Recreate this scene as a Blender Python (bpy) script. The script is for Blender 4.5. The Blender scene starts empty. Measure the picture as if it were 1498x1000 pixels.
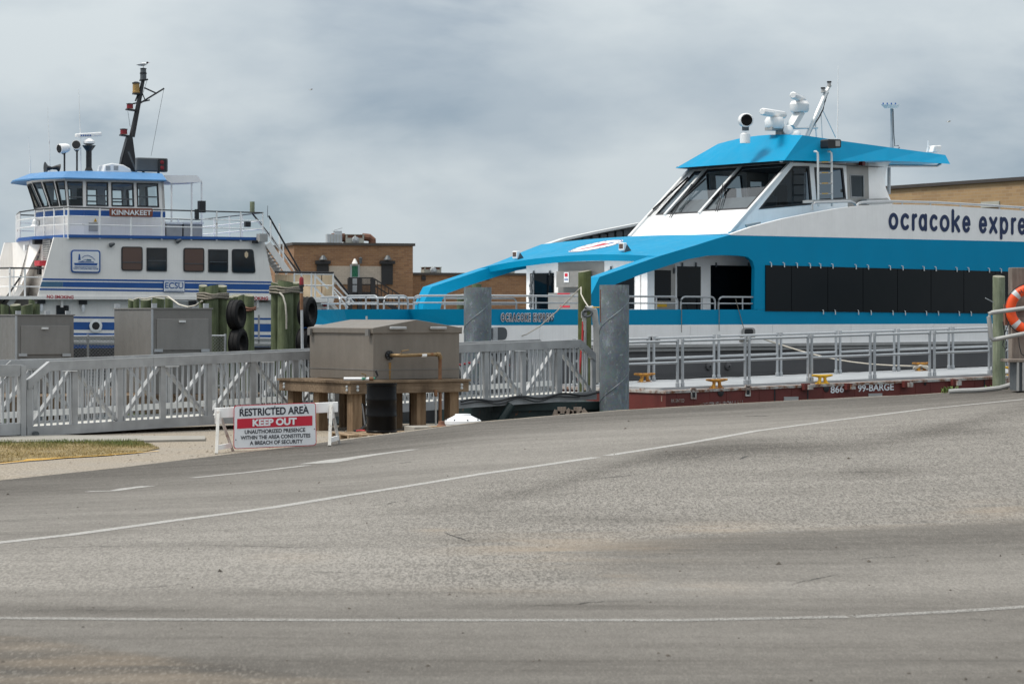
import bpy, bmesh, math, random
import numpy as np
from mathutils import Vector, Matrix
random.seed(7)
V = Vector
R = math.radians

# ------------------------------------------------------------------ camera
F, HOR, CX, EYE = 3537.0, 460.0, 749.0, 2.1
scene = bpy.context.scene
cam_d = bpy.data.cameras.new("camera")
cam = bpy.data.objects.new("camera", cam_d)
scene.collection.objects.link(cam)
cam.location = (0, 0, EYE)
cam.rotation_euler = (R(90), 0, 0)
cam_d.sensor_width = 36.0
cam_d.lens = F / 1498.0 * 36.0
cam_d.shift_y = (HOR - 500.0) / 1498.0
cam_d.clip_start = 0.5
cam_d.clip_end = 9000.0
cam_d.dof.use_dof = True
cam_d.dof.focus_distance = 46.0
cam_d.dof.aperture_fstop = 7.1
scene.camera = cam
scene.render.resolution_x, scene.render.resolution_y = 1024, 683

# ------------------------------------------------------------------ light
SUN_EL, SUN_AZ = 60.0, -106.0           # azimuth measured from the view direction, positive to the right
sun_d = bpy.data.lights.new("sun", 'SUN')
sun_d.energy = 2.0
sun_d.angle = R(14)
sun_d.color = (1.0, 0.94, 0.85)
sun = bpy.data.objects.new("sun", sun_d)
scene.collection.objects.link(sun)
to_sun = V((math.sin(R(SUN_AZ)) * math.cos(R(SUN_EL)), math.cos(R(SUN_AZ)) * math.cos(R(SUN_EL)), math.sin(R(SUN_EL))))
sun.rotation_euler = to_sun.to_track_quat('Z', 'Y').to_euler()
sun.location = to_sun * 60

world = bpy.data.worlds.new("World")
scene.world = world
world.use_nodes = True
wn, wl = world.node_tree.nodes, world.node_tree.links
wn.clear()
w_out = wn.new('ShaderNodeOutputWorld')
w_bg = wn.new('ShaderNodeBackground')
w_sky = wn.new('ShaderNodeTexSky')
w_sky.sky_type = 'NISHITA'
w_sky.sun_disc = False
w_sky.sun_elevation = R(SUN_EL)
w_sky.sun_rotation = R(SUN_AZ)
w_sky.air_density, w_sky.dust_density, w_sky.ozone_density = 1.0, 0.0, 2.5
w_tc = wn.new('ShaderNodeTexCoord')
w_map = wn.new('ShaderNodeMapping')
w_map.inputs['Scale'].default_value = (1.0, 1.0, 2.3)
w_map.inputs['Location'].default_value = (3.7, 1.3, 0.55)
wl.new(w_tc.outputs['Generated'], w_map.inputs['Vector'])
w_n1 = wn.new('ShaderNodeTexNoise')
w_n1.inputs['Scale'].default_value = 6.0
w_n1.inputs['Detail'].default_value = 7.0
w_n1.inputs['Roughness'].default_value = 0.52
w_n1.inputs['Distortion'].default_value = 0.25
wl.new(w_map.outputs['Vector'], w_n1.inputs['Vector'])
w_ramp = wn.new('ShaderNodeValToRGB')
w_ramp.color_ramp.interpolation = 'EASE'
w_ramp.color_ramp.elements[0].position = 0.30
w_ramp.color_ramp.elements[0].color = (0.40, 0.40, 0.40, 1)
w_ramp.color_ramp.elements[1].position = 0.56
w_ramp.color_ramp.elements[1].color = (1, 1, 1, 1)
wl.new(w_n1.outputs['Fac'], w_ramp.inputs['Fac'])
w_n2 = wn.new('ShaderNodeTexNoise')
w_n2.inputs['Scale'].default_value = 7.5
w_n2.inputs['Detail'].default_value = 6.0
wl.new(w_map.outputs['Vector'], w_n2.inputs['Vector'])
w_r2 = wn.new('ShaderNodeValToRGB')
w_r2.color_ramp.elements[0].position = 0.36
w_r2.color_ramp.elements[0].color = (2.85, 3.5, 4.08, 1)
w_r2.color_ramp.elements[1].position = 0.62
w_r2.color_ramp.elements[1].color = (4.55, 5.1, 5.4, 1)
wl.new(w_n2.outputs['Fac'], w_r2.inputs['Fac'])
w_mul = wn.new('ShaderNodeMix')
w_mul.data_type, w_mul.blend_type = 'RGBA', 'MULTIPLY'
w_mul.inputs[0].default_value = 1.0
wl.new(w_sky.outputs['Color'], w_mul.inputs[6])
w_mul.inputs[7].default_value = (0.20, 0.29, 0.40, 1)
w_mix = wn.new('ShaderNodeMix')
w_mix.data_type = 'RGBA'
wl.new(w_ramp.outputs['Color'], w_mix.inputs[0])
wl.new(w_mul.outputs[2], w_mix.inputs[6])
# overcast dome: brighter towards the zenith, as the standard overcast sky
w_sep = wn.new('ShaderNodeSeparateXYZ')
wl.new(w_tc.outputs['Generated'], w_sep.inputs[0])
w_max = wn.new('ShaderNodeMath'); w_max.operation = 'MAXIMUM'; w_max.inputs[1].default_value = 0.0
wl.new(w_sep.outputs['Z'], w_max.inputs[0])
w_cie = wn.new('ShaderNodeVectorMath'); w_cie.operation = 'SCALE'; w_cie.inputs[0].default_value = (9.4, 9.3, 9.0)
wl.new(w_max.outputs[0], w_cie.inputs['Scale'])
w_scl = wn.new('ShaderNodeVectorMath'); w_scl.operation = 'ADD'
wl.new(w_r2.outputs['Color'], w_scl.inputs[0]); wl.new(w_cie.outputs[0], w_scl.inputs[1])
wl.new(w_scl.outputs[0], w_mix.inputs[7])
wl.new(w_mix.outputs[2], w_bg.inputs['Color'])
w_bg.inputs['Strength'].default_value = 0.077
wl.new(w_bg.outputs['Background'], w_out.inputs['Surface'])

scene.view_settings.view_transform = 'Standard'
scene.view_settings.look = 'None'
scene.view_settings.gamma = 1.0
scene.view_settings.use_curve_mapping = False
scene.view_settings.exposure = 0.62

# ------------------------------------------------------------------ coordinates
def P(px, py, D):
    return V(((px - CX) / F * D, D, EYE - (py - HOR) / F * D))

class Frame:
    """Local frame of a thing: a along its side, b away from the camera, z up."""
    def __init__(s, px, D, alpha, zb=0.0):
        s.O = V(((px - CX) / F * D, D, 0))
        s.u = V((math.sin(R(alpha)), math.cos(R(alpha)), 0))
        s.v = V((-math.cos(R(alpha)), math.sin(R(alpha)), 0))
        s.rot = math.atan2(s.u.y, s.u.x)
    def _hit(s, px, py, n, d):
        r = V(((px - CX) / F, 1.0, -(py - HOR) / F))
        E = V((0, 0, EYE))
        lam = (d - (E - s.O).dot(n)) / r.dot(n)
        w = E + r * lam - s.O
        return V((w.dot(s.u), w.dot(s.v), w.z))
    def side(s, px, py, b=0.0): return s._hit(px, py, s.v, b)
    def front(s, px, py, a=0.0): return s._hit(px, py, s.u, a)
    def flat(s, px, py, z=0.0): return s._hit(px, py, V((0, 0, 1)), z)
    def world(s, p): return s.O + s.u * p[0] + s.v * p[1] + V((0, 0, p[2]))
    def local(s, w):
        d = V(w) - s.O
        return V((d.dot(s.u), d.dot(s.v), d.z))

# ------------------------------------------------------------------ mesh builder
def link(o):
    scene.collection.objects.link(o)
    return o

class MB:
    def __init__(s): s.v, s.f = [], []
    def add(s, pts, faces):
        k = len(s.v)
        s.v += [tuple(p) for p in pts]
        s.f += [tuple(i + k for i in f) for f in faces]
        return s
    def poly(s, pts): return s.add(pts, [tuple(range(len(pts)))])
    def box(s, x0, x1, y0, y1, z0, z1):
        return s.add([(x0,y0,z0),(x1,y0,z0),(x1,y1,z0),(x0,y1,z0),(x0,y0,z1),(x1,y0,z1),(x1,y1,z1),(x0,y1,z1)],
                     [(0,3,2,1),(4,5,6,7),(0,1,5,4),(1,2,6,5),(2,3,7,6),(3,0,4,7)])
    def prism(s, pts, d):
        n = len(pts); d = V(d)
        return s.add([V(p) for p in pts] + [V(p) + d for p in pts],
                     [tuple(range(n))[::-1], tuple(range(n, 2*n))] + [(i, (i+1) % n, n + (i+1) % n, n + i) for i in range(n)])
    def loft(s, rings, cap=True, closed=True):
        n = len(rings[0]); pts = [p for r in rings for p in r]; fs = []
        for k in range(len(rings) - 1):
            for i in range(n if closed else n - 1):
                j = (i + 1) % n
                fs.append((k*n + i, k*n + j, (k+1)*n + j, (k+1)*n + i))
        if cap: fs += [tuple(range(n))[::-1], tuple(range((len(rings)-1)*n, len(rings)*n))]
        return s.add(pts, fs)
    def tube(s, pts, r, n=8, cap=True):
        pts = [V(p) for p in pts]; rings = []
        rr = r if isinstance(r, (list, tuple)) else [r] * len(pts)
        for i, p in enumerate(pts):
            d = (pts[min(i+1, len(pts)-1)] - pts[max(i-1, 0)]).normalized()
            ref = V((0,0,1)) if abs(d.z) < 0.9 else V((1,0,0))
            x = d.cross(ref).normalized(); y = x.cross(d).normalized()
            rings.append([p + (x * math.cos(t) + y * math.sin(t)) * rr[i] for t in [2*math.pi*k/n for k in range(n)]])
        return s.loft(rings, cap)
    def cyl(s, p0, p1, r0, r1=None, n=16): return s.tube([p0, p1], [r0, r0 if r1 is None else r1], n)
    def lathe(s, c, prof, n=20, axis=(0,0,1)):
        c = V(c); q = V((0,0,1)).rotation_difference(V(axis))
        rings = [[c + q @ V((r*math.cos(2*math.pi*k/n), r*math.sin(2*math.pi*k/n), z)) for k in range(n)] for r, z in prof]
        return s.loft(rings)
    def bar(s, p0, p1, w, h, up=(0,0,1)):
        p0, p1 = V(p0), V(p1); d = (p1 - p0).normalized(); x = d.cross(V(up)).normalized(); y = x.cross(d).normalized()
        q = [x*w/2 + y*h/2, -x*w/2 + y*h/2, -x*w/2 - y*h/2, x*w/2 - y*h/2]
        return s.loft([[p0 + k for k in q], [p1 + k for k in q]])
    def holed(s, outer, inner, d=None):
        """flat ring between two quads; with d also extruded to thickness"""
        n = len(outer)
        if d is None:
            return s.add(list(outer) + list(inner), [(i, (i+1) % n, n + (i+1) % n, n + i) for i in range(n)])
        d = V(d); o2 = [V(p) + d for p in outer]; i2 = [V(p) + d for p in inner]
        fs = []
        for i in range(n):
            j = (i+1) % n
            fs += [(i, j, n+j, n+i), (2*n+i, 3*n+i, 3*n+j, 2*n+j), (i, 2*n+i, 2*n+j, j), (n+i, n+j, 3*n+j, 3*n+i)]
        return s.add(list(outer) + list(inner) + o2 + i2, fs)
    def build(s, name, mat, parent=None, smooth=False, bevel=0.0, recalc=True, kind=None, label=None):
        me = bpy.data.meshes.new(name)
        me.from_pydata(s.v, [], s.f)
        if recalc:
            bm = bmesh.new(); bm.from_mesh(me)
            bmesh.ops.recalc_face_normals(bm, faces=bm.faces[:])
            bm.to_mesh(me); bm.free()
        if smooth:
            me.polygons.foreach_set('use_smooth', [True] * len(me.polygons))
            me.set_sharp_from_angle(angle=R(38))
        me.materials.append(mat)
        o = link(bpy.data.objects.new(name, me))
        o.parent = parent
        if bevel:
            m = o.modifiers.new('edge', 'BEVEL'); m.width = bevel; m.segments = 2; m.limit_method = 'ANGLE'; m.angle_limit = R(40)
        if kind: o['kind'] = kind
        if label: o['label'] = label
        return o

def tag(o, label=None, cat=None, group=None, kind=None):
    if label: o['label'] = label
    if cat: o['category'] = cat
    if group: o['group'] = group
    if kind: o['kind'] = kind
    return o

def thing(name, label, cat, frame=None, loc=None, rot=0.0, group=None):
    o = link(bpy.data.objects.new(name, None))
    o.empty_display_size = 0.2
    if frame is not None:
        o.location = frame.O; o.rotation_euler = (0, 0, frame.rot)
    else:
        o.location = loc or (0, 0, 0); o.rotation_euler = (0, 0, rot)
    return tag(o, label, cat, group)

def copy_tree(o, parent=None):
    c = link(o.copy()); c.parent = parent
    for ch in [x for x in bpy.data.objects if x.parent == o and x != c]:
        copy_tree(ch, c)
    return c

def inst(src, parent, loc=(0,0,0), rotz=0.0, scale=None):
    """another copy of an alike piece, sharing its mesh"""
    c = link(src.copy()); c.parent = parent; c.location = loc; c.rotation_euler = (0, 0, rotz)
    if scale: c.scale = scale
    return c

def arc_pts(c, r, a0, a1, n, ex, ey):
    c, ex, ey = V(c), V(ex), V(ey)
    return [c + ex * (r*math.cos(R(a0 + (a1-a0)*i/n))) + ey * (r*math.sin(R(a0 + (a1-a0)*i/n))) for i in range(n+1)]

def round_poly(pts, r, n=4):
    """polygon with rounded corners"""
    pts = [V(p) for p in pts]; out = []; k = len(pts)
    for i in range(k):
        p, a, b = pts[i], pts[i-1], pts[(i+1) % k]
        da, db = (a-p), (b-p); ra = min(r, da.length*.45); rb = min(r, db.length*.45)
        s, e = p + da.normalized()*ra, p + db.normalized()*rb
        for j in range(n+1):
            t = j/n
            out.append(s*(1-t)**2 + p*(2*t*(1-t)) + e*t*t)
    return out

# ------------------------------------------------------------------ lettering
def text_data(body, bold=0.0, spacing=1.0):
    cu = bpy.data.curves.new('lettering', 'FONT')
    cu.body = body; cu.size = 1.0; cu.offset = bold; cu.space_character = spacing
    cu.fill_mode = 'FRONT'; cu.resolution_u = 4
    o = bpy.data.objects.new('lettering', cu); link(o)
    dg = bpy.context.evaluated_depsgraph_get()
    me = bpy.data.meshes.new_from_object(o.evaluated_get(dg))
    vs = [tuple(v.co[:2]) for v in me.vertices]; fs = [tuple(p.vertices) for p in me.polygons]
    bpy.data.objects.remove(o); bpy.data.curves.remove(cu); bpy.data.meshes.remove(me)
    x0, x1 = min(v[0] for v in vs), max(v[0] for v in vs); y0, y1 = min(v[1] for v in vs), max(v[1] for v in vs)
    return [((x-x0)/(x1-x0), (y-y0)/(y1-y0)) for x, y in vs], fs

def lettering(body, corners, mat, parent, name='lettering', bold=0.012, spacing=1.0, off=(0,0,0)):
    """letters stretched over a quad: corners = bottom left, bottom right, top right, top left"""
    vs, fs = text_data(body, bold, spacing)
    bl, br, tr, tl = [V(c) + V(off) for c in corners]
    pts = [(bl*(1-x) + br*x)*(1-y) + (tl*(1-x) + tr*x)*y for x, y in vs]
    m = MB(); m.add(pts, fs)
    return m.build(name, mat, parent, recalc=False)
# ------------------------------------------------------------------ materials
def new_mat(name):
    m = bpy.data.materials.new(name); m.use_nodes = True
    nt = m.node_tree; b = nt.nodes['Principled BSDF']
    return m, nt, b

def N(nt, typ, **kw):
    n = nt.nodes.new(typ)
    for k, v in kw.items():
        if k in n.inputs: n.inputs[k].default_value = v
        else: setattr(n, k, v)
    return n

def rgba(c): return (c[0], c[1], c[2], 1.0)

def mixc(nt, fac, a, b, blend='MIX'):
    n = nt.nodes.new('ShaderNodeMix'); n.data_type = 'RGBA'; n.blend_type = blend
    for i, x in ((0, fac), (6, a), (7, b)):
        if hasattr(x, 'is_linked'): nt.links.new(x, n.inputs[i])
        elif i == 0: n.inputs[0].default_value = x
        else: n.inputs[i].default_value = rgba(x)
    return n.outputs[2]

def ramp(nt, src, p0, p1, c0=(0,0,0), c1=(1,1,1)):
    n = nt.nodes.new('ShaderNodeValToRGB')
    n.color_ramp.elements[0].position = p0; n.color_ramp.elements[1].position = p1
    n.color_ramp.elements[0].color = rgba(c0); n.color_ramp.elements[1].color = rgba(c1)
    nt.links.new(src, n.inputs['Fac'])
    return n.outputs['Color']

def noise(nt, scale, detail=4, rough=0.55, stretch=None, dist=0.0, space='Object'):
    tc = nt.nodes.new('ShaderNodeTexCoord'); src = tc.outputs[space]
    if stretch:
        mp = nt.nodes.new('ShaderNodeMapping'); mp.inputs['Scale'].default_value = stretch
        nt.links.new(src, mp.inputs['Vector']); src = mp.outputs['Vector']
    n = N(nt, 'ShaderNodeTexNoise', Scale=scale, Detail=detail, Roughness=rough, Distortion=dist)
    nt.links.new(src, n.inputs['Vector'])
    return n.outputs['Fac']

def bump(nt, b, src, strength, dist=0.01):
    n = N(nt, 'ShaderNodeBump', Strength=strength, Distance=dist)
    nt.links.new(src, n.inputs['Height']); nt.links.new(n.outputs['Normal'], b.inputs['Normal'])

def paint(name, col, rough=0.45, metal=0.0, var=0.12, vscale=2.5, streak=0.0, streak_col=(0.25,0.2,0.15), rust=0.0, bmp=0.0, bscale=30, spec=0.5, coat=0.0):
    m, nt, b = new_mat(name)
    dark = tuple(c * (1 - var) for c in col); lite = tuple(min(1, c * (1 + var*.6)) for c in col)
    c = mixc(nt, ramp(nt, noise(nt, vscale, 5), 0.3, 0.7), dark, lite)
    if streak:
        s = ramp(nt, noise(nt, 3.2, 5, 0.6, (5.5, 5.5, 0.28)), 0.52, 0.8, (0,0,0), (streak,)*3)
        c = mixc(nt, s, c, streak_col)
    if rust:
        s = ramp(nt, noise(nt, 5.0, 7, 0.68), 0.62 - rust*.25, 0.72 - rust*.15)
        c = mixc(nt, s, c, (0.16, 0.055, 0.018))
    nt.links.new(c, b.inputs['Base Color'])
    b.inputs['Metallic'].default_value = metal
    b.inputs['Specular IOR Level'].default_value = spec
    r = ramp(nt, noise(nt, vscale*4, 3), 0.3, 0.7, (max(0, rough-.08),)*3, (min(1, rough+.1),)*3)
    nt.links.new(r, b.inputs['Roughness'])
    if coat: b.inputs['Coat Weight'].default_value = coat; b.inputs['Coat Roughness'].default_value = 0.15
    if bmp: bump(nt, b, noise(nt, bscale, 4), bmp, 0.01)
    return m

M = {}
M['white_hull'] = paint('white_hull_paint', (0.88,0.875,0.87), 0.42, var=0.05, bmp=0.10, bscale=1.6, streak=0.14, streak_col=(0.42,0.38,0.33))
M['white_old'] = paint('white_ferry_paint', (0.79,0.77,0.745), 0.5, var=0.07, vscale=1.3, streak=0.16, streak_col=(0.36,0.30,0.24))
M['white_clean'] = paint('white_gelcoat', (0.80,0.80,0.80), 0.32, var=0.03)
M['white_rail'] = paint('white_rail_paint', (0.78,0.79,0.79), 0.45, var=0.06, rust=0.05)
M['ferry_blue'] = paint('ferry_blue_paint', (0.0,0.24,0.44), 0.5, var=0.06, vscale=0.8, spec=0.12, bmp=0.12, bscale=1.6)
M['ferry_blue_lit'] = paint('ferry_blue_lit_paint', (0.0,0.375,0.60), 0.42, var=0.06, vscale=1.4, spec=0.35)  # sunlit look of the ferry blue as its own colour; not assigned anywhere
M['deep_blue'] = paint('stripe_blue_paint', (0.012,0.082,0.30), 0.45, var=0.12, vscale=2)
M['faded_blue'] = paint('faded_stripe_blue', (0.055,0.145,0.25), 0.55, var=0.15, vscale=3)
M['roof_blue'] = paint('wheelhouse_roof_blue', (0.06,0.20,0.42), 0.42, var=0.12, vscale=1.5, streak=0.12, streak_col=(0.5,0.6,0.75))
M['navy'] = paint('navy_lettering', (0.006,0.022,0.085), 0.45, var=0.05)
M['black'] = paint('black_paint', (0.012,0.013,0.016), 0.45, var=0.2)
M['drum_black'] = paint('drum_black_enamel', (0.004,0.004,0.0045), 0.35, var=0.3, vscale=5, bmp=0.05, bscale=8, spec=0.12)
M['rubber'] = paint('tyre_rubber', (0.014,0.014,0.015), 0.75, var=0.35, vscale=7, bmp=0.3, bscale=25, spec=0.2)
M['dark_grey'] = paint('dark_grey_paint', (0.075,0.085,0.095), 0.5, var=0.12)
M['red_text'] = paint('red_lettering', (0.42,0.02,0.035), 0.5, var=0.06)
M['sign_red'] = paint('sign_red_print', (0.50,0.012,0.035), 0.45, var=0.06)
M['sign_white'] = paint('sign_white_face', (0.72,0.74,0.77), 0.38, var=0.04, vscale=4, streak=0.08)
M['sign_black'] = paint('sign_black_print', (0.015,0.018,0.03), 0.45, var=0.1)
M['red_lamp'] = paint('red_lens', (0.20,0.008,0.014), 0.2, var=0.1)
M['amber_lamp'] = paint('amber_lens', (0.36,0.22,0.07), 0.3, var=0.15)
M['board_brown'] = paint('carved_brown_board', (0.20,0.055,0.028), 0.55, var=0.2)
M['alu'] = paint('aluminium_pipe', (0.42,0.44,0.46), 0.45, metal=0.45, var=0.07, vscale=6)
M['alu_walk'] = paint('weathered_aluminium', (0.36,0.37,0.38), 0.55, metal=0.3, var=0.22, vscale=3.0, streak=0.25, streak_col=(0.17,0.17,0.17))
M['alu_light'] = paint('bright_aluminium', (0.68,0.69,0.69), 0.45, metal=0.3, var=0.08)
M['deck_grate'] = paint('pale_deck_panel', (0.52,0.54,0.57), 0.6, var=0.12, vscale=4)
M['walk_deck'] = paint('walkway_deck', (0.58,0.57,0.53), 0.7, var=0.1, vscale=5)
M['hull_grey'] = paint('hull_grey_paint', (0.105,0.104,0.108), 0.55, var=0.10, vscale=1.2, streak=0.10, streak_col=(0.16,0.15,0.14))
M['rub_grey'] = paint('rub_rail_grey', (0.34,0.34,0.335), 0.55, var=0.12, vscale=4)
M['hull_black'] = paint('hull_black_paint', (0.016,0.016,0.018), 0.6, var=0.2)
M['stainless_wall'] = paint('brushed_stainless', (0.34,0.325,0.305), 0.4, metal=0.6, var=0.10, vscale=3)
M['yellow'] = paint('yellow_cleat_paint', (0.62,0.36,0.015), 0.5, var=0.15, rust=0.15)
M['yellow_rust'] = paint('rusty_yellow_paint', (0.50,0.24,0.02), 0.6, var=0.25, rust=0.75)
M['teal_steel'] = paint('teal_steel', (0.007,0.022,0.022), 0.5, var=0.3, rust=0.1)
M['rope'] = paint('pale_rope', (0.52,0.49,0.43), 0.9, var=0.2, vscale=30)
M['rope_grey'] = paint('weathered_rope', (0.22,0.20,0.165), 0.9, var=0.3, vscale=25)
M['plastic_white'] = paint('white_plastic', (0.74,0.75,0.77), 0.4, var=0.05)
M['orange'] = paint('life_ring_orange', (0.82,0.085,0.012), 0.45, var=0.06)
M['reflect'] = paint('reflective_tape', (0.55,0.57,0.58), 0.35, var=0.06)
M['brass'] = paint('tarnished_bronze', (0.24,0.165,0.085), 0.45, metal=0.65, var=0.3, vscale=9, rust=0.3)
M['hvac'] = paint('hvac_casing', (0.42,0.42,0.37), 0.6, var=0.15, streak=0.15, vscale=1)
M['hvac_rust'] = paint('rusty_louvre', (0.17,0.075,0.045), 0.75, var=0.3, vscale=3)
M['hvac_metal'] = paint('galvanised_duct', (0.50,0.53,0.55), 0.45, metal=0.4, var=0.12)
M['roof_edge'] = paint('roof_edge_metal', (0.055,0.048,0.045), 0.6, var=0.15)
M['white_brick'] = None
M['shutter'] = paint('black_shutter', (0.016,0.016,0.019), 0.6, var=0.2)
M['door_grey'] = paint('grey_door', (0.38,0.40,0.42), 0.5, var=0.06)
M['door_green'] = paint('green_door_glass', (0.012,0.14,0.075), 0.3, var=0.1)
M['ply'] = paint('rust_stained_panel', (0.60,0.48,0.33), 0.75, var=0.22, vscale=2.2, streak=0.55, streak_col=(0.36,0.17,0.06))
M['interior'] = paint('interior_dark', (0.035,0.038,0.042), 0.7, var=0.1)
M['skin_grey'] = paint('grey_metal_roof', (0.17,0.165,0.165), 0.6, var=0.15)
M['red_wall'] = paint('faded_red_panel', (0.24,0.07,0.06), 0.6, var=0.1)
M['concrete'] = paint('concrete_slab', (0.28,0.265,0.235), 0.85, var=0.15, vscale=3, bmp=0.3, bscale=40)
M['coil_grey'] = paint('grey_hose', (0.33,0.335,0.33), 0.55, var=0.12, vscale=8)
M['red_hose'] = paint('red_hose', (0.40,0.02,0.025), 0.5, var=0.1)
M['green_fit'] = paint('green_hose', (0.05,0.25,0.17), 0.5, var=0.1)
M['copper_pipe'] = paint('rusty_pipe', (0.20,0.105,0.055), 0.55, metal=0.3, var=0.3, vscale=9, rust=0.5)

def glass(name, tint=(0.75,0.8,0.82), rough=0.02, ior=1.5, clear=0.85):
    m, nt, b = new_mat(name)
    nt.nodes.remove(b)
    out = nt.nodes['Material Output']
    tr = N(nt, 'ShaderNodeBsdfTransparent', Color=rgba(tint)); gl = N(nt, 'ShaderNodeBsdfGlossy', Roughness=rough)
    gl.inputs['Color'].default_value = (0.9, 0.92, 0.95, 1)
    fr = nt.nodes.new('ShaderNodeFresnel'); mx = nt.nodes.new('ShaderNodeMixShader')
    geo = nt.nodes.new('ShaderNodeNewGeometry'); pw = N(nt, 'ShaderNodeMapRange')          # same reflection from either face of the sheet
    pw.inputs['To Min'].default_value = ior; pw.inputs['To Max'].default_value = 1.0/ior
    nt.links.new(geo.outputs['Backfacing'], pw.inputs['Value']); nt.links.new(pw.outputs[0], fr.inputs['IOR'])
    nt.links.new(fr.outputs[0], mx.inputs[0]); nt.links.new(tr.outputs[0], mx.inputs[1]); nt.links.new(gl.outputs[0], mx.inputs[2])
    nt.links.new(mx.outputs[0], out.inputs['Surface'])
    return m
M['glass'] = glass('clear_window_glass', (0.80,0.85,0.86))
M['glass_shaded'] = glass('shaded_side_glass', (0.13,0.16,0.19), ior=1.5)  # darkness from reflection and view angle put into the tint
M['glass_tint'] = glass('tinted_windscreen', (0.42,0.47,0.50), ior=1.52)

def darkglass(name, col, rough=0.06, ior=1.32):
    m, nt, b = new_mat(name)
    b.inputs['Base Color'].default_value = rgba(col); b.inputs['IOR'].default_value = ior
    r = ramp(nt, noise(nt, 3, 3), 0.3, 0.7, (rough*.6,)*3, (rough*1.6,)*3); nt.links.new(r, b.inputs['Roughness'])
    bump(nt, b, noise(nt, 0.9, 2), 0.06, 0.03)
    return m
M['black_glass'] = darkglass('black_cabin_glass', (0.0025,0.004,0.006), 0.04, 1.29)
M['dark_glass'] = darkglass('dark_cabin_glass', (0.018,0.017,0.018), 0.06, 1.45)
M['brown_glass'] = darkglass('brown_reflection_lens_glass', (0.12,0.075,0.06), 0.12, 1.35)  # brown window reflection put into the colour; also tints lamp lenses

def brick_mat(name, c1, c2, mortar, sc=1.0):
    m, nt, b = new_mat(name)
    tc = nt.nodes.new('ShaderNodeTexCoord')
    sep = nt.nodes.new('ShaderNodeSeparateXYZ'); nt.links.new(tc.outputs['Object'], sep.inputs[0])
    add = N(nt, 'ShaderNodeMath', operation='ADD'); nt.links.new(sep.outputs['X'], add.inputs[0]); nt.links.new(sep.outputs['Y'], add.inputs[1])
    cmb = nt.nodes.new('ShaderNodeCombineXYZ'); nt.links.new(add.outputs[0], cmb.inputs[0]); nt.links.new(sep.outputs['Z'], cmb.inputs[1])
    br = nt.nodes.new('ShaderNodeTexBrick'); nt.links.new(cmb.outputs[0], br.inputs['Vector'])
    br.inputs['Color1'].default_value = rgba(c1); br.inputs['Color2'].default_value = rgba(c2); br.inputs['Mortar'].default_value = rgba(mortar)
    br.inputs['Scale'].default_value = 1.0; br.inputs['Brick Width'].default_value = 0.42*sc; br.inputs['Row Height'].default_value = 0.14*sc
    br.inputs['Mortar Size'].default_value = 0.012*sc; br.inputs['Bias'].default_value = -0.1
    c = mixc(nt, ramp(nt, noise(nt, 0.5, 5, 0.6, (1,1,2.5)), 0.35, 0.75, (0,0,0), (0.5,)*3), br.outputs['Color'], tuple(x*.62 for x in c1))
    nt.links.new(c, b.inputs['Base Color']); b.inputs['Roughness'].default_value = 0.88
    bump(nt, b, br.outputs['Fac'], -0.4, 0.02)
    return m
M['brick_brown'] = brick_mat('brown_brick', (0.30,0.165,0.085), (0.20,0.10,0.055), (0.27,0.20,0.14))
M['brick_tan'] = brick_mat('tan_brick', (0.40,0.265,0.135), (0.30,0.19,0.10), (0.38,0.29,0.19))
M['brick_white'] = brick_mat('painted_white_brick', (0.50,0.43,0.36), (0.44,0.38,0.32), (0.36,0.31,0.26))

def wood_mat(name, c1, c2, green=0.0, vert=True, sc=1.0):
    m, nt, b = new_mat(name)
    st = (9, 9, 0.5) if vert else (0.6, 9, 9)
    g = noise(nt, 2.6*sc, 7, 0.65, st, 0.3)
    c = mixc(nt, ramp(nt, g, 0.28, 0.72), c1, c2)
    c = mixc(nt, ramp(nt, noise(nt, 1.4, 5, 0.6, (1.5,1.5,0.6)), 0.42, 0.68, (0,0,0), (0.75,)*3), c, tuple(x*.45 for x in c1))
    if green:
        c = mixc(nt, ramp(nt, noise(nt, 3.1, 4), 0.4, 0.75, (0,0,0), (green,)*3), c, (0.16,0.20,0.10))
    nt.links.new(c, b.inputs['Base Color']); b.inputs['Roughness'].default_value = 0.85; b.inputs['Specular IOR Level'].default_value = 0.25
    bump(nt, b, g, 0.6, 0.012)
    return m
M['pile_green'] = wood_mat('treated_pile_timber', (0.075,0.095,0.048), (0.20,0.235,0.145), 0.5)
M['pile_pale'] = wood_mat('pale_treated_pile', (0.15,0.175,0.115), (0.33,0.36,0.265), 0.3)
M['pile_dark'] = wood_mat('dark_green_pile', (0.06,0.07,0.025), (0.13,0.15,0.055), 0.5)
M['pile_top'] = wood_mat('weathered_pile_top', (0.20,0.20,0.155), (0.33,0.32,0.26), 0.2)
M['timber'] = wood_mat('weathered_timber', (0.115,0.078,0.05), (0.26,0.195,0.135), 0, False)
M['timber_post'] = wood_mat('timber_post', (0.14,0.088,0.05), (0.29,0.205,0.13), 0, True)
M['timber_grey'] = wood_mat('grey_timber_post', (0.15,0.12,0.10), (0.29,0.25,0.22), 0, True)
M['pallet'] = wood_mat('pallet_wood', (0.22,0.15,0.09), (0.40,0.30,0.20), 0, False)

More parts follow.
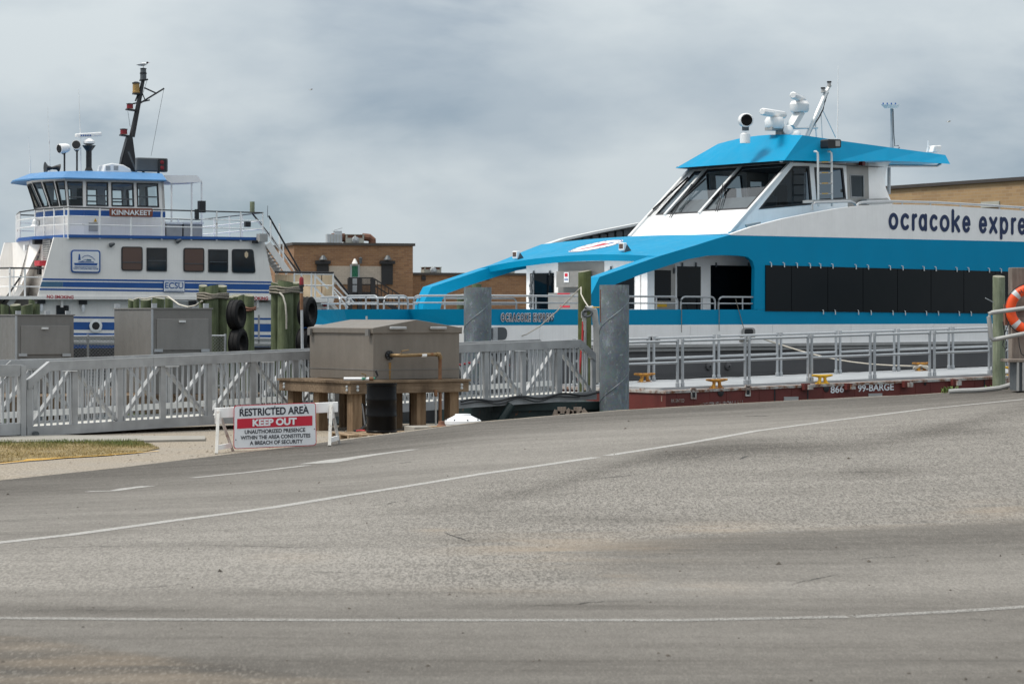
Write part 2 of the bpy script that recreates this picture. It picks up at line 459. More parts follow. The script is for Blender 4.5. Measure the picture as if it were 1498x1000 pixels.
def galv_mat(name):
    m, nt, b = new_mat(name)
    c = mixc(nt, ramp(nt, noise(nt, 2.4, 6, 0.6), 0.3, 0.72), (0.10,0.122,0.138), (0.20,0.232,0.255))
    c = mixc(nt, ramp(nt, noise(nt, 9, 6, 0.7), 0.60, 0.70, (0,0,0), (0.8,)*3), c, (0.42,0.46,0.49))
    c = mixc(nt, ramp(nt, noise(nt, 2.0, 6, 0.7, (1.8,1.8,0.6)), 0.55, 0.70, (0,0,0), (0.65,)*3), c, (0.40,0.45,0.48))
    vo = N(nt, 'ShaderNodeTexVoronoi', Scale=26.0); tc = nt.nodes.new('ShaderNodeTexCoord'); nt.links.new(tc.outputs['Object'], vo.inputs['Vector'])
    c = mixc(nt, 0.12, c, mixc(nt, 1.0, vo.outputs['Color'], (0.26,0.32,0.36), 'MULTIPLY'))
    nt.links.new(c, b.inputs['Base Color']); b.inputs['Metallic'].default_value = 0.35; b.inputs['Roughness'].default_value = 0.55
    bump(nt, b, noise(nt, 14, 4), 0.12, 0.01)
    return m
M['galv'] = galv_mat('galvanised_pile_steel')

def steel_mat(name, c1, c2, vert=False):
    m, nt, b = new_mat(name)
    g = noise(nt, 3.0, 6, 0.6, (3.0, 3.0, 0.35))
    c = mixc(nt, ramp(nt, g, 0.3, 0.72), c1, c2)
    c = mixc(nt, ramp(nt, noise(nt, 1.1, 5, 0.6), 0.35, 0.7, (0,0,0), (0.6,)*3), c, tuple(x*.78 for x in c1))
    nt.links.new(c, b.inputs['Base Color']); b.inputs['Metallic'].default_value = 0.3; b.inputs['Specular IOR Level'].default_value = 0.35
    nt.links.new(ramp(nt, noise(nt, 5, 4), 0.3, 0.7, (0.42,)*3, (0.62,)*3), b.inputs['Roughness'])
    bump(nt, b, noise(nt, 0.8, 2), 0.08, 0.05)
    return m
M['steel_warm'] = steel_mat('warm_stainless_sheet', (0.185,0.165,0.142), (0.225,0.20,0.175))
M['steel_cool'] = steel_mat('dull_stainless_sheet', (0.19,0.184,0.175), (0.22,0.213,0.204))
M['steel_panel'] = steel_mat('stainless_door_sheet', (0.235,0.228,0.218), (0.265,0.258,0.248))

def barge_mat():
    m, nt, b = new_mat('barge_red_paint')
    c = mixc(nt, ramp(nt, noise(nt, 2.0, 5), 0.3, 0.7), (0.100,0.018,0.015), (0.140,0.026,0.021))
    c = mixc(nt, ramp(nt, noise(nt, 4, 7, 0.7, (4,4,0.4)), 0.56, 0.74, (0,0,0), (0.7,)*3), c, (0.075,0.035,0.02))
    c = mixc(nt, ramp(nt, noise(nt, 11, 6, 0.7), 0.68, 0.74, (0,0,0), (0.6,)*3), c, (0.25,0.19,0.16))
    nt.links.new(c, b.inputs['Base Color']); b.inputs['Roughness'].default_value = 0.65
    bump(nt, b, noise(nt, 3, 4), 0.2, 0.02)
    return m
M['barge_red'] = barge_mat()
M['barge_edge'] = paint('chipped_white_edge', (0.45,0.44,0.42), 0.65, var=0.2, vscale=6, rust=0.8)

def deck_mat():
    m, nt, b = new_mat('barge_deck_plating')
    c = mixc(nt, ramp(nt, noise(nt, 1.2, 6, 0.6), 0.3, 0.7), (0.25,0.265,0.28), (0.36,0.375,0.39))
    c = mixc(nt, ramp(nt, noise(nt, 6, 6, 0.7), 0.66, 0.74, (0,0,0), (0.5,)*3), c, (0.30,0.20,0.13))
    nt.links.new(c, b.inputs['Base Color']); b.inputs['Roughness'].default_value = 0.6
    bump(nt, b, noise(nt, 20, 3), 0.2, 0.01)
    return m
M['barge_deck'] = deck_mat()

def water_mat():
    m, nt, b = new_mat('harbour_water')
    b.inputs['Base Color'].default_value = (0.012,0.024,0.026,1); b.inputs['Roughness'].default_value = 0.08
    bump(nt, b, noise(nt, 1.6, 5, 0.6, (1,1,1)), 0.5, 0.12)
    return m
M['water'] = water_mat()

def gravel_mat():
    m, nt, b = new_mat('crushed_shell_gravel')
    n1 = noise(nt, 42, 3, 0.6, (1,.3,1)); n2 = noise(nt, 14, 5, 0.7)
    c = mixc(nt, ramp(nt, n1, 0.35, 0.66), (0.20,0.168,0.13), (0.38,0.335,0.275))
    c = mixc(nt, ramp(nt, n2, 0.62, 0.72, (0,0,0), (0.6,)*3), c, (0.11,0.09,0.072))
    c = mixc(nt, ramp(nt, noise(nt, 0.6, 4), 0.4, 0.7, (0,0,0), (0.5,)*3), c, (0.27,0.255,0.235))
    nt.links.new(c, b.inputs['Base Color']); b.inputs['Roughness'].default_value = 0.95; b.inputs['Specular IOR Level'].default_value = 0.1
    bump(nt, b, n1, 0.8, 0.02)
    return m
M['gravel'] = gravel_mat()

def asphalt_mat():
    m, nt, b = new_mat('worn_asphalt')
    at = N(nt, 'ShaderNodeAttribute', attribute_name='tone'); tan = N(nt, 'ShaderNodeAttribute', attribute_name='sand'); crs = N(nt, 'ShaderNodeAttribute', attribute_name='coarse')
    def addf(x, y, k):
        n = N(nt, 'ShaderNodeMath', operation='MULTIPLY_ADD'); nt.links.new(y, n.inputs[0]); n.inputs[1].default_value = k; nt.links.new(x, n.inputs[2]); return n.outputs[0]
    def sub(x, k):
        n = N(nt, 'ShaderNodeMath', operation='SUBTRACT'); nt.links.new(x, n.inputs[0]); n.inputs[1].default_value = k; return n.outputs[0]
    def mul(x, y):
        n = N(nt, 'ShaderNodeMath', operation='MULTIPLY'); nt.links.new(x, n.inputs[0])
        if hasattr(y, 'is_linked'): nt.links.new(y, n.inputs[1])
        else: n.inputs[1].default_value = y
        return n.outputs[0]
    t = at.outputs['Fac']
    t = addf(t, sub(noise(nt, 0.55, 5, 0.62, (0.55, 1.3, 1)), 0.5), 0.45)        # broad patches
    t = addf(t, sub(noise(nt, 1.1, 5, 0.66, (0.13, 1.7, 1), 0.4), 0.5), 0.62)     # wheel streaks along the road
    t = addf(t, sub(noise(nt, 5.5, 4, 0.6), 0.5), 0.25)
    c = mixc(nt, ramp(nt, t, 0.0, 1.0), (0.074,0.067,0.060), (0.365,0.345,0.316))
    # aggregate: pale and dark stones
    vo = N(nt, 'ShaderNodeTexVoronoi', Scale=80.0); tc = nt.nodes.new('ShaderNodeTexCoord'); mpv = nt.nodes.new('ShaderNodeMapping'); mpv.inputs['Scale'].default_value = (1, .22, 1); nt.links.new(tc.outputs['Object'], mpv.inputs['Vector']); nt.links.new(mpv.outputs[0], vo.inputs['Vector'])
    sepc = nt.nodes.new('ShaderNodeSeparateColor'); nt.links.new(vo.outputs['Color'], sepc.inputs[0])
    dark = mul(ramp(nt, sepc.outputs[0], 0.45, 0.62), mul(crs.outputs['Fac'], 0.62))
    c = mixc(nt, dark, c, (0.062,0.058,0.053))
    pale = mul(ramp(nt, sepc.outputs[1], 0.78, 0.88), mul(crs.outputs['Fac'], 0.35))
    c = mixc(nt, pale, c, (0.38,0.355,0.315))
    c = mixc(nt, mul(ramp(nt, noise(nt, 95, 3, 0.7, (1, .4, 1)), 0.42, 0.60), 0.44), c, (0.07,0.065,0.058))
    fine = ramp(nt, noise(nt, 120, 3, 0.65, (1, .4, 1)), 0.55, 0.68, (0,0,0), (0.3,)*3)
    c = mixc(nt, fine, c, (0.36,0.325,0.275))
    # sand
    sd = mul(tan.outputs['Fac'], ramp(nt, noise(nt, 2.2, 6, 0.65, (0.35,1,1)), 0.38, 0.62))
    c = mixc(nt, mul(sd, 0.6), c, (0.29,0.232,0.172))
    # oily dark scuffs
    sc = ramp(nt, noise(nt, 0.9, 7, 0.72, (0.16, 1.6, 1), 0.8), 0.60, 0.72, (0,0,0), (0.55,)*3)
    c = mixc(nt, sc, c, (0.062,0.058,0.053))
    nt.links.new(c, b.inputs['Base Color']); b.inputs['Roughness'].default_value = 0.92; b.inputs['Specular IOR Level'].default_value = 0.15
    bump(nt, b, noise(nt, 60, 2, 0.7, (1, .3, 1)), 0.6, 0.006)
    return m
M['asphalt'] = asphalt_mat()

def worn_line(name, col, keep):
    m, nt, b = new_mat(name)
    out = nt.nodes['Material Output']; tr = nt.nodes.new('ShaderNodeBsdfTransparent'); mx = nt.nodes.new('ShaderNodeMixShader')
    c = mixc(nt, ramp(nt, noise(nt, 5, 5), 0.3, 0.7), tuple(x*.8 for x in col), col)
    nt.links.new(c, b.inputs['Base Color']); b.inputs['Roughness'].default_value = 0.8
    a = ramp(nt, noise(nt, 70, 5, 0.7, (1,.6,1)), keep, keep + 0.16, (0.88,)*3, (0.1,)*3)
    nt.links.new(a, mx.inputs[0]); nt.links.new(tr.outputs[0], mx.inputs[1]); nt.links.new(b.outputs[0], mx.inputs[2])
    nt.links.new(mx.outputs[0], out.inputs['Surface'])
    return m
M['line_white'] = worn_line('worn_white_road_paint', (0.44,0.43,0.41), 0.52)
M['line_faded'] = worn_line('faded_white_road_paint', (0.33,0.32,0.30), 0.47)
M['line_yellow'] = worn_line('worn_yellow_road_paint', (0.62,0.36,0.06), 0.52)

def grass_mat():
    m, nt, b = new_mat('dry_grass_blades')
    at = N(nt, 'ShaderNodeAttribute', attribute_name='dry')
    c = mixc(nt, at.outputs['Fac'], (0.085,0.125,0.035), (0.36,0.275,0.135))
    nt.links.new(c, b.inputs['Base Color']); b.inputs['Roughness'].default_value = 0.8; b.inputs['Specular IOR Level'].default_value = 0.15
    return m
M['grass'] = grass_mat()
M['sod'] = paint('sandy_turf', (0.24,0.19,0.105), 0.95, var=0.45, vscale=6, bmp=0.5, bscale=30, spec=0.1)
M['leaf'] = paint('weed_leaf', (0.10,0.15,0.03), 0.7, var=0.3, vscale=20)
M['tree_far'] = paint('far_foliage', (0.06,0.085,0.05), 0.9, var=0.4, vscale=0.5)
M['land'] = paint('far_land', (0.22,0.20,0.15), 0.95, var=0.3, vscale=0.2)
M['gull_white'] = paint('gull_white_plumage', (0.72,0.73,0.74), 0.7, var=0.05)
M['gull_grey'] = paint('gull_grey_plumage', (0.30,0.32,0.34), 0.7, var=0.1)
M['gull_dark'] = paint('gull_dark_head', (0.02,0.02,0.022), 0.6, var=0.1)
# ------------------------------------------------------------------ ground, road, water
def lerp_tab(x, xs, ys): return float(np.interp(x, xs, ys))
CR_PX = [-400, 0, 180, 350, 500, 700, 900, 1050, 1200, 1350, 1498, 1900]
CR_PY = [735, 702, 683, 662, 645, 618, 601, 592, 584, 577, 567.5, 552]
CR_D  = [27.5, 30.9, 33.2, 35.8, 37.4, 39, 40.5, 41, 41, 40.6, 40, 38.5]
def crest(px):
    D = lerp_tab(px, CR_PX, CR_D); y = lerp_tab(px, CR_PX, CR_PY)
    return D, y, EYE - (y - HOR) / F * D
def sstep(a, b, x):
    t = min(1.0, max(0.0, (x - a) / (b - a))); return t*t*(3 - 2*t)
def zg(X, Y):
    if Y < 6: return 0.4
    px = X / Y * F + CX
    D, y, zc = crest(max(-400, min(1900, px)))
    if Y <= D:
        return 0.4 + (zc - 0.4) * sstep(13.0, D + 5.0, Y) / sstep(13.0, D + 5.0, D)
    return zc * (1 - sstep(0.3, 3.2, Y - D))

def ground_hit(px, py):
    """where the sight line through a photo point meets the ground"""
    lo = 6.0
    for i in range(900):
        Y = 8.0 + i * 0.05
        if EYE - (py - HOR)/F*Y <= zg((px-CX)/F*Y, Y): return V(((px-CX)/F*Y, Y, zg((px-CX)/F*Y, Y)))
    return V(((px-CX)/F*46, 46, 0))

# ground sheet (gravel apron, falls to the quay edge)
xs = np.concatenate([np.arange(-400, -40, 60), np.arange(-40, -12, 2.0), np.arange(-12, 12, 0.3), np.arange(12, 40, 2.0), np.arange(40, 401, 60)])
ys = np.concatenate([np.arange(-400, -10, 65), np.arange(-10, 28, 1.5), np.arange(28, 46.6, 0.3)])
m = MB()
pts = []
for Y in ys:
    for X in xs:
        px = X/max(Y, 1)*F + CX
        D = crest(max(-400, min(1900, px)))[0]
        pts.append((X, Y, zg(X, Y) - 0.05 * (1 - sstep(-0.4, 0.15, Y - D)) - (0.25 if Y < 28 else 0)))
nx = len(xs)
for X in xs: pts.append((X, 46.75, -3.0))
nr = len(ys) + 1
m.add(pts, [(r*nx + i, r*nx + i + 1, (r+1)*nx + i + 1, (r+1)*nx + i) for r in range(nr-1) for i in range(nx-1)])
tag(m.build('ground', M['gravel'], smooth=True), kind='structure')

# road: a fan of worn asphalt that ends at its far edge
road_v, road_f, tone, sand, coarse = [], [], [], [], []
ts = np.concatenate([np.arange(-1.4, -0.36, 0.04), np.arange(-0.36, 0.3601, 0.0036), np.arange(0.40, 1.41, 0.04)]); NR = 190
SEAM_X, SEAM_Y = [600, 760, 870, 1000, 1200, 1498, 1900], [812, 800, 791, 783, 773, 761, 748]
LINE1_X = [-260, 0, 100, 248, 400, 500, 692, 872, 1000, 1105, 1220, 1352, 1498]
LINE1_Y = [824, 794, 783, 762, 742, 726, 695, 669, 649, 630.5, 615, 598.5, 584]
def pavement(px, py):
    cy = crest(max(-400, min(1900, px)))[1]; d = py - cy
    l1 = lerp_tab(px, LINE1_X, LINE1_Y); sm = lerp_tab(px, SEAM_X, SEAM_Y)
    rt = sstep(420, 800, px); s = 0.0; c = 0.45
    t = 0.06 + 0.42*sstep(3, 34 + 24*(1-rt), d) + 0.10*rt*sstep(0, 40, d)
    if py > l1 - 4:
        old = sstep(l1 - 4, l1 + 25, py); t = t*(1-old) + (0.72 - 0.10*rt)*old; c += 0.55*old*(0.35 + 0.65*rt)
        # dark ribbon of patched asphalt just below the line on the higher side
        t -= 0.30*rt*math.exp(-((py - (l1 + 26 + 26*sstep(900, 1350, px)*0 + 14*math.sin(px/90.0)))/9.0)**2)
    low = sstep(sm - 4, sm + 7, py) * sstep(760, 960, px)
    if low > 0:
        nt_ = 0.16 + 0.44*sstep(sm + 12, sm + 85, py); t = t*(1-low) + nt_*low; c = c*(1-low) + 0.38*low
    b = sstep(848, 890, py); t = t*(1-b) + (0.30 - 0.08*sstep(930, 1000, py))*b; c = c*(1-b) + 0.25*b
    wy = lerp_tab(px, [-200, 0, 250, 500, 620], [915, 925, 962, 992, 1010])
    w = sstep(wy - 4, wy + 7, py) * (1 - sstep(560, 640, px)); t = t*(1-w) + 0.10*w; c = c*(1-w) + 0.7*w; s = max(s, 0.55*w)
    for x, y, rx, ry, k in ((830, 803, 150, 20, 1.0), (910, 850, 34, 12, 0.9), (1060, 775, 90, 12, 0.8), (1450, 748, 70, 14, 0.7), (640, 776, 30, 6, 0.6), (430, 815, 60, 6, 0.6), (1040, 858, 60, 8, 0.5), (760, 862, 140, 8, 0.4)):
        s = max(s, k*math.exp(-((px-x)/rx)**2 - ((py-y)/ry)**2))
    for x, y, rx, ry, k in ((1080, 655, 110, 14, .3), (1285, 690, 60, 10, .32), (1000, 668, 60, 10, .25), (690, 790, 60, 5, .3), (620, 745, 120, 6, .15), (1400, 632, 80, 9, .3), (330, 797, 200, 4, .25), (900, 760, 130, 5, .22), (1150, 846, 200, 6, .15), (500, 868, 260, 6, .22), (150, 893, 160, 4, .25), (820, 886, 180, 5, .25)):
        t -= k*math.exp(-((px-x)/rx)**2 - ((py-y)/ry)**2)
    s = max(s, 0.35*math.exp(-((py - sm + 3)/7.0)**2)*sstep(850, 960, px))
    return t, s, c
for r in range(NR + 1):
    for t in ts:
        px = t*F + CX
        D = crest(max(-400, min(1900, px)))[0] + (0.0 if px < 420 else 0.9*sstep(420, 560, px))
        Y = 7.0 * (D/7.0) ** (r/NR); X = t*Y
        z = zg(X, Y)
        road_v.append((X, Y, z)); py = HOR + (EYE - z)*F/Y
        a, b_, c_ = pavement(px, py); tone.append(a); sand.append(b_); coarse.append(c_)
nt_c = len(ts)
road_f = [(r*nt_c + i, r*nt_c + i + 1, (r+1)*nt_c + i + 1, (r+1)*nt_c + i) for r in range(NR) for i in range(nt_c-1)]
k = len(road_v)
for X, Y in ((-90,-90),(90,-90),(90,7.0),(-90,7.0)):
    road_v.append((X, Y, 0.394)); tone.append(0.3); sand.append(0); coarse.append(0.5)
road_f.append((k, k+1, k+2, k+3))
k = len(road_v)
for sg in (-1, 1):
    for X, Y in ((sg*9.7, 7.0), (sg*90, 7.0), (sg*90, 30), (sg*1.38*30, 30)):
        road_v.append((X, Y, zg(X, Y) - 0.02)); tone.append(0.4); sand.append(0); coarse.append(0.5)
    road_f.append((k, k+1, k+2, k+3) if sg > 0 else (k+3, k+2, k+1, k)); k += 4
m = MB(); m.v, m.f = road_v, road_f
road = m.build('road', M['asphalt'], smooth=True, recalc=False)
tag(road, kind='structure')
for nm, dat in (('tone', tone), ('sand', sand), ('coarse', coarse)):
    at = road.data.attributes.new(nm, 'FLOAT', 'POINT'); at.data.foreach_set('value', dat)

def ribbon(name, pix, width, mat, lift=0.003, jitter=0.0, on=None, kind='structure', parent=None, taper=False):
    """painted line or crack following the ground through photo points"""
    P3 = [ground_hit(x, y) for x, y in pix]; c = []
    for a, b in zip(P3[:-1], P3[1:]):
        n = max(1, int((b - a).length / (0.08 if taper else 0.25)))
        c += [a + (b - a)*(i/n) for i in range(n)]
    c.append(P3[-1]); pts = []
    w = width if isinstance(width, (list, tuple)) else [width, width]
    for i, p in enumerate(c):
        d = c[min(i+1, len(c)-1)] - c[max(i-1, 0)]; d.z = 0; nrm = V((-d.y, d.x, 0)).normalized()
        ww = w[0] + (w[1]-w[0])*i/max(1, len(c)-1)
        if taper: ww *= math.sin(math.pi*(i + .3)/(len(c) - .4)) * random.uniform(.5, 1.2)
        for s in (-1, 1):
            q = p + nrm * s * (ww/2 + random.uniform(-jitter, jitter))
            pts.append((q.x, q.y, zg(q.x, q.y) + lift))
    m = MB(); m.add(pts, [(2*i, 2*i+1, 2*i+3, 2*i+2) for i in range(len(c)-1)])
    o = m.build(name, mat, parent, recalc=False)
    if kind: o['kind'] = kind
    return o
i0 = LINE1_X.index(872)
ribbon('road_line', list(zip(LINE1_X[:i0+1], LINE1_Y[:i0+1])), 0.16, M['line_white'], jitter=0.002)
ribbon('road_line', [(888, 666.5)] + list(zip(LINE1_X[i0+1:], LINE1_Y[i0+1:])), 0.15, M['line_white'], jitter=0.002)
ribbon('road_line', [(-600, 896), (-60, 903.5), (0, 904), (180, 907), (500, 908), (900, 908.5), (1000, 908), (1240, 903)], 0.10, M['line_faded'], jitter=0.001)
ribbon('road_line', [(1248, 902.5), (1400, 895), (1498, 888), (1560, 884), (1900, 862)], 0.10, M['line_faded'], jitter=0.001)
ribbon('road_line', [(280, 699), (360, 691), (450, 680.5)], 0.17, M['line_white'], jitter=0.01)
ribbon('road_line', [(462, 678), (500, 672), (540, 666), (608, 657)], [0.55, 0.2], M['line_white'], jitter=0.03)
ribbon('road_line', [(128, 719), (165, 718), (190, 714), (215, 711)], [0.14, 0.24], M['line_white'], jitter=0.02)
M['tar'] = worn_line('tar_crack', (0.045,0.042,0.038), 0.55)
rc = random.Random(21)
def crack(x, y, dx, dy, n, w, depth=0):
    """a wandering hairline crack that sometimes forks"""
    pts = [(x, y)]
    for k in range(n):
        x += dx*rc.uniform(.5, 1.4); y += dy*rc.uniform(.3, 1.6) + rc.uniform(-.7, .7); pts.append((x, y))
        if depth < 1 and rc.random() < .0: crack(x, y, dx*rc.uniform(.2, .8), -dy*2 + rc.uniform(-2.2, 2.2), max(3, n//3), w*.7, depth + 1)
    ribbon('crack', pts, w, M['tar'], lift=0.003, jitter=0.002, kind=None, parent=road, taper=True)
for x, y, dx, dy, n, w in ((1082, 672, 5, -1.6, 5, .04), (576, 678, 6, -.4, 5, .05), (1090, 608, 6, -.2, 6, .06), (1395, 635, 6, -.9, 12, .03), (640, 778, 5, 1.3, 12, .022), (660, 783, 8, -.5, 7, .02),
            (0, 801, 9, -.1, 28, .02), (770, 887, 9, -.4, 22, .014), (1150, 857, 7, -1.6, 12, .014), (270, 797, 9, .2, 26, .02), (0, 894, 9, .0, 24, .012), (1415, 904, 6, .9, 7, .012),
            (985, 672, 8, -.8, 14, .03), (1210, 690, 8, .3, 14, .03), (860, 700, 7, -.7, 12, .03), (400, 835, 9, .3, 20, .014), (620, 868, 9, -.2, 20, .012), (1230, 818, 8, -.4, 18, .014), (120, 862, 10, -.5, 22, .012), (520, 741, 8, -.8, 12, .022)):
    crack(x, y, dx, dy, n, w)

# concrete strip, turf and yellow line beside the walkway
def flat_sheet(name, pix, z, mat, kind='structure', thick=0.0):
    pts = []
    for x, y in pix:
        D = (EYE - z) * F / (y - HOR); pts.append(V(((x-CX)/F*D, D, z)))
    m = MB()
    if thick: m.prism([p - V((0,0,thick)) for p in pts], (0,0,thick))
    else: m.poly(pts)
    o = m.build(name, mat, recalc=bool(thick)); o['kind'] = kind
    return o, pts
flat_sheet('pavement', [(-260, 634), (0, 635.5), (300, 637), (300, 642), (200, 644), (0, 645.5), (-260, 645)], 0.035, M['concrete'], thick=0.2)
_, gp = flat_sheet('turf', [(-150, 645.4), (0, 646.2), (205, 645), (234, 655), (205, 661), (150, 666), (60, 671), (0, 675), (-150, 684)], 0.012, M['sod'])
def inside(x, y, poly):
    c = False
    for i in range(len(poly)):
        a, b = poly[i-1], poly[i]
        if (a.y > y) != (b.y > y) and x < (b.x-a.x)*(y-a.y)/(b.y-a.y) + a.x: c = not c
    return c
gv, gf, gd = [], [], []
bx = [min(p.x for p in gp), max(p.x for p in gp), min(p.y for p in gp), max(p.y for p in gp)]
rng = random.Random(3)
while len(gf) < 17000:
    x, y = rng.uniform(bx[0], bx[1]), rng.uniform(bx[2], bx[3])
    if not inside(x, y, gp): continue
    back = (y - bx[2])/(bx[3]-bx[2]); clump = math.sin(x*2.1 + 1.3)*math.sin(y*3.3 + x) + math.sin(x*5.7)*0.5
    dry = min(1, max(0, 1.3 - 1.15*sstep(0.6, 0.95, back) - 0.22*clump + rng.gauss(0, 0.18)))
    if rng.random() < 0.55*dry + 0.35*max(0, -clump): continue
    h = rng.uniform(0.015, 0.05) * (1.4 - 0.7*dry); a = rng.uniform(0, 6.28); w = 0.006; l = rng.uniform(-1, 1)*h*0.7
    k = len(gv); dx, dy = math.cos(a), math.sin(a)
    gv += [(x - dx*w, y - dy*w, 0.012), (x + dx*w, y + dy*w, 0.012), (x - dy*l, y + dx*l, 0.012 + h)]; gf.append((k, k+1, k+2)); gd += [dry]*3
m = MB(); m.v, m.f = gv, gf
g = m.build('grass', M['grass'], recalc=False)
tag(g, 'short green and straw coloured grass beside the walkway', 'grass', kind='stuff')
at = g.data.attributes.new('dry', 'FLOAT', 'POINT'); at.data.foreach_set('value', gd)
def edge_line(pix, w, mat, z=0.016):
    pts = []
    for x, y in pix:
        D = (EYE - z)*F/(y-HOR); pts.append(V(((x-CX)/F*D, D, z)))
    m = MB(); q = []
    for i, p in enumerate(pts):
        d = pts[min(i+1, len(pts)-1)] - pts[max(i-1, 0)]; n_ = V((-d.y, d.x, 0)).normalized()
        q += [p - n_*w[i]/2, p + n_*w[i]/2]
    m.add(q, [(2*i, 2*i+1, 2*i+3, 2*i+2) for i in range(len(pts)-1)])
    o = m.build('road_line', mat, recalc=False); o['kind'] = 'structure'
edge_line([(-40, 680), (0, 677), (40, 673), (52, 671.5), (90, 669), (150, 665.5), (232, 659)], [0.10,0.10,0.14,0.34,0.12,0.10,0.06], M['line_yellow'])

m = MB(); m.poly([(-5000, -200, -0.62), (5000, -200, -0.62), (5000, 8000, -0.62), (-5000, 8000, -0.62)])
tag(m.build('water', M['water'], recalc=False), kind='structure')
m = MB(); m.box(-900, 900, 152, 900, -3, 0.1)
tag(m.build('terrain', M['land']), kind='structure')

# stones and crushed shell lying about on the apron
rng = random.Random(11); sv = MB()
for i in range(420):
    D = rng.uniform(34, 44.5); px = rng.uniform(0, 640); X = (px-CX)/F*D
    if D < crest(px)[0] + 0.3: continue
    r = rng.uniform(0.012, 0.035) * (1.3 if rng.random() < 0.1 else 1); z = zg(X, D)
    a = rng.uniform(0, 6.28)
    p = [V((X + r*math.cos(a + q*1.57)*rng.uniform(.7,1.2), D + r*math.sin(a + q*1.57)*rng.uniform(.7,1.2), z - 0.003)) for q in range(4)]
    top = V((X, D, z + r*rng.uniform(.5,.9)))
    sv.add(p + [top], [(0,1,4),(1,2,4),(2,3,4),(3,0,4)])
tag(sv.build('gravel', M['gravel']), 'loose pale stones scattered on the gravel apron', 'gravel', kind='stuff')

rng = random.Random(29); sv = MB()
for i in range(240):
    D = 11 + 27*rng.random()**1.4; px = rng.uniform(-20, 1520); X = (px-CX)/F*D
    if D > crest(px)[0] - .2: continue
    r = rng.uniform(0.004, 0.011) * (2.0 if rng.random() < 0.08 else 1); z = zg(X, D) + .002; a = rng.uniform(0, 6.28)
    p = [V((X + r*math.cos(a + q*1.57)*rng.uniform(.6,1.6), D + r*math.sin(a + q*1.57)*rng.uniform(.6,1.6), z)) for q in range(4)]
    sv.add(p + [V((X, D, z + r*rng.uniform(.5,1.0)))], [(0,1,4),(1,2,4),(2,3,4),(3,0,4)])
M['grit'] = paint('dark_grit', (0.10,0.085,0.07), 0.9, var=0.6, vscale=2)
tag(sv.build('road_grit', M['grit']), 'tiny pebbles and grit lying about on the asphalt', 'grit', kind='stuff')

# ------------------------------------------------------------------ buildings behind the harbour
def facade_box(m, fr, pxl, pxr, pyt, pyb, b, d, z0=None, z1=None):
    a0 = fr.side(pxl, pyt, b); a1 = fr.side(pxr, pyt, b); top = max(a0.z, a1.z) if z1 is None else z1
    bot = fr.side(pxl, pyb, b).z if z0 is None else z0
    m.box(a0.x, a1.x, b, b + d, bot, top); return m
FB = Frame(430, 180, 74)
bl = thing('brick_building', 'two storey brown brick building with black shutters and an outside stair', 'building', FB)
zt = FB.side(430, 358.5).z
aR = FB.side(604, 370).x
MB().box(0, aR, 0, 14, 0, zt).build('wall', M['brick_brown'], bl)
rf = MB().box(-0.15, aR + 0.15, -0.15, 14.15, zt, zt + 0.2).build('roof', M['roof_edge'], bl)
p0, p1 = FB.side(481, 389), FB.side(558, 416)
MB().box(p0.x, p1.x, -0.05, 0.1, p1.z, p0.z).build('white_panel', M['brick_white'], bl)
for x0, x1 in ((463.5, 480.5), (558, 574.5)):
    a, c = FB.side(x0, 386, -.1), FB.side(x1, 416, -.1)
    sh = MB().box(a.x, c.x, -0.14, 0.1, c.z, a.z).build('shutter', M['shutter'], bl)
    MB().box(a.x - .12, c.x + .12, -0.4, 0.1, a.z, a.z + 0.25).build('hood', M['shutter'], sh)
    MB().lathe(((a.x+c.x)/2, -0.3, a.z + 0.35), [(0.0,0.3),(0.12,0.28),(0.3,0.0),(0.32,-.05)], 10).build('lamp', M['dark_grey'], bl)
a, c = FB.side(512.4, 386.5, -.1), FB.side(526, 427, -.1)
dr = MB().holed([(a.x,-.12,c.z),(c.x,-.12,c.z),(c.x,-.12,a.z),(a.x,-.12,a.z)], [(a.x+.12,-.12,c.z+.05),(c.x-.12,-.12,c.z+.05),(c.x-.12,-.12,a.z-.12),(a.x+.12,-.12,a.z-.12)], (0,.2,0)).build('door', M['door_grey'], bl)
zm = FB.side(519, 405, -.1).z
MB().box(a.x+.12, c.x-.12, -.08, 0.02, zm, a.z-.12).build('pane', M['door_green'], dr)
MB().box(a.x+.12, c.x-.12, -.09, 0.02, c.z+.05, zm).build('door_leaf', M['door_grey'], dr)
for x, y, mt in ((519, 382, 'white_old'), (527.5, 380.5, 'dark_grey')):
    q = FB.side(x, y, -.25)
    MB().lathe((q.x, -.25, q.z - .25), [(0.2,0),(0.24,.08),(0.08,.4),(0.0,.45)] if mt == 'white_old' else [(0.1,0),(0.13,.35),(0.16,.4),(0,.5)], 10).build('wall_lamp', M[mt], bl)
# outside stair
q0, q1 = FB.side(509.5, 427, -1.4), FB.side(546, 431, -1.4)
st = MB().box(q0.x, q1.x, -1.5, -0.02, q1.z - .05, q0.z).build('stair_landing', M['shutter'], bl)
for x in (512, 526, 545.5):
    a = FB.side(x, 407, -1.5)
    MB().box(a.x - .16, a.x + .16, -1.66, -1.34, 0, a.z).build('post', M['shutter'], st)
t0, t1, n = FB.side(547, 429, -1.5), FB.side(590, 456, -1.5), 12
for i in range(n):
    x = t0.x + (t1.x-t0.x)*i/n; z = t0.z + (t1.z-t0.z)*i/n
    MB().box(x, x + (t1.x-t0.x)/n*1.15, -1.5, -0.3, z - .06, z).build('tread', M['shutter'], st)
MB().bar(t0 + V((0,0,-.15)), t1 + V((0,0,-.15)), .08, .3).build('stringer', M['shutter'], st)
for dz in (1.1, 0.6): MB().bar(t0 + V((0,0,dz)), t1 + V((0,0,dz)), .07, .09).build('handrail', M['shutter'], st)
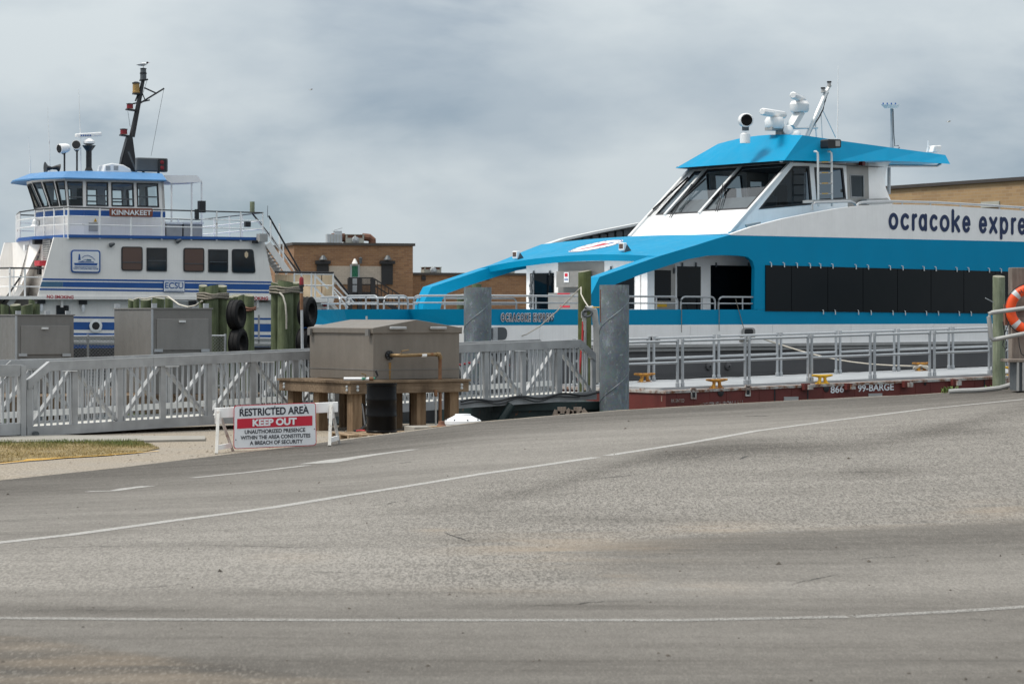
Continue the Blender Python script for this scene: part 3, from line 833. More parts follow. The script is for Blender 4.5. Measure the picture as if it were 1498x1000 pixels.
for dz in (1.05, 0.55):
    MB().bar(V((q0.x,-1.5,q0.z+dz)), V((q1.x,-1.5,q0.z+dz)), .06, .08).build('handrail', M['shutter'], st)
for i in range(9):
    f = i/8; p = t0 + (t1-t0)*f
    MB().bar(p, p + V((0,0,1.1)), .05, .05, (1,0,0)).build('baluster', M['shutter'], st)
for i in range(12):
    x = q0.x + (q1.x-q0.x)*(0.42 + 0.58*i/12)
    MB().bar(V((x,-1.5,q0.z)), V((x,-1.5,q0.z+1.05)), .03, .03, (1,0,0)).build('baluster', M['shutter'], st)
# roof plant
def roof_unit(fr, x0, x1, y0, b, name, label, kind, zroof):
    a, c = fr.side(x0, y0, b), fr.side(x1, y0, b); w = c.x - a.x; h = a.z - zroof
    t = thing(name, label, 'air conditioner', loc=fr.world((a.x, b, zroof)), rot=fr.rot, group='rooftop air conditioning units')
    if kind == 'louvre':
        MB().box(0, w, 0, w*.8, 0, h*.62).build('casing', M['hvac'], t)
        MB().box(.03, w-.03, .03, w*.8-.03, h*.62, h*.94).build('louvre', M['hvac_rust'], t)
        for f in (0, .5, 1): MB().box(f*(w-.12), f*(w-.12)+.12, -.02, .1, h*.6, h*.95).build('corner_post', M['hvac'], t)
        MB().box(-.05, w+.05, -.05, w*.8+.05, h*.94, h).build('lid', M['hvac'], t)
        MB().lathe((w*.52, -.02, h*.42), [(.0,-.35),(.28,-.32),(.28,.1),(.0,.2)], 10, (0.3,-1,-.2)).build('hood', M['hvac_metal'], t)
    else:
        MB().box(0, w, 0, w*.6, 0, h*.68).build('casing', M['hvac_metal'], t)
        MB().box(w*.52, w, .1, w*.55, h*.68, h*.9).build('duct', M['hvac_metal'], t)
        MB().prism([(w*.45,.1,h*.92),(w*1.02,.1,h*1.08),(w*1.02,.1,h*1.12),(w*.45,.1,h*.96)], (0,w*.5,0)).build('lid', M['hvac_metal'], t)
        for f in (.2,.4,.6,.8): MB().box(w*f-.02, w*f+.02, -.02, 0.01, .05, h*.66).build('seam', M['hvac'], t)
    return t, w, h
roof_unit(FB, 479, 500.5, 335.5, 3.0, 'ventilation_unit', 'galvanised ventilation box with raised hood on the brick building roof', 'duct', zt + .2)
_t, w, h = roof_unit(FB, 506, 532.5, 342.5, 3.0, 'air_conditioner', 'rooftop air conditioner with rusty louvres between two rusty ducts', 'louvre', zt + .2)
MB().tube([(-1.0,.5,.5),(0,.5,.5)], .34, 10).build('duct', M['hvac_rust'], _t)
MB().tube([(w,.5,h*.75),(w+.5,.5,h*.7),(w+.75,.5,h*.45),(w+.75,.5,0)], .3, 10).build('duct', M['hvac_rust'], _t)
wg = thing('brick_wing', 'low brown brick wing with small dark wall vents', 'building', FB)
zw = FB.side(680, 402.5, 2).z; aW = FB.side(985, 402, 2).x
MB().box(aR + .002, aW, 2, 14, 0, zw).build('wall', M['brick_brown'], wg)
MB().box(aR + .16, aW + .2, 1.85, 14.1, zw, zw + .18).build('roof', M['roof_edge'], wg)
for x in (619.5, 712.5):
    a = FB.side(x, 406.5, 2); MB().box(a.x - .16, a.x + .16, 1.9, 2.1, a.z - .16, a.z + .16).build('vent', M['shutter'], wg)
roof_unit(FB, 620.6, 645.6, 390.3, 5.0, 'air_conditioner', 'lone rooftop air conditioner on the low brick wing', 'louvre', zw + .18)
roof_unit(FB, 728, 753, 391, 5.0, 'air_conditioner', 'rooftop air conditioner showing beneath the blue ferry canopy', 'louvre', zw + .18)

FR = Frame(1640, 95, 58.4)
br = thing('tan_brick_building', 'long tan brick building behind the passenger ferry', 'building', FR)
zr = FR.front(1400, 270.2, 0).z; bE = FR.front(1235, 280, 0).y
MB().box(0, 16, 0, bE, 0, zr).build('wall', M['brick_tan'], br)
MB().box(-.12, 16.1, -.12, bE + .12, zr, zr + .14).build('roof', M['roof_edge'], br)
for x, y in ((1447, 299),):
    a = FR.front(x, y, -.05); MB().box(-.06, .06, a.y - .6, a.y + .5, a.z - .12, a.z + .12).build('vent', M['hvac'], br)
# ribbed ramp shed beyond the canopy
FS = Frame(785, 92, 64)
sh = thing('ribbed_metal_wall', 'sloping ribbed grey metal wall showing behind the blue canopy', 'wall', FS)
q = [FS.side(784, 364), FS.side(822, 351), FS.side(870, 340.5), FS.side(934, 328)]
MB().prism([V((q[0].x,0,-.6)), q[0], q[1], q[2], q[3], V((q[3].x,0,-.6))], (0,.35,0)).build('wall', M['skin_grey'], sh)
for a, b in zip(q[:-1], q[1:]): MB().bar(a + V((0,-.1,.02)), b + V((0,-.1,.02)), .5, .09).build('roof_trim', M['alu_light'], sh)
for x in (826, 842, 855, 868, 880, 891, 903, 914):
    f = FS.side(x, 340, 0).x; z = np.interp(f, [k.x for k in q], [k.z for k in q])
    MB().box(f - .13, f + .13, -.18, .0, -.5, z - .12).build('rib', M['dark_grey'], sh)
a = FS.side(912, 345, 0).x
MB().box(a, q[3].x + .01, -.03, .0, -.5, q[2].z).build('red_panel', M['red_wall'], sh)

# thin line of trees on the far shore
rng = random.Random(5); m = MB()
for i in range(420):
    D = rng.uniform(640, 720); px = rng.uniform(-500, 120); r = rng.uniform(.8, 2.2)
    c = V(((px-CX)/F*D, D, rng.uniform(.5, 2.6)))
    n = 5; ring = [c + V((r*math.cos(k*6.283/n)*rng.uniform(.6,1.2), r*math.sin(k*6.283/n)*rng.uniform(.6,1.2), rng.uniform(-.4,.4))) for k in range(n)]
    m.add(ring + [c + V((0,0,r*rng.uniform(.6,1.1))), c - V((0,0,r))], [(k, (k+1) % n, n) for k in range(n)] + [((k+1) % n, k, n+1) for k in range(n)])
tag(m.build('far_trees', M['tree_far']), 'thin dark line of trees on the far shore', 'trees', kind='stuff')
# ------------------------------------------------------------------ car ferry (blue striped, seen broadside)
FK = Frame(95, 87, 64)
K = thing('car_ferry', 'white car ferry with blue stripes, black raked mast and brown name board', 'ferry', FK)
S = FK.side
def kbox(name, x0, x1, y0, y1, b0, b1, mat, parent=None, ref=0.0):
    """box whose near face is seen between the photo points (x0, y0) and (x1, y1)"""
    a, c = S(x0, y0, ref), S(x1, y1, ref)
    return MB().box(a.x, c.x, b0, b1, min(a.z, c.z), max(a.z, c.z)).build(name, M[mat], parent or K)
def kquad(name, pix, b, mat, parent=None, thick=0.02, rnd=0.0):
    pts = [S(x, y, b) for x, y in pix]
    if rnd: pts = round_poly(pts, rnd, 3)
    return MB().prism(pts, (0, thick, 0)).build(name, M[mat], parent or K)
BW = 7.2                                # beam of the deckhouse
# deckhouse: raked side walls that run past the front bulkhead as wings
def side_wall(pix, b, d, name, mat='white_old'):
    return MB().prism([S(x, y, 0) + V((0, b, 0)) for x, y in pix], (0, d, 0)).build(name, M[mat], K)
wallpix = [(79, 347), (387, 353), (404, 439), (55, 436), (57, 428)]
side_wall(wallpix, 0.0, 0.12, 'side_wall'); side_wall(wallpix, BW - .12, 0.12, 'side_wall')
zf = S(80, 347).z; zdk = S(60, 437).z
aF0, aF1 = S(80, 347).x - 0.15, S(385, 352).x
fb = MB().box(aF0 + .42, aF0 + .5, .122, BW - .122, zdk - .3, zf).build('front_bulkhead', M['white_old'], K)
MB().box(aF1 - .2, aF1 - .12, .122, BW - .122, zdk - .3, zf - .2).build('rear_bulkhead', M['white_old'], K)
# louvre, door, sticker and red box on the front bulkhead
ax = aF0 + .40
def fq(x, y): return FK.front(x, y, ax)
a, c = fq(75.5, 351), fq(64, 382)
lv = MB().box(ax - .03, ax + .02, min(a.y,c.y), max(a.y,c.y), c.z, a.z).build('louvre', M['dark_grey'], fb)
for i in range(9):
    z = c.z + (a.z-c.z)*(i+.5)/9; MB().box(ax - .06, ax - .031, min(a.y,c.y)+.02, max(a.y,c.y)-.02, z - .03, z + .03).build('slat', M['rub_grey'], lv)
a, c = fq(60.5, 384), fq(56.5, 402); MB().box(ax - .08, ax, min(a.y,c.y), max(a.y,c.y), c.z, a.z).build('door_window', M['black_glass'], fb)
a, c = fq(69.5, 381), fq(62, 389); MB().box(ax - .3, ax, min(a.y,c.y), max(a.y,c.y), c.z, a.z).build('extinguisher_box', M['red_text'], fb)
a, c = fq(56, 373), fq(51, 377.5); MB().box(ax - .02, ax, min(a.y,c.y), max(a.y,c.y), c.z, a.z).build('notice', M['deep_blue'], fb)
for y0, y1 in ((366.2, 368), (369, 371)):
    a, c = fq(58.5, y0), fq(49.5, y1); MB().box(ax - .02, ax, min(a.y,c.y), max(a.y,c.y), c.z, a.z).build('notice', M['faded_blue'], fb)
for x, y in ((60.5, 353.5), (46.5, 363)):
    a = fq(x, y); MB().box(ax - .3, ax, a.y - .14, a.y + .14, a.z - .1, a.z + .12).build('deck_lamp', M['black' if x > 50 else 'white_rail'], K)
# stripes and lettering on the deckhouse
def stripe(x0, x1, ya0, ya1, yb0, yb1, mat, b=-.006):
    kquad('stripe', [(x0[0], ya0), (x1[0], yb0), (x1[1], yb1), (x0[1], ya1)], b, mat, thick=.012)
stripe((62.8, 61.8), (397.5, 398.2), 407.0, 409.6, 411.6, 414.2, 'deep_blue')
stripe((92, 92), (398.8, 400.8), 412.0, 419.6, 415.7, 424.0, 'deep_blue')
stripe((61.1, 58.7), (91.8, 91.8), 411.8, 419.4, 412.0, 419.6, 'faded_blue')
stripe((58.4, 57.6), (401.2, 401.7), 421.6, 424.2, 426.2, 428.8, 'deep_blue')
def ktext(body, x0, x1, yb0, yb1, h, b, mat, bold=.012, off=-.01, parent=None, name='lettering', spacing=1.0):
    return lettering(body, [S(x0, yb0, b), S(x1, yb1, b), S(x1, yb1 - h, b), S(x0, yb0 - h, b)], M[mat], parent or K, name, bold, spacing, (0, off, 0))
ktext('NO SMOKING', 68.5, 107.5, 436.3, 437.0, 5.0, -.062, 'red_text', .03)
ktext('NO SMOKING', 353, 392, 438.3, 438.8, 5.0, -.062, 'red_text', .03)
# college and ferry system plaques
pl = kquad('plaque', [(239.3, 410), (270.5, 410.5), (270.5, 427.2), (239.3, 426.8)], -.06, 'deep_blue', thick=.05)
kquad('plaque_face', [(240, 410.8), (269.8, 411.3), (269.8, 426.4), (240, 426)], -.075, 'sign_white', pl, .012)
ktext('ECSU', 241.6, 268.2, 421.8, 422.0, 8.8, -.085, 'deep_blue', .012, 0, pl)
for y in (412.8, 424.6): kquad('rule', [(242, y), (268, y+.2), (268, y+.6), (242, y+.4)], -.083, 'deep_blue', pl, .004)
sg = kquad('plaque', [(104, 365.2), (147, 365.8), (147, 399.4), (104, 398.6)], -.06, 'deep_blue', thick=.05, rnd=.12)
kquad('plaque_face', [(106, 367.2), (145, 367.8), (145, 397.4), (106, 396.6)], -.075, 'sign_white', sg, .012, rnd=.08)
ktext('NORTH CAROLINA FERRY SYSTEM', 107.6, 143.8, 393.8, 394.5, 2.4, -.085, 'deep_blue', .014, 0, sg)
kquad('ferry_emblem', [(108, 384.4), (143, 385), (141.5, 388.2), (109.5, 387.8)], -.085, 'deep_blue', sg, .006)
kquad('ferry_emblem', [(116, 382.4), (137, 382.8), (138, 384), (114, 383.6)], -.085, 'deep_blue', sg, .006)
kquad('ferry_emblem', [(127, 379), (133, 379.2), (134, 381.6), (126, 381.4)], -.085, 'faded_blue', sg, .006)
kquad('ferry_emblem', [(115.3, 371.5), (117, 371.5), (118.2, 380.5), (114.4, 380.5)], -.085, 'deep_blue', sg, .006)
for i, (x0, y0, x1, y1) in enumerate(((120, 377, 124, 374), (124, 374, 129, 373.5), (129, 373.5, 134, 375.5), (134, 375.5, 139, 380), (119, 382, 126, 379.5), (109, 390, 142, 390.6))):
    MB().bar(S(x0, y0, -.088), S(x1, y1, -.088), .006, .018).build('emblem_line', M['deep_blue'], sg)
# deckhouse windows
def kwin(x0, x1, y0, y1, b, mat, sash=None, slant=0.0, rnd=.1):
    o = [(x0, y0), (x1 - slant, y0 + .3), (x1, y1 + .4), (x0, y1)]
    f = kquad('window', o, b - .045, 'black', thick=.06, rnd=rnd)
    i = [(x0 + 1.6, y0 + 1.6), (x1 - slant - 1.4, y0 + 1.9), (x1 - 1.7, y1 - 1.1), (x0 + 1.6, y1 - 1.5)]
    kquad('pane', i, b - .052, mat, f, .005, rnd*.6)
    if sash:
        kquad('sash_bar', [(x0 + 1.5, sash), (x1 - 1.5, sash + .2), (x1 - 1.5, sash + 1.2), (x0 + 1.5, sash + 1)], b - .07, 'dark_grey', f, .016)
    return f
kwin(177.8, 208.8, 360.5, 395.8, 0, 'brown_glass', 383); kwin(214.8, 244.3, 362.2, 396.4, 0, 'dark_glass', 380.6, rnd=.02)  # brown pane: reflected building painted into the glass colour
kwin(268.6, 299, 362.4, 397.4, 0, 'brown_glass', 385); kwin(305, 333.8, 364.6, 398, 0, 'dark_glass', 382.6, rnd=.02)
kwin(339.6, 374.2, 364.2, 399, 0, 'dark_glass', None, 3.6)
w = kquad('window_sticker', [(358, 370), (360.5, 367.4), (363, 370), (363, 375), (360.5, 377.6), (358, 375)], -.06, 'ply', thick=.004)
for x in (164.5, 262):
    a = S(x, 357.5 if x < 200 else 352, -.15); MB().lathe((a.x, -.15, a.z), [(0,-.1),(.09,-.1),(.05,.08),(0,.12)], 8, (0.5,-.7,.3)).build('floodlight', M['dark_grey'], K)
# main deck edge, lower wall, hull
zl = S(60, 437).z
dk = MB().box(S(14, 433.5).x - 1.2, S(488, 436).x, -.06, BW + .06, S(60, 437.8).z, S(60, 433).z).build('main_deck', M['white_old'], K)
wl_ = side_wall([(60, 437.6), (488, 443.5), (512, 468), (514, 520), (10, 520), (30, 465)], 0.30, .1, 'lower_wall')
side_wall([(60, 437.6), (488, 443.5), (512, 468), (514, 520), (10, 520), (30, 465)], BW - .4, .1, 'lower_wall')
for (ya, yb, y2a, y2b, mt) in ((462.6, 465.2, 465.6, 468.4, 'deep_blue'), (470.5, 481.5, 474.5, 486.0, 'deep_blue'), (486.4, 489.8, 490.8, 494.0, 'deep_blue'), (503.4, 510, 508, 514, 'deep_blue')):
    kquad('stripe', [(12, ya - .6), (508, y2a + .2), (510, y2b + .2), (12, yb - .6)], .292, mt, thick=.012)
for y in (493.0, 500.6):
    MB().bar(S(12, y - .6, .25), S(508, y + 4, .25), .1, .06).build('rub_rail', M['rub_grey'], K)
a, c = S(-30, 510, .3) - V((4.2,0,0)), S(516, 514, .3)
MB().prism([V((a.x-3,.25,a.z)), V((c.x+3,.25,a.z)), V((c.x+2,.25,-1.2)), V((a.x-2,.25,-1.2))], (0, BW - .5, 0)).build('hull', M['hull_black'], K)
ph = S(140, 476.6, .26)
pt = MB().lathe((ph.x, .27, ph.z), [(.22,0),(.24,.03),(.15,.05),(.14,.02)], 20, (0,-1,0)).build('porthole', M['white_rail'], K)
MB().lathe((ph.x, .27, ph.z), [(.0,.025),(.145,.025),(.145,.0)], 16, (0,-1,0)).build('pane', M['dark_glass'], pt)
kwin(82.6, 100.6, 446.4, 460.2, .3, 'dark_glass', rnd=.02)
for x, y in ((60.5, 443), (121.5, 444), (282, 445)):
    a = S(x, y, .2); lp = MB().box(a.x - .13, a.x + .13, .12, .3, a.z - .03, a.z + .12).build('bulkhead_lamp', M['black'], K)
    MB().lathe((a.x, .18, a.z - .3), [(.05,0),(.07,.15),(.05,.27)], 8).build('lamp_glass', M['sign_white'], lp)
kquad('doorway', [(377.5, 460.5), (380, 460.5), (380, 503), (377.5, 503)], .28, 'rub_grey', thick=.03)
# white end plate sloping to the water, red horn and plate
kquad('end_plate', [(448, 441), (486, 441), (512, 472), (506, 472), (484, 447), (448, 447)], .2, 'white_old', thick=.1)
a = S(475.3, 444.5, .15); MB().lathe((a.x, .15, a.z), [(0,.06),(.09,.05),(.1,0),(.1,-.1),(0,-.1)], 14, (0,-1,0)).build('alarm_bell', M['red_lamp'], K)
kquad('red_label', [(470.5, 451.6), (477, 451.8), (477, 454.6), (470.5, 454.4)], .285, 'red_text', thick=.01)
kquad('red_label', [(454.5, 473), (464, 473.4), (464, 477.4), (454.5, 477)], .285, 'red_text', thick=.005)
# -- upper deck with blue edge
dz0, dz1 = S(95, 347.4).z, S(95, 343).z
odl = [S(99, 345).x, S(384, 350).x]
def deck_ring(z):
    tip = FK.side(27, 347, BW - 2.6)
    return [V((odl[0], -.12, z)), V((odl[1] + .05, -.12, z)), V((odl[1] + .05, BW + .12, z)), V((odl[0], BW + .12, z)), V((tip.x, BW - 2.6, z)), V((tip.x, 2.6, z))]
MB().loft([deck_ring(dz0), deck_ring(dz1)]).build('upper_deck', M['deep_blue'], K)
# -- railings of the upper deck
tip = FK.side(29, 309, BW - 2.5)
z_t, z_m, z_l = S(99, 303.2, -.1).z, S(101, 315.6, -.1).z, S(101, 328, -.1).z
path = [V((odl[1], -.08, 0)), V((odl[0], -.08, 0)), V((tip.x, 2.5, 0)), V((tip.x, BW - 2.5, 0)), V((odl[0], BW + .08, 0)), V((odl[1], BW + .08, 0))]
sagf = lambda p, z: V((p.x, p.y, z - 0.06 * (p.x - odl[0]) / (odl[1]-odl[0])))
MB().tube([sagf(p, z_t) for p in path], .028, 6).build('top_rail', M['black'], K)
for z in (z_m, z_l): MB().tube([sagf(p, z) for p in path], .022, 6).build('rail', M['white_rail'], K)
def kpost(p, z0, z1, r=.03, mat='white_rail', name='post'): return MB().cyl(V((p.x, p.y, z0)), V((p.x, p.y, z1)), r, r, 6).build(name, M[mat], K)
for x in (100, 146, 191.5, 236.5, 280, 317, 352):
    p = S(x, 320, -.08); kpost(V((p.x, -.08, 0)), dz1 - .15, z_t - .05 * (x/384.0), .035)
    kpost(V((p.x, BW + .08, 0)), dz1 - .1, z_t - .05)
p = S(390, 320, -.08); kpost(V((odl[1] - .02, -.08, 0)), dz1 - .1, z_t - .06)
for f in (.12, .42, .72, 1.0):
    q = path[1] + (path[2]-path[1])*f; kpost(q, dz1 - .1, z_t); q = path[4] + (path[3]-path[4])*f; kpost(q, dz1 - .1, z_t)
for y in (.3, .5, .75): kpost(V((odl[1] - .03, BW*y, 0)), dz1, z_t - .06)
for z in (z_t, z_m, z_l): MB().tube([V((odl[1]-.02, -.08, z-.06)), V((odl[1]-.02, BW+.08, z-.06))], .022, 6).build('rail', M['black' if z == z_t else 'white_rail'], K)
# -- wheelhouse: faceted front, see-through windows
HB0, HB1 = .6, 5.4; HC = (HB0 + HB1)/2
zb, zs0, zs1, ztop = dz1, S(163, 302.5, HB0).z, S(163, 266.5, HB0).z, S(163, 262.5, HB0).z
top_px = [(239.5, HB0), (123, HB0), (95.5, HB0 + .16), (79, HB0 + .62), (60, HB0 + 1.35), (45, HC - .25)]
bot_px = [(241.5, HB0), (123, HB0), (99, HB0 + .16), (88, HB0 + .62), (73.5, HB0 + 1.35), (62, HC - .25)]
tp = [(S(x, 262, b).x, b) for x, b in top_px]; bp = [(S(x, 305, b).x, b) for x, b in bot_px]
mir = lambda L: L + [(a, 2*HC - b) for a, b in reversed(L)]
tp, bp = mir(tp), mir(bp); n = len(tp)
def wh(i, f, z):
    """point on the wheelhouse wall outline: i index, f fraction to i+1"""
    k = (z - zb)/(ztop - zb); kk = max(0.0, (z - zs0)/(ztop - zs0))
    A = [V((bp[j % n][0]*(1-kk) + tp[j % n][0]*kk, bp[j % n][1]*(1-kk) + tp[j % n][1]*kk, z)) for j in (i, i+1)]
    return A[0]*(1-f) + A[1]*f
low = MB().loft([[wh(i, 0, zb) for i in range(n)], [wh(i, 0, zs0 - .02) for i in range(n)]], cap=True).build('wheelhouse_base', M['white_old'], K)
band = MB()
for i in range(n):
    zA, zB = S(163, 316.5, HB0).z, S(163, 308, HB0).z
    d = (wh(i, 1, zA) - wh(i, 0, zA)); nr_ = V((d.y, -d.x, 0)).normalized()
    cc = V((3.0, HC, zA));  nr_ = nr_ if (wh(i, .5, zA) - cc).dot(nr_) > 0 else -nr_
    band.poly([wh(i,0,zA)+nr_*.012, wh(i,1,zA)+nr_*.012, wh(i,1,zB)+nr_*.012, wh(i,0,zB)+nr_*.012])
band.build('blue_band', M['deep_blue'], K)
inner = V((0,0,0))
def wh_cell(i, f0, f1, wf0, wf1, z0, z1, sash=None):
    """one wall bay with a real window opening"""
    o = [wh(i, f0, zs0 - .02), wh(i, f1, zs0 - .02), wh(i, f1, ztop), wh(i, f0, ztop)]
    w_ = [wh(i, wf0, z0), wh(i, wf1, z0), wh(i, wf1, z1), wh(i, wf0, z1)]
    d = o[1]-o[0]; nn = V((d.y, -d.x, 0)).normalized(); nn = nn if (o[0] - V((3.0, HC, 0))).dot(nn) > 0 else -nn
    wall = MB().holed(o, w_, -nn*.1).build('wall_bay', M['white_old'], K)
    ww = [p + nn*.02 for p in w_]; c = sum(ww, V())/4
    fr_ = MB().holed([c + (p-c)*1.05 for p in ww], [c + (p-c)*.93 for p in ww], -nn*.08).build('window_frame', M['black'], wall)
    MB().poly([p - nn*.03 for p in ww]).build('pane', M['glass'], wall, recalc=False)
    if sash is not None:
        a, b = ww[0]*(1-sash) + ww[3]*sash, ww[1]*(1-sash) + ww[2]*sash
        MB().bar(a, b, .04, .05).build('sash_bar', M['dark_grey'], wall)
wz0, wz1 = S(163, 301, HB0).z, S(163, 267.5, HB0).z
aL, aR_ = wh(0, 1, wz0).x, wh(0, 0, wz0).x
fx = lambda x: (wh(0, 0, wz0).x - S(x, 290, HB0).x)/(aR_ - aL)
edges = [237.5, 199, 161, 124]; wins = [(232, 201.5), (195.5, 163.8), (157.8, 127)]
for k in range(3):
    f0, f1 = (0 if k == 0 else fx(edges[k])), (1 if k == 2 else fx(edges[k+1]))
    wh_cell(0, f0, f1, fx(wins[k][0]), fx(wins[k][1]), wz0, wz1, .42 if k != 1 else .3)
for i in range(1, n//2 - 1): wh_cell(i, 0, 1, .1, .9, wz0, wz1 + (.02 if i > 1 else 0), .35 if i == 1 else None)
wh_cell(n//2 - 1, 0, 1, .1, .9, wz0, wz1)
for i in range(n//2, n - 2): wh_cell(i, 0, 1, .1, .9, wz0, wz1)
for k in range(3): wh_cell(n-2, k/3, (k+1)/3, k/3 + .05, (k+1)/3 - .05, wz0, wz1, .45)
wh_cell(n-1, 0, .5, .06, .44, wz0, wz1); wh_cell(n-1, .5, 1, .56, .94, wz0, wz1)
MB().box(S(100, 300, 2).x, S(120, 300, 2).x, HC - 1.3, HC + 1.3, zs0 - .3, zs0 + .3).build('console', M['interior'], K)
MB().cyl(V((S(112,300,HC).x, HC-.4, zs0)), V((S(112,300,HC).x, HC-.4, zs0+.75)), .14, .1, 8).build('chart_screen', M['interior'], K)
MB().cyl(V((S(215,300,HC).x, HC+.6, zb)), V((S(215,300,HC).x, HC+.6, ztop)), .12, .12, 8).build('inner_post', M['board_brown'], K)
# roof with a sloping visor
rb_px = [(243.5, .3), (92, .38), (45, 1.55), (22, HC - .2)]
rt_px = [(237, .75), (99, .85), (66, 1.7), (46, HC - .2)]
zr0, zr1 = S(92, 259.5, .38).z, S(160, 252, .8).z
ring0 = mir([(S(x, 262, b).x, b) for x, b in rb_px]); ring1 = mir([(S(x, 253, b).x, b) for x, b in rt_px])
RZ = lambda a: zr1 + .0
ring_in = [((a*.93 + .25), HC + (b-HC)*.9) for a, b in ring0]
roof = MB().loft([[V((a, b, zr0 - .02)) for a, b in ring_in], [V((a, b, zr0 - .05)) for a, b in ring0], [V((a, b, zr0)) for a, b in ring0], [V((a, b, zr1)) for a, b in ring1], [V((HC*.0 + 3 + (a-3)*.6, HC + (b-HC)*.5, zr1 + .1)) for a, b in ring1]]).build('roof', M['roof_blue'], K)
# name board
nb = kquad('name_board', [(160.5, 304.2), (223.5, 304.9), (223.5, 317.4), (160.5, 316.4)], -.12, 'board_brown', thick=.05, rnd=.06)
ktext('KINNAKEET', 163.5, 221.5, 314.2, 315, 7.4, -.14, 'sign_white', .022, 0, nb)
# -- things on the roof, all part of the ferry
zR = zr1 + .1
def on_roof(x, b): return V((S(x, 250, b).x, b, zR))
def zpx(x, y, b): return S(x, y, b).z
for x, y0, y1, b in ((44, 252, 201, HC), (72.5, 248, 156, HC), (118, 248, 131, 2.2)):
    p = on_roof(x, b); tz = S(x - 3, y1, b)
    MB().tube([V((p.x, b, zR - .1)), V((p.x, b, zR + (tz.z - zR)*.35)), V((tz.x, b, tz.z))], [.028, .02, .007], 6).build('whip_antenna', M['white_rail'], K)
# air horn
h0, h1 = S(66, 246, 2.6), S(87, 246, 2.6)
hn = MB().tube([h0, S(70, 246, 2.6), S(76, 246, 2.6)], [.24, .1, .05], 12).build('air_horn', M['black'], K)
MB().tube([h1, S(83, 245, 2.6), S(76, 246, 2.6)], [.16, .09, .05], 12).build('horn_bell', M['black'], hn)
# searchlights
for x, y, d, post, tilt in ((93, 217, 1, 94.3, (-.85,-.3,-.12)), (112, 213, 0, 112.6, (-.35,-1,.1))):
    b = 2.0; c = S(x, y, b); p = S(post, 249, b)
    MB().cyl(V((p.x, b, zR - .15)), V((p.x, b, c.z - .1)), .035, .035, 6).build('lamp_post', M['black'], K)
    ax_ = V(tilt).normalized()
    sl = MB().lathe(c, [(0,-.2),(.14,-.2),(.17,-.12),(.185,.2),(.17,.2)], 16, ax_).build('searchlight', M['white_clean'], K, smooth=True)
    MB().lathe(c, [(0,.206),(.15,.208),(.155,.201)], 16, ax_).build('lens', M['dark_glass'], sl)
    MB().tube(arc_pts(c + V((0,0,0)), .22, 180, 360, 8, (0.7,.7,0), (0,0,1)), .018, 6).build('yoke', M['black'], sl)
# radar
b = 2.2; p = S(130, 250, b); zc_ = S(130, 213, b).z
rd = MB().lathe((p.x, b, zR - .1), [(.2,0),(.11,.25),(.11,zc_ - zR - .1),(.26,zc_ - zR + .1)], 10).build('radar_pedestal', M['black'], K)
d0 = S(130, 212, b).z; MB().lathe((p.x, b, d0), [(.12,0),(.22,.05),(.22,.13),(.1,.24),(0,.25)], 16).build('radar_housing', M['white_clean'], rd, smooth=True)
e0, e1 = S(110, 199.5, b), S(148.5, 197, b)
rb_ = MB().bar(e0 + V((0,0,.02)), e1 + V((0,0,.02)), .16, .15).build('radar_bar', M['white_clean'], rd, bevel=.04)
for _x in (118, 121.2, 124.4, 127.6, 131): kquad('maker_mark', [(_x, 197.2), (_x+2.2, 197.1), (_x+2.2, 199.3), (_x, 199.4)], b - .09, 'deep_blue', rd, .004)
# air conditioner
a, c = S(150.5, 252, 1.6), S(192.5, 239.5, 1.6); w_ = c.x - a.x; h_ = c.z - a.z
ac = MB().prism([V((a.x,1.6,zR-.12)), V((c.x,1.6,zR-.12)), V((c.x-.02,1.6,zR+h_*.25)), V((c.x-.3,1.6,c.z-.05)), V((a.x+.35,1.6,c.z)), V((a.x+.08,1.6,c.z-.06))], (0,.9,0)).build('roof_air_conditioner', M['white_clean'], K, bevel=.04)
for x in (155, 166.5):
    q = S(x, 242.5, 1.59); q2 = S(x + 6.5, 249, 1.59); MB().box(q.x, q2.x, 1.585, 1.6, q2.z, q.z).build('vent', M['rub_grey'], ac)
# signal board
a, c = S(200, 250.5, 1.3), S(246, 231.5, 1.3)
sb = MB().box(a.x, c.x, 1.3, 1.55, a.z, c.z).build('signal_box', M['dark_grey'], K, bevel=.05)
for x in (210, 232): q = S(x, 251, 1.4); MB().cyl(V((q.x,1.42,zR-.15)), V((q.x,1.42,a.z)), .05, .05, 8).build('bracket', M['black'], sb)
q = S(237.5, 242, 1.25); MB().box(q.x - .14, q.x + .14, 1.22, 1.3, a.z + .04, c.z - .04).build('lamp_case', M['black'], sb)
for y in (237.5, 245.5):
    q = S(237.5, y, 1.2); MB().lathe((q.x, 1.22, q.z), [(0,.02),(.07,.015),(.08,0)], 10, (0,-1,0)).build('red_lamp', M['red_lamp'], sb)
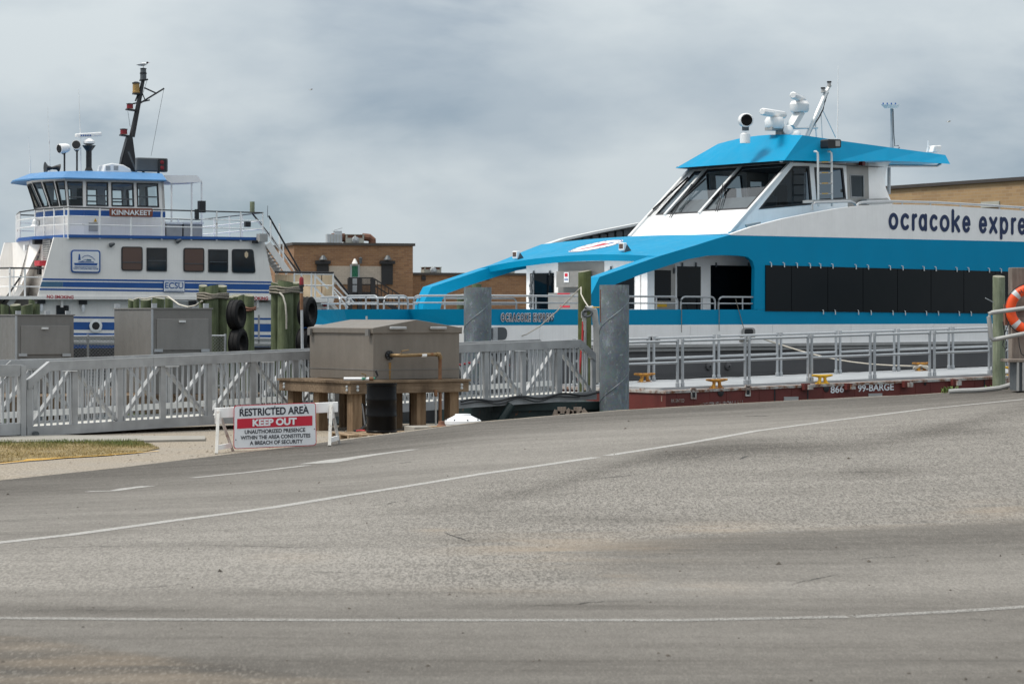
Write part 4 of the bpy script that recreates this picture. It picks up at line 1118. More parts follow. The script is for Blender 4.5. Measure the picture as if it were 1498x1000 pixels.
# raked mast with lamps and yard
bm_ = 2.6
def mp(x, y, b=bm_): return S(x, y, b)
mast = MB().tube([mp(193, 200), mp(201, 160), mp(209.3, 117)], [.11, .09, .07], 10).build('mast', M['black'], K)
MB().prism([mp(176.5, 240, 2.45), mp(200.8, 253, 2.45), mp(199.5, 242, 2.45), mp(194, 200, 2.45), mp(187, 200, 2.45), mp(179, 230, 2.45), mp(176, 252.5, 2.45)], (0,.3,0)).build('mast_foot', M['black'], mast)
MB().bar(mp(188, 222, 2.2), mp(199, 250, 2.2), .05, .05).build('brace', M['dark_grey'], mast)
def lantern(x, y0, y1, rad, mat, cap='black', shelf=None):
    q0, q1 = mp(x, y1), mp(x, y0); h = q1.z - q0.z
    l = MB().lathe((q0.x, bm_, q0.z), [(rad*1.1,0),(rad*1.1,h*.12),(rad,h*.14),(rad,h*.8)], 12).build('lantern', M[mat], mast)
    MB().lathe((q0.x, bm_, q0.z + h*.8), [(rad*1.15,0),(rad*1.15,h*.1),(rad*.4,h*.2)], 12).build('cap', M[cap], l)
    if shelf: MB().bar(mp(shelf[0], shelf[1]), mp(shelf[2], shelf[3]), .3, .05).build('shelf', M['black'], l)
lantern(181, 188, 196.5, .13, 'red_lamp', shelf=(176, 197.5, 189.5, 199.5)); lantern(190, 151, 159, .12, 'red_lamp', shelf=(185, 160, 199, 162))
lantern(199, 119.5, 136, .13, 'amber_lamp', shelf=(195, 137, 204, 138)); lantern(209.6, 106, 117, .12, 'dark_grey', shelf=(205.5, 117.5, 215, 117))
lantern(209.6, 99.5, 106.5, .11, 'dark_grey')
for (x0, y0, x1, y1, r) in ((192, 152.5, 219, 146.5, .03), (205, 151, 240, 129.5, .035), (211, 128.5, 229.5, 137, .03), (208, 136, 212, 146, .02), (198, 148, 201.5, 139, .03)):
    MB().cyl(mp(x0, y0), mp(x1, y1), r, r, 6).build('yard', M['black'], mast)
for (x0, y0, x1, y1) in ((239.5, 131, 221, 228), (187, 163, 190.5, 186), (204, 153, 195, 197), (216, 115, 205, 150)):
    MB().cyl(mp(x0, y0), mp(x1, y1), .007, .007, 4).build('stay_wire', M['dark_grey'], mast)
# white awning frame behind the wheelhouse
b = 2.0
aw = MB().loft([[S(241, 256.5, b), S(288, 256.5, b), S(296, 265, b), S(294, 266.5, b), S(250, 268, b), S(243, 263, b)], [S(241, 256.5, b) + V((0,1.6,0)), S(288, 256.5, b) + V((0,1.6,0)), S(296, 265, b) + V((0,1.6,0)), S(294, 266.5, b) + V((0,1.6,0)), S(250, 268, b) + V((0,1.6,0)), S(243, 263, b) + V((0,1.6,0))]]).build('awning', M['white_clean'], K)
for x in (251, 280.5, 295):
    q = S(x, 266, b + .1); MB().cyl(V((q.x, b+.1, dz1)), q, .035, .035, 6).build('awning_post', M['white_rail'], aw)
q = S(294.5, 301, .2); MB().box(q.x-.1, q.x+.14, .1, .35, q.z-.25, q.z+.18).build('deck_light', M['black'], K)
q = S(288, 312, -.15); MB().box(q.x-.06, q.x+.07, -.2, -.05, q.z-.22, q.z+.15).build('deck_light', M['black'], K)
for x0, x1 in ((243.5, 266.5), (269, 296)):
    a, c = S(x0, 344.5, .7), S(x1, 325.5, .7)
    bx_ = MB().box(a.x, c.x, .7, 1.5, dz1, c.z - .06).build('deck_box', M['rub_grey'], K); MB().box(a.x-.04, c.x+.04, .66, 1.54, c.z-.059, c.z+.02).build('lid', M['sign_white'], bx_)
q = S(369, 303, .3); MB().cyl(V((q.x,.3,S(369,311,.3).z)), V((q.x,.3,S(369,295,.3).z)), .09, .09, 10).build('exhaust_stack', M['pile_pale'], K)
MB().cyl(S(391.5, 318, .3), S(391.5, 301, .3), .012, .01, 5).build('short_antenna', M['dark_grey'], K)
MB().cyl(S(409.3, 395, 1.2), S(409, 327, 1.2), .035, .03, 6).build('pole', M['white_rail'], K)
q = S(382.5, 350, -.2); fl = MB().box(q.x-.18, q.x+.14, -.5, -.15, q.z-.1, q.z+.2).build('floodlight', M['rub_grey'], K)
q = S(373, 354, -.2); MB().box(q.x-.08, q.x+.1, -.3, -.1, q.z-.05, q.z+.06).build('floodlight', M['black'], K)
q = S(362, 328, .2); MB().box(q.x-.1, q.x+.1, .1, .3, q.z-.1, q.z+.1).build('loudspeaker', M['black'], K)
# bell on the foredeck rail
q = S(51, 331, 1.6); MB().lathe((q.x, 1.6, q.z), [(.17,0),(.12,.05),(.09,.2),(.04,.26),(0,.27)], 14).build('bell', M['alu_light'], K)
MB().tube([S(51,322.5,1.6), S(57.5,322,1.6), S(57.5,330,1.6)], .03, 6).build('bell_bracket', M['rub_grey'], K)
# yellow warning mark and hatch on the wheelhouse side
a, c = S(130, 325.5, HB0-.02), S(143, 338, HB0-.02); MB().box(a.x, c.x, HB0-.025, HB0-.001, c.z, a.z).build('hatch', M['rub_grey'], K)
q = S(139.5, 322, HB0-.02); MB().prism([(q.x-.06,HB0-.03,q.z-.06),(q.x+.06,HB0-.03,q.z-.06),(q.x,HB0-.03,q.z+.07)], (0,.01,0)).build('warning_mark', M['yellow'], K)
# aft stair and rusty panelled platform
for b in (-.05, .95):
    MB().bar(S(391, 356, 0) + V((0,b,0)), S(421, 399, 0) + V((0,b,0)), .05, .24).build('stair_stringer', M['white_old'], K)
for i in range(9):
    p = S(391, 356, 0)*(1-(i+.5)/9) + S(421, 399, 0)*((i+.5)/9); MB().box(p.x-.13, p.x+.13, 0, .94, p.z-.02, p.z+.02).build('stair_tread', M['rub_grey'], K)
for (x0, y0, x1, y1, b) in ((369, 312, 436.5, 398, 1.0), (393, 315.5, 440, 398.5, 0.0)):
    MB().tube([S(x0, y0, b), S(x1, y1, b)], .035, 6).build('stair_handrail', M['black'], K)
for (x0, y0, x1, y1) in ((375, 321, 420, 380), (393.5, 338, 432, 398.5)):
    MB().tube([S(x0, y0, .5), S(x1, y1, .5)], .022, 6).build('stair_rail', M['white_rail'], K)
for x, y0, y1 in ((414.5, 357, 388), (396, 322, 352)): MB().cyl(S(x, y0), S(x, y1), .03, .03, 6).build('post', M['white_rail'], K)
a, c = S(402, 436.6, -.1), S(488, 442, -.1)
pfm = MB().box(a.x - .1, c.x, -.1, 2.6, c.z, a.z).build('aft_platform', M['white_old'], K)
for (x0, x1) in ((402.5, 430), (431, 440), (441.5, 455), (456.5, 470), (472, 486.5)):
    kquad('rusty_panel', [(x0, 401.5), (x1, 401.8), (x1, 435.5), (x0, 435)], 1.2 if x0 > 430 else .6, 'ply', pfm, .03)
for x in (430.5, 441, 455.5, 461, 487.3): MB().cyl(S(x, 436, -.05), S(x, 399, -.05), .035, .035, 6).build('post', M['white_rail'], pfm)
MB().tube([S(402, 397.8, -.05), S(488, 399, -.05)], .045, 6).build('top_rail', M['black'], pfm)
for y in (400.8, 417): MB().tube([S(430, y, -.05), S(488, y + .6, -.05)], .028, 6).build('rail', M['white_rail'], pfm)
for (x0, y0, x1, y1) in ((460, 402, 480, 422), (458, 418, 474, 434.5)): MB().bar(S(x0, y0, -.03), S(x1, y1, -.03), .04, .07).build('brace', M['white_rail'], pfm)
for (x0, y0, x1, y1, mt, r) in ((488, 402.5, 522, 444, 'black', .04), (488, 409, 519, 444, 'white_rail', .035), (487, 419, 510, 443, 'white_rail', .03), (488, 426, 508, 450, 'white_old', .05)):
    MB().tube([S(x0, y0, 0), S(x1, y1, 0)], r, 6).build('stair_handrail', M[mt], pfm)
for x, y0, y1 in ((511, 431, 446),): MB().cyl(S(x, y0), S(x, y1), .035, .035, 6).build('post', M['white_rail'], pfm)
# forward lower deck, its rail and stair
q = [S(x, 433, 1.0).x for x in (14, 62)]
for z_, mt, r in ((S(14, 392, .1).z, 'black', .035), (S(14, 405, .1).z, 'white_rail', .025), (S(14, 419, .1).z, 'white_rail', .025)):
    MB().tube([V((S(64, 400, .1).x, .1, z_)), V((S(14.5, 400, .1).x, .1, z_)), V((S(14.5, 400, .1).x - .2, .5, z_)), V((S(14.5, 400, .1).x - .5, 1.3, z_)), V((S(14.5, 400, .1).x - 6, 1.3, z_)), V((S(14.5, 400, .1).x - 6, BW - .1, z_))], r, 6).build('rail', M[mt], K)
for x, b in ((14.3, .1), (20, .6), (36.5, .1)): kpost(V((S(x, 410, b).x, b, 0)), zl, S(14, 392, .1).z, .035)
for b in (.3, 1.1):
    MB().tube([S(31, 403, b), S(0, 449, b)], .035, 6).build('stair_handrail', M['black'], K)
    MB().bar(S(33, 418, b), S(13, 447, b), .05, .2).build('stair_stringer', M['white_old'], K)
MB().box(S(14, 433.5).x - 6.1, S(14, 433.5).x - 1.202, 1.2, BW + .06, S(60, 437.8).z, S(60, 433).z).build('fore_platform', M['white_old'], K)
for k in (1.6, 3.2, 4.8, 6.0): kpost(V((S(14.5, 400, .1).x - k, 1.3, 0)), zl, S(14, 392, .1).z, .035)
# far wing plate seen past the bow
far_wing = MB().prism([FK.front(44.5, 349, aF0 + .2) , FK.front(29.5, 400, aF0 - .3), FK.front(22, 434, aF0 - .5), V((aF0 + .5, FK.front(22, 434, aF0).y, zl)), V((aF0 + .5, FK.front(44.5, 349, aF0).y, zf))], (.05, .1, 0)).build('far_wing', M['white_old'], K)

# gull standing on the masthead lantern
def gull(name, label, loc, rot, scale, wings, group=None):
    g = thing(name, label, 'gull', loc=loc, rot=rot, group=group)
    body = MB().tube([(-.22,0,.11),(-.12,0,.125),(0,0,.14),(.1,0,.165),(.15,0,.19)], [.012,.05,.075,.055,.03], 10).build('body', M['gull_white'], g, smooth=True)
    MB().tube([(.13,0,.19),(.17,0,.215),(.205,0,.215)], [.035,.042,.02], 10).build('head', M['gull_dark'], g, smooth=True)
    MB().tube([(.2,0,.212),(.26,0,.2)], [.012,.004], 6).build('beak', M['red_text'], g)
    if wings:
        for s in (-1, 1): MB().loft([[(-.09,s*.05,.16),(.09,s*.05,.17),(.09,s*.05,.18),(-.09,s*.05,.17)], [(-.05,s*.3,.24),(.09,s*.3,.25),(.09,s*.3,.255),(-.05,s*.3,.245)], [(-.16,s*.58,.2),(-.12,s*.58,.2),(-.12,s*.58,.203),(-.16,s*.58,.203)]]).build('wing', M['gull_grey'], g)
    else:
        for s in (-1, 1): MB().tube([(.07,s*.055,.16),(-.08,s*.06,.14),(-.27,s*.02,.12)], [.03,.038,.006], 8).build('wing', M['gull_grey'], g)
        for s in (-1, 1): MB().cyl((.0,s*.025,.08), (.01,s*.025,0), .006, .006, 5).build('leg', M['gull_dark'], g)
    g.scale = (scale,)*3
    return g
pg_ = FK.world(mp(209.5, 99.6)); gull('gull', 'gull perched on top of the black ferry mast', pg_ + V((0,0,.0)), 0.0, .95, False)
gull('flying_gull', 'tiny flying gull high in the open sky between the ferries', P(455, 133, 190), 0.4, .6, True, 'gulls in flight')
gull('flying_gull', 'distant flying gull above the tan brick building', P(1388, 180, 190), 0.2, .7, True, 'gulls in flight')
# ------------------------------------------------------------------ passenger ferry (blue and white catamaran)
FO = Frame(1100, 66, 52)
O = thing('passenger_ferry', 'blue and white passenger ferry with arched bow canopy and raked windscreen', 'ferry', FO)
SO = FO.side
B = 7.8
def oprism(name, pts, d, mat, parent=None, **kw): return MB().prism(pts, d).build(name, M[mat], parent or O, **kw)
def oquad(name, pix, b, mat, parent=None, thick=.02, rnd=0.0):
    pts = [SO(x, y, b) for x, y in pix]
    if rnd: pts = round_poly(pts, rnd, 4)
    return MB().prism(pts, (0, thick, 0)).build(name, M[mat], parent or O)
A_ST = SO(1720, 465).x
z_w, z_b, z_t = 1.31, 1.83, 2.235
plan = [(A_ST, 0), (SO(678, 465, 0).x, 0), (SO(598, 455, 2.0).x, 2.0), (SO(555, 455, 2.0).x, 2.0), (SO(504, 455, 3.5).x, 3.5)]
plan += [(plan[4][0] + 1.0, 5.6), (plan[1][0] + .6, B), (A_ST, B)]
def plan_in(k, off):
    """outline shrunk a little towards the hull axis, raked at the bow by off"""
    out = []
    for a, b in plan:
        f = max(0.0, min(1.0, (plan[1][0] + 2.5 - a)/3.0)); out.append((a + off*f, B/2 + (b - B/2)*k))
    return out
def ring(pl, z): return [V((a, b, z)) for a, b in pl]
MB().loft([ring(plan_in(.93, 1.6), -1.3), ring(plan_in(.985, .5), .55), ring(plan_in(.992, .28), z_w)]).build('hull', M['hull_grey'], O)
MB().loft([ring(plan_in(1.0, .26), z_w), ring(plan_in(1.0, .12), z_b)]).build('white_band', M['white_hull'], O)
bul = MB().loft([ring(plan_in(1.0, .12), z_b), ring(plan_in(1.0, -.02), z_t), ring(plan_in(.975, .12), z_t), ring(plan_in(.975, .2), 1.75)], cap=False)
bul.build('bulwark', M['ferry_blue'], O)
MB().poly(ring(plan_in(.974, .2), 1.76)).build('foredeck', M['rub_grey'], O, recalc=False)
for z, w in ((z_w - .03, .12), (z_w - .13, .06)):
    MB().loft([[V((A_ST, -w, z - .05)), V((A_ST, 0, z - .05)), V((A_ST, 0, z + .03)), V((A_ST, -w, z + .03))], [V((plan[1][0] + .3, -w, z - .05)), V((plan[1][0] + .3, 0, z - .05)), V((plan[1][0] + .3, 0, z + .03)), V((plan[1][0] + .3, -w, z + .03))]]).build('rub_rail', M['rub_grey'], O)
# blue side plate with the arched opening
zS1 = SO(1498, 353.5).z
leg_out = [(862, 452.5), (865, 430), (877, 405), (920, 390), (963, 375), (1015, 359.5), (1048, 349), (1067, 343.8)]
leg_in = [(1103, 452.5), (1104, 392), (1101, 382), (1094, 376), (1084, 374.2), (1060, 373.2), (1035, 374), (1005, 379.5), (974, 389.5), (935, 402.5), (901, 415.5), (893, 426), (888, 452.5)]
pts = [SO(x, y) for x, y in leg_out] + [V((SO(1498, 353.5).x, 0, zS1)), V((A_ST, 0, zS1 - .15)), V((A_ST, 0, z_t))] + [SO(x, y) for x, y in leg_in]
sp = MB().prism(pts, (0, .12, 0)).build('side_plate', M['ferry_blue'], O)
MB().prism([SO(x, y) - V((0,0,.0)) for x, y in leg_out[:]] + [SO(x, y) for x, y in leg_in[7:]], (0, .3, 0)).build('canopy_leg', M['ferry_blue'], O).location = (0.001, .12, -.001)
def droop(p, b): return V((p.x, b, p.z - .19))
MB().prism([droop(SO(x, y), B) for x, y in leg_out] + [droop(SO(x, y), B) for x, y in leg_in[6:]], (0, -.42, 0)).build('canopy_leg', M['ferry_blue'], O)
pf = [V((SO(1103, 440).x, B, z_t - .2)), V((SO(1103, 440).x, B, SO(1067, 344).z)), V((A_ST, B, zS1 - .15)), V((A_ST, B, z_t - .2))]
MB().prism(pf, (0, -.12, 0)).build('side_plate', M['ferry_blue'], O)
# canopy
sec = [SO(963, 375.2), SO(1015, 359.8), SO(1048, 349.3), SO(1067, 344.2)]; sec.append(V((sec[-1].x + 7, 0, sec[-1].z)))
SA, SZ = [p.x for p in sec], [p.z for p in sec]
def can_z(a, b):
    t = b/B; return float(np.interp(a, SA, SZ)) - .19*t*(1 - sstep(SA[0], SA[3], a)) + .19*4*t*(1-t)*(1 - .5*sstep(SA[0], SA[3], a))
NB = 18
rows = []
for k in range(NB + 1):
    b = .02 + (B - .04)*k/NB; aa = [SA[0] + (SA[-1]-SA[0])*(i/14)**1.15 for i in range(15)]
    top = [V((a, b, can_z(a, b))) for a in aa]; bot = [V((a + (.04 if i == 0 else 0), b, can_z(a, b) - .17 + .05*min(1, i))) for i, a in enumerate(aa)]
    rows.append(top + bot[::-1])
MB().loft(rows).build('canopy', M['ferry_blue'], O, smooth=True)
# upper deck closing the cabin
MB().box(SA[3] + 2, A_ST, .12, B - .12, SZ[3] - .25, SZ[3] - .02).build('upper_deck', M['white_hull'], O)
def can_hit(px, py):
    for i in range(4000):
        a = SA[0] + (SA[-1] - SA[0])*i/4000
        p = FO.front(px, py, a)
        if 0 <= p.y <= B and p.z <= can_z(a, p.y): return V((a, p.y, can_z(a, p.y)))
    return None
# round emblem on the canopy
ec = can_hit(872, 360.3); e1, e2 = can_hit(831, 369), can_hit(912, 351.5)
if ec and e1 and e2:
    rad = ((V((e1.x, e1.y)) - V((e2.x, e2.y))).length)/2 * .98; cx, cy = (e1.x + e2.x)/2, (e1.y + e2.y)/2
else: cx, cy, rad = SA[0] + 1.3, B/2, 1.1
def disc(r0, r1, lift, mat, a0=0, a1=360, name='emblem', parent=None):
    n = 36; m = MB(); P_ = []
    for i in range(n + 1):
        t = R(a0 + (a1-a0)*i/n)
        for r in (r0, r1): P_.append(V((cx + r*math.cos(t), cy + r*math.sin(t), can_z(cx + r*math.cos(t), cy + r*math.sin(t)) + lift)))
    m.add(P_, [(2*i, 2*i+1, 2*i+3, 2*i+2) for i in range(n)])
    return m.build(name, M[mat], parent or O, recalc=False)
em = None
for k in range(5): em = disc(rad*k/5, rad*(k+1)/5, .008, 'white_clean', name='emblem', parent=em) if em is None else disc(rad*k/5, rad*(k+1)/5, .008, 'white_clean', name='emblem_disc', parent=em)
disc(rad*.93, rad*.97, .014, 'deep_blue', name='emblem_ring', parent=em)
dirv = V((e2.x - e1.x, e2.y - e1.y)).normalized() if e1 and e2 else V((.7,-.7)); nrv = V((-dirv.y, dirv.x))
def blob(pts2, mat, lift=.014):
    q = []
    for s, t in pts2:
        x = cx + (dirv.x*s + nrv.x*t)*rad; y = cy + (dirv.y*s + nrv.y*t)*rad; q.append(V((x, y, can_z(x, y) + lift)))
    MB().poly(q).build('emblem_shape', M[mat], em, recalc=False)
blob([(-.72,-.12),(-.2,-.18),(.1,-.25),(.35,-.3),(.5,-.05),(.3,.05),(.45,.3),(.1,.22),(-.15,.02),(-.5,.05)], 'sign_red')
blob([(.4,-.25),(.62,-.2),(.7,.0),(.5,.02)], 'deep_blue')
for i in range(20):
    t = R(18*i + 6); 
    if i % 5 == 0: continue
    x, y = cx + rad*.84*math.cos(t), cy + rad*.84*math.sin(t); d_ = V((math.cos(t), math.sin(t), 0)); s_ = V((-math.sin(t), math.cos(t), 0))
    MB().poly([V((x, y, can_z(x, y) + .013)) + d_*p*.05*rad + s_*q*.04*rad for p, q in ((-1,-1),(1,-1),(1,1),(-1,1))]).build('emblem_mark', M['faded_blue'], em, recalc=False)
# floodlights on the canopy
for x, y, b in ((755, 374, None), (911, 362.5, None)):
    h = can_hit(x, y + 6) or V((SA[0] + .2, 4, 3.9))
    fl = MB().box(h.x - .06, h.x + .06, h.y - .11, h.y + .11, h.z + .03, h.z + .25).build('floodlight', M['white_clean'], O, bevel=.02)
    MB().box(h.x - .066, h.x - .058, h.y - .08, h.y + .08, h.z + .09, h.z + .22).build('lens', M['brown_glass'], fl)
    MB().prism([(h.x - .05,h.y - .13,h.z - .02),(h.x + .25,h.y - .13,h.z - .02),(h.x + .05,h.y - .13,h.z + .2)], (0,.02,0)).build('bracket', M['dark_grey'], fl)
# -- white upper bulwark with the large name
zw_pts = [(1068, 342.6), (1100, 331.5), (1145, 320), (1188, 311.5), (1225, 305), (1262, 300.5), (1300, 298.8), (1350, 299.6), (1400, 302), (1450, 305), (1498, 308.4)]
wp = [SO(x, y) for x, y in zw_pts] + [V((A_ST, 0, SO(1498, 308.4).z - .25)), V((A_ST, 0, zS1 - .15)), V((SO(1498, 353.5).x, 0, zS1))]
wpn = MB().prism(wp + [SO(1069, 344.2)], (0, .1, 0)).build('upper_bulwark', M['white_hull'], O)
yb_ = lambda x: 335.3 + (x - 1300)*.0407
yt_ = lambda x: 311.5 + (x - 1300)*.0378
def stroke(parent, pts, w, lift, closed=False):
    """one round-ended painted stroke on the side plating"""
    q = [SO(x, y, -lift) for x, y in pts]; n = len(q); m = MB(); L, Rr = [], []
    for i in range(n):
        p0 = q[(i-1) % n] if (closed or i > 0) else q[i]; p1 = q[(i+1) % n] if (closed or i < n-1) else q[i]
        d = (p1 - p0).normalized(); nn = V((-d.z, 0, d.x)); L.append(q[i] + nn*w/2); Rr.append(q[i] - nn*w/2)
    k = n if closed else n - 1
    m.add(L + Rr, [(i, (i+1) % n, n + (i+1) % n, n + i) for i in range(k)])
    if not closed:
        for e, s in ((0, -1), (n-1, 1)):
            d = (q[1]-q[0]).normalized() if e == 0 else (q[-1]-q[-2]).normalized(); nn = V((-d.z, 0, d.x))
            m.poly([q[e] + nn*(w/2*math.cos(R(t))) + d*(s*w/2*math.sin(R(t))) for t in range(0, 181, 30)])
    return m.build('letter_stroke', M['navy'], parent, recalc=False)
def ell(x0, x1, y0, y1, a0, a1, n=18):
    cx_, cy_, rx, ry = (x0+x1)/2, (y0+y1)/2, (x1-x0)/2, (y1-y0)/2
    return [(cx_ + rx*math.cos(R(a0 + (a1-a0)*i/n)), cy_ - ry*math.sin(R(a0 + (a1-a0)*i/n))) for i in range(n+1)]
SW = .118; h2 = 2.4
def letter(ch, x0, x1):
    x0 += h2*.85; x1 -= h2*.85; xm = (x0+x1)/2; t, b_ = yt_(xm) + h2, yb_(xm) - h2; ym = (t+b_)/2; l = .011; lt = []
    e = None
    if ch == 'o': lt.append((ell(x0, x1, t, b_, 0, 345, 22), True))
    elif ch == 'c': lt.append((ell(x0, x1 + 1.5, t, b_, 48, 312), False))
    elif ch == 'e': lt += [(ell(x0, x1, t, b_, 0, 318), False), ([(x0 + .6, ym), (x1, ym)], False)]
    elif ch == 'a': lt += [(ell(x0, x1, t, b_, 0, 345, 22), True), ([(x1, t - .5), (x1, b_ + .5)], False)]
    elif ch == 'r': lt += [([(x0, t), (x0, b_ + .5)], False), ([(x0, t + 5), (x0 + 1.2, t + 2), (x0 + 3.2, t + .2), (x1 + 1, t)], False)]
    elif ch == 'k': lt += [([(x0, t - 9), (x0, b_ + .5)], False), ([(x1 - .6, t), (x0 + .8, ym + .8)], False), ([(x0 + 3.4, ym - 1), (x1, b_ + .5)], False)]
    elif ch == 'x': lt += [([(x0, t), (x1, b_)], False), ([(x1, t), (x0, b_)], False)]
    elif ch == 'p': lt += [(ell(x0, x1, t, b_, 0, 345, 22), True), ([(x0, t - .5), (x0, b_ + 8)], False)]
    elif ch == 's': lt += [([(x1, t + 2.5), (x1 - 2, t + .2), (xm, t), (x0 + .8, t + 2), (x0 + .6, t + 5.5), (xm, ym), (x1 - .6, b_ - 5.5), (x1 - .8, b_ - 2), (xm, b_), (x0 + 2, b_ - .2), (x0, b_ - 2.5)], False)]
    for j, (p, cl) in enumerate(lt):
        s_ = stroke(e or wpn, p, SW, l + .0015*j, cl)
for ch, x0, x1 in (('o',1300,1314.3),('c',1317.5,1330),('r',1334,1341),('a',1344,1356.3),('c',1360,1371.6),('o',1374.7,1389.3),('k',1392,1405),('e',1407.7,1420),
                   ('e',1432,1444.3),('x',1447,1459.5),('p',1462.7,1475.3),('r',1479,1486),('e',1489,1501.5),('s',1504,1514),('s',1517,1527)): letter(ch, x0, x1)
for x in (1172, 1247, 1330, 1425):
    a_ = SO(x, 330).x; zt_s = float(np.interp(a_, [p.x for p in wp[:11]], [p.z for p in wp[:11]]))
    MB().box(a_ - .006, a_ + .006, -.003, .001, zS1 + .03, zt_s - .02).build('plate_seam', M['white_hull'], O)
for x in (790, 905, 1010, 1130, 1245, 1365, 1470):
    a_ = SO(x, 490).x; MB().box(a_ - .007, a_ + .007, -.022, -.001, z_w + .02, z_b - .01).build('plate_seam', M['white_hull'], O)
# -- side windows: flush black panes with clips
seams = [1120, 1158, 1211, 1262.5, 1313, 1362, 1410, 1456, 1500, 1545, 1590, 1635, 1680]
wt_ = lambda x: 389.3 + (x - 1180)*.0265
wb_ = lambda x: 455.0 + (x - 1180)*.0105
for x0, x1 in zip(seams[:-1], seams[1:]):
    oquad('window', [(x0 + .35, wt_(x0)), (x1 - .35, wt_(x1)), (x1 - .35, wb_(x1)), (x0 + .35, wb_(x0))], -.03, 'black_glass', thick=.028)
oquad('window_backing', [(1119.6, 388.6), (1682, 402.6), (1682, 460.4), (1119.6, 455)], -.012, 'black', thick=.01)
clip0 = None
def clip(x, y, b=-.05):
    global clip0
    p = SO(x, y, b)
    if clip0 is None: clip0 = MB().tube([(0,.04,.07),(0,-.01,.06),(.005,-.012,-.06)], .016, 6).build('window_clip', M['alu_light'], O)
    inst(clip0, O, p)
for x in (1128, 1147, 1166, 1200, 1218, 1252, 1270, 1302, 1320.5, 1351.5, 1369, 1399.5, 1417, 1447, 1464.5, 1492): clip(x, wt_(x) - .6)
for x in (1204, 1221.5, 1255.5, 1274, 1306, 1324, 1355, 1372.5, 1403, 1420.5): clip(x, wb_(x) + 1.4)
clip0.location = SO(1185, wt_(1185) - .6, -.05)
# -- cabin under the canopy
aC = SO(936, 400, 1.0).x + .05; bFar = FO.front(770, 400, aC).y; zC = SZ[0] - .05
fw = MB().box(aC, aC + .1, 1.0, bFar, 1.3, zC).build('cabin_front', M['white_hull'], O)
def cabin_side(b0):
    aa = [aC + .1 + (SO(1150, 400, 1.0).x - aC - .1)*i/8 for i in range(9)]
    pts = [V((aa[0], b0, 1.3)), V((aa[-1], b0, 1.3))] + [V((a, b0, can_z(a, b0) - .16)) for a in aa[::-1]]
    return MB().prism(pts, (0, .1, 0)).build('cabin_side', M['white_hull'], O)
cabin_side(1.0); cabin_side(bFar - .1)
def fwq(name, x0, x1, y0, y1, mat, proud=.02, parent=None, thick=.02):
    p, q = FO.front(x0, y0, aC), FO.front(x1, y1, aC)
    return MB().box(aC - proud, aC - proud + thick, min(p.y, q.y), max(p.y, q.y), min(p.z, q.z), max(p.z, q.z)).build(name, M[mat], parent or O)
fwq('window', 776.5, 810.5, 400, 452, 'black_glass', .03); fwq('window', 890.5, 928, 395, 452, 'black_glass', .03)
st_ = fwq('steel_recess', 817, 884, 384, 455, 'stainless_wall', .012, thick=.01)
fwq('steel_locker', 824, 866, 397, 419.5, 'stainless_wall', .25, st_, .22)
fwq('steel_locker', 814, 886, 428.5, 455, 'stainless_wall', .3, st_, .28)
fwq('notice', 836, 843, 398.5, 413, 'sign_white', .27, st_, .012)
fwq('notice_mark', 837.5, 841.5, 400, 404.5, 'sign_red', .28, st_, .008); fwq('notice_mark', 837, 842, 408, 409.4, 'deep_blue', .28, st_, .008)
fwq('red_notice', 828, 846, 428.9, 430.2, 'sign_red', .31, st_, .008); fwq('red_notice', 832, 846, 447, 449.5, 'sign_red', .31, st_, .008)
for x in (782, 805.5, 895, 922): fwq('window_clip', x - .6, x + .6, 396 if x < 850 else 389.5, 402 if x < 850 else 397, 'dark_grey', .05, None, .03)
# chain and stanchion by the cabin front
p = FO.front(779.5, 402, aC - .3); q = FO.front(779.5, 452, aC - .3)
MB().cyl(p, q, .035, .035, 8).build('stanchion', M['alu'], O)
ch_ = MB()
for i in range(16):
    c = FO.front(778 - 2.5*(i/15) + .8*math.sin(i), 404 + 44*i/15, aC - .42); ch_.lathe(c, [(.035,-.05),(.05,0),(.035,.05)], 6, (.3*(-1)**i, .5, 1))
ch_.build('chain', M['dark_grey'], O)
# recessed side wall: door and windows
def swq(name, x0, x1, y0, y1, mat, proud=.02, parent=None, thick=.02):
    p, q = SO(x0, y0, 1.0), SO(x1, y1, 1.0)
    return MB().box(p.x, q.x, 1.0 - proud, 1.0 - proud + thick, q.z, p.z).build(name, M[mat], parent or O)
dr_ = swq('door', 947, 987, 386, 470, 'stainless_wall', .03)
swq('door_window', 953.5, 980, 395, 440, 'black_glass', .045, dr_, .014); swq('hazard_notice', 958, 974, 442, 449, 'yellow', .045, dr_, .01)
swq('door_hinge', 984, 986, 392, 400, 'dark_grey', .06, dr_, .03)
swq('window', 990.5, 1024.5, 389.5, 468, 'black_glass'); swq('window', 1039.5, 1108, 388, 468, 'black_glass')
for x in (997, 1017, 1046.5, 1094): swq('window_clip', x - .7, x + .7, 384, 390.5, 'dark_grey', .05, None, .03)
MB().box(aC, aC + .25, .75, 1.05, 1.3, zC).build('corner_post', M['white_hull'], O)
# name on the bow
lo = [SO(731.5, 470.6), SO(809.5, 470.8), SO(809.5, 457.6), SO(731.5, 457.4)]
lettering('OCRACOKE EXPRESS', lo, M['sign_white'], O, 'lettering_outline', .10, 1.3, (0, -.03, 0))
lettering('OCRACOKE EXPRESS', [SO(732.3, 469.6), SO(808.7, 469.8), SO(808.7, 458.6), SO(732.3, 458.4)], M['sign_black'], O, 'lettering', .018, 1.3, (0, -.036, 0))
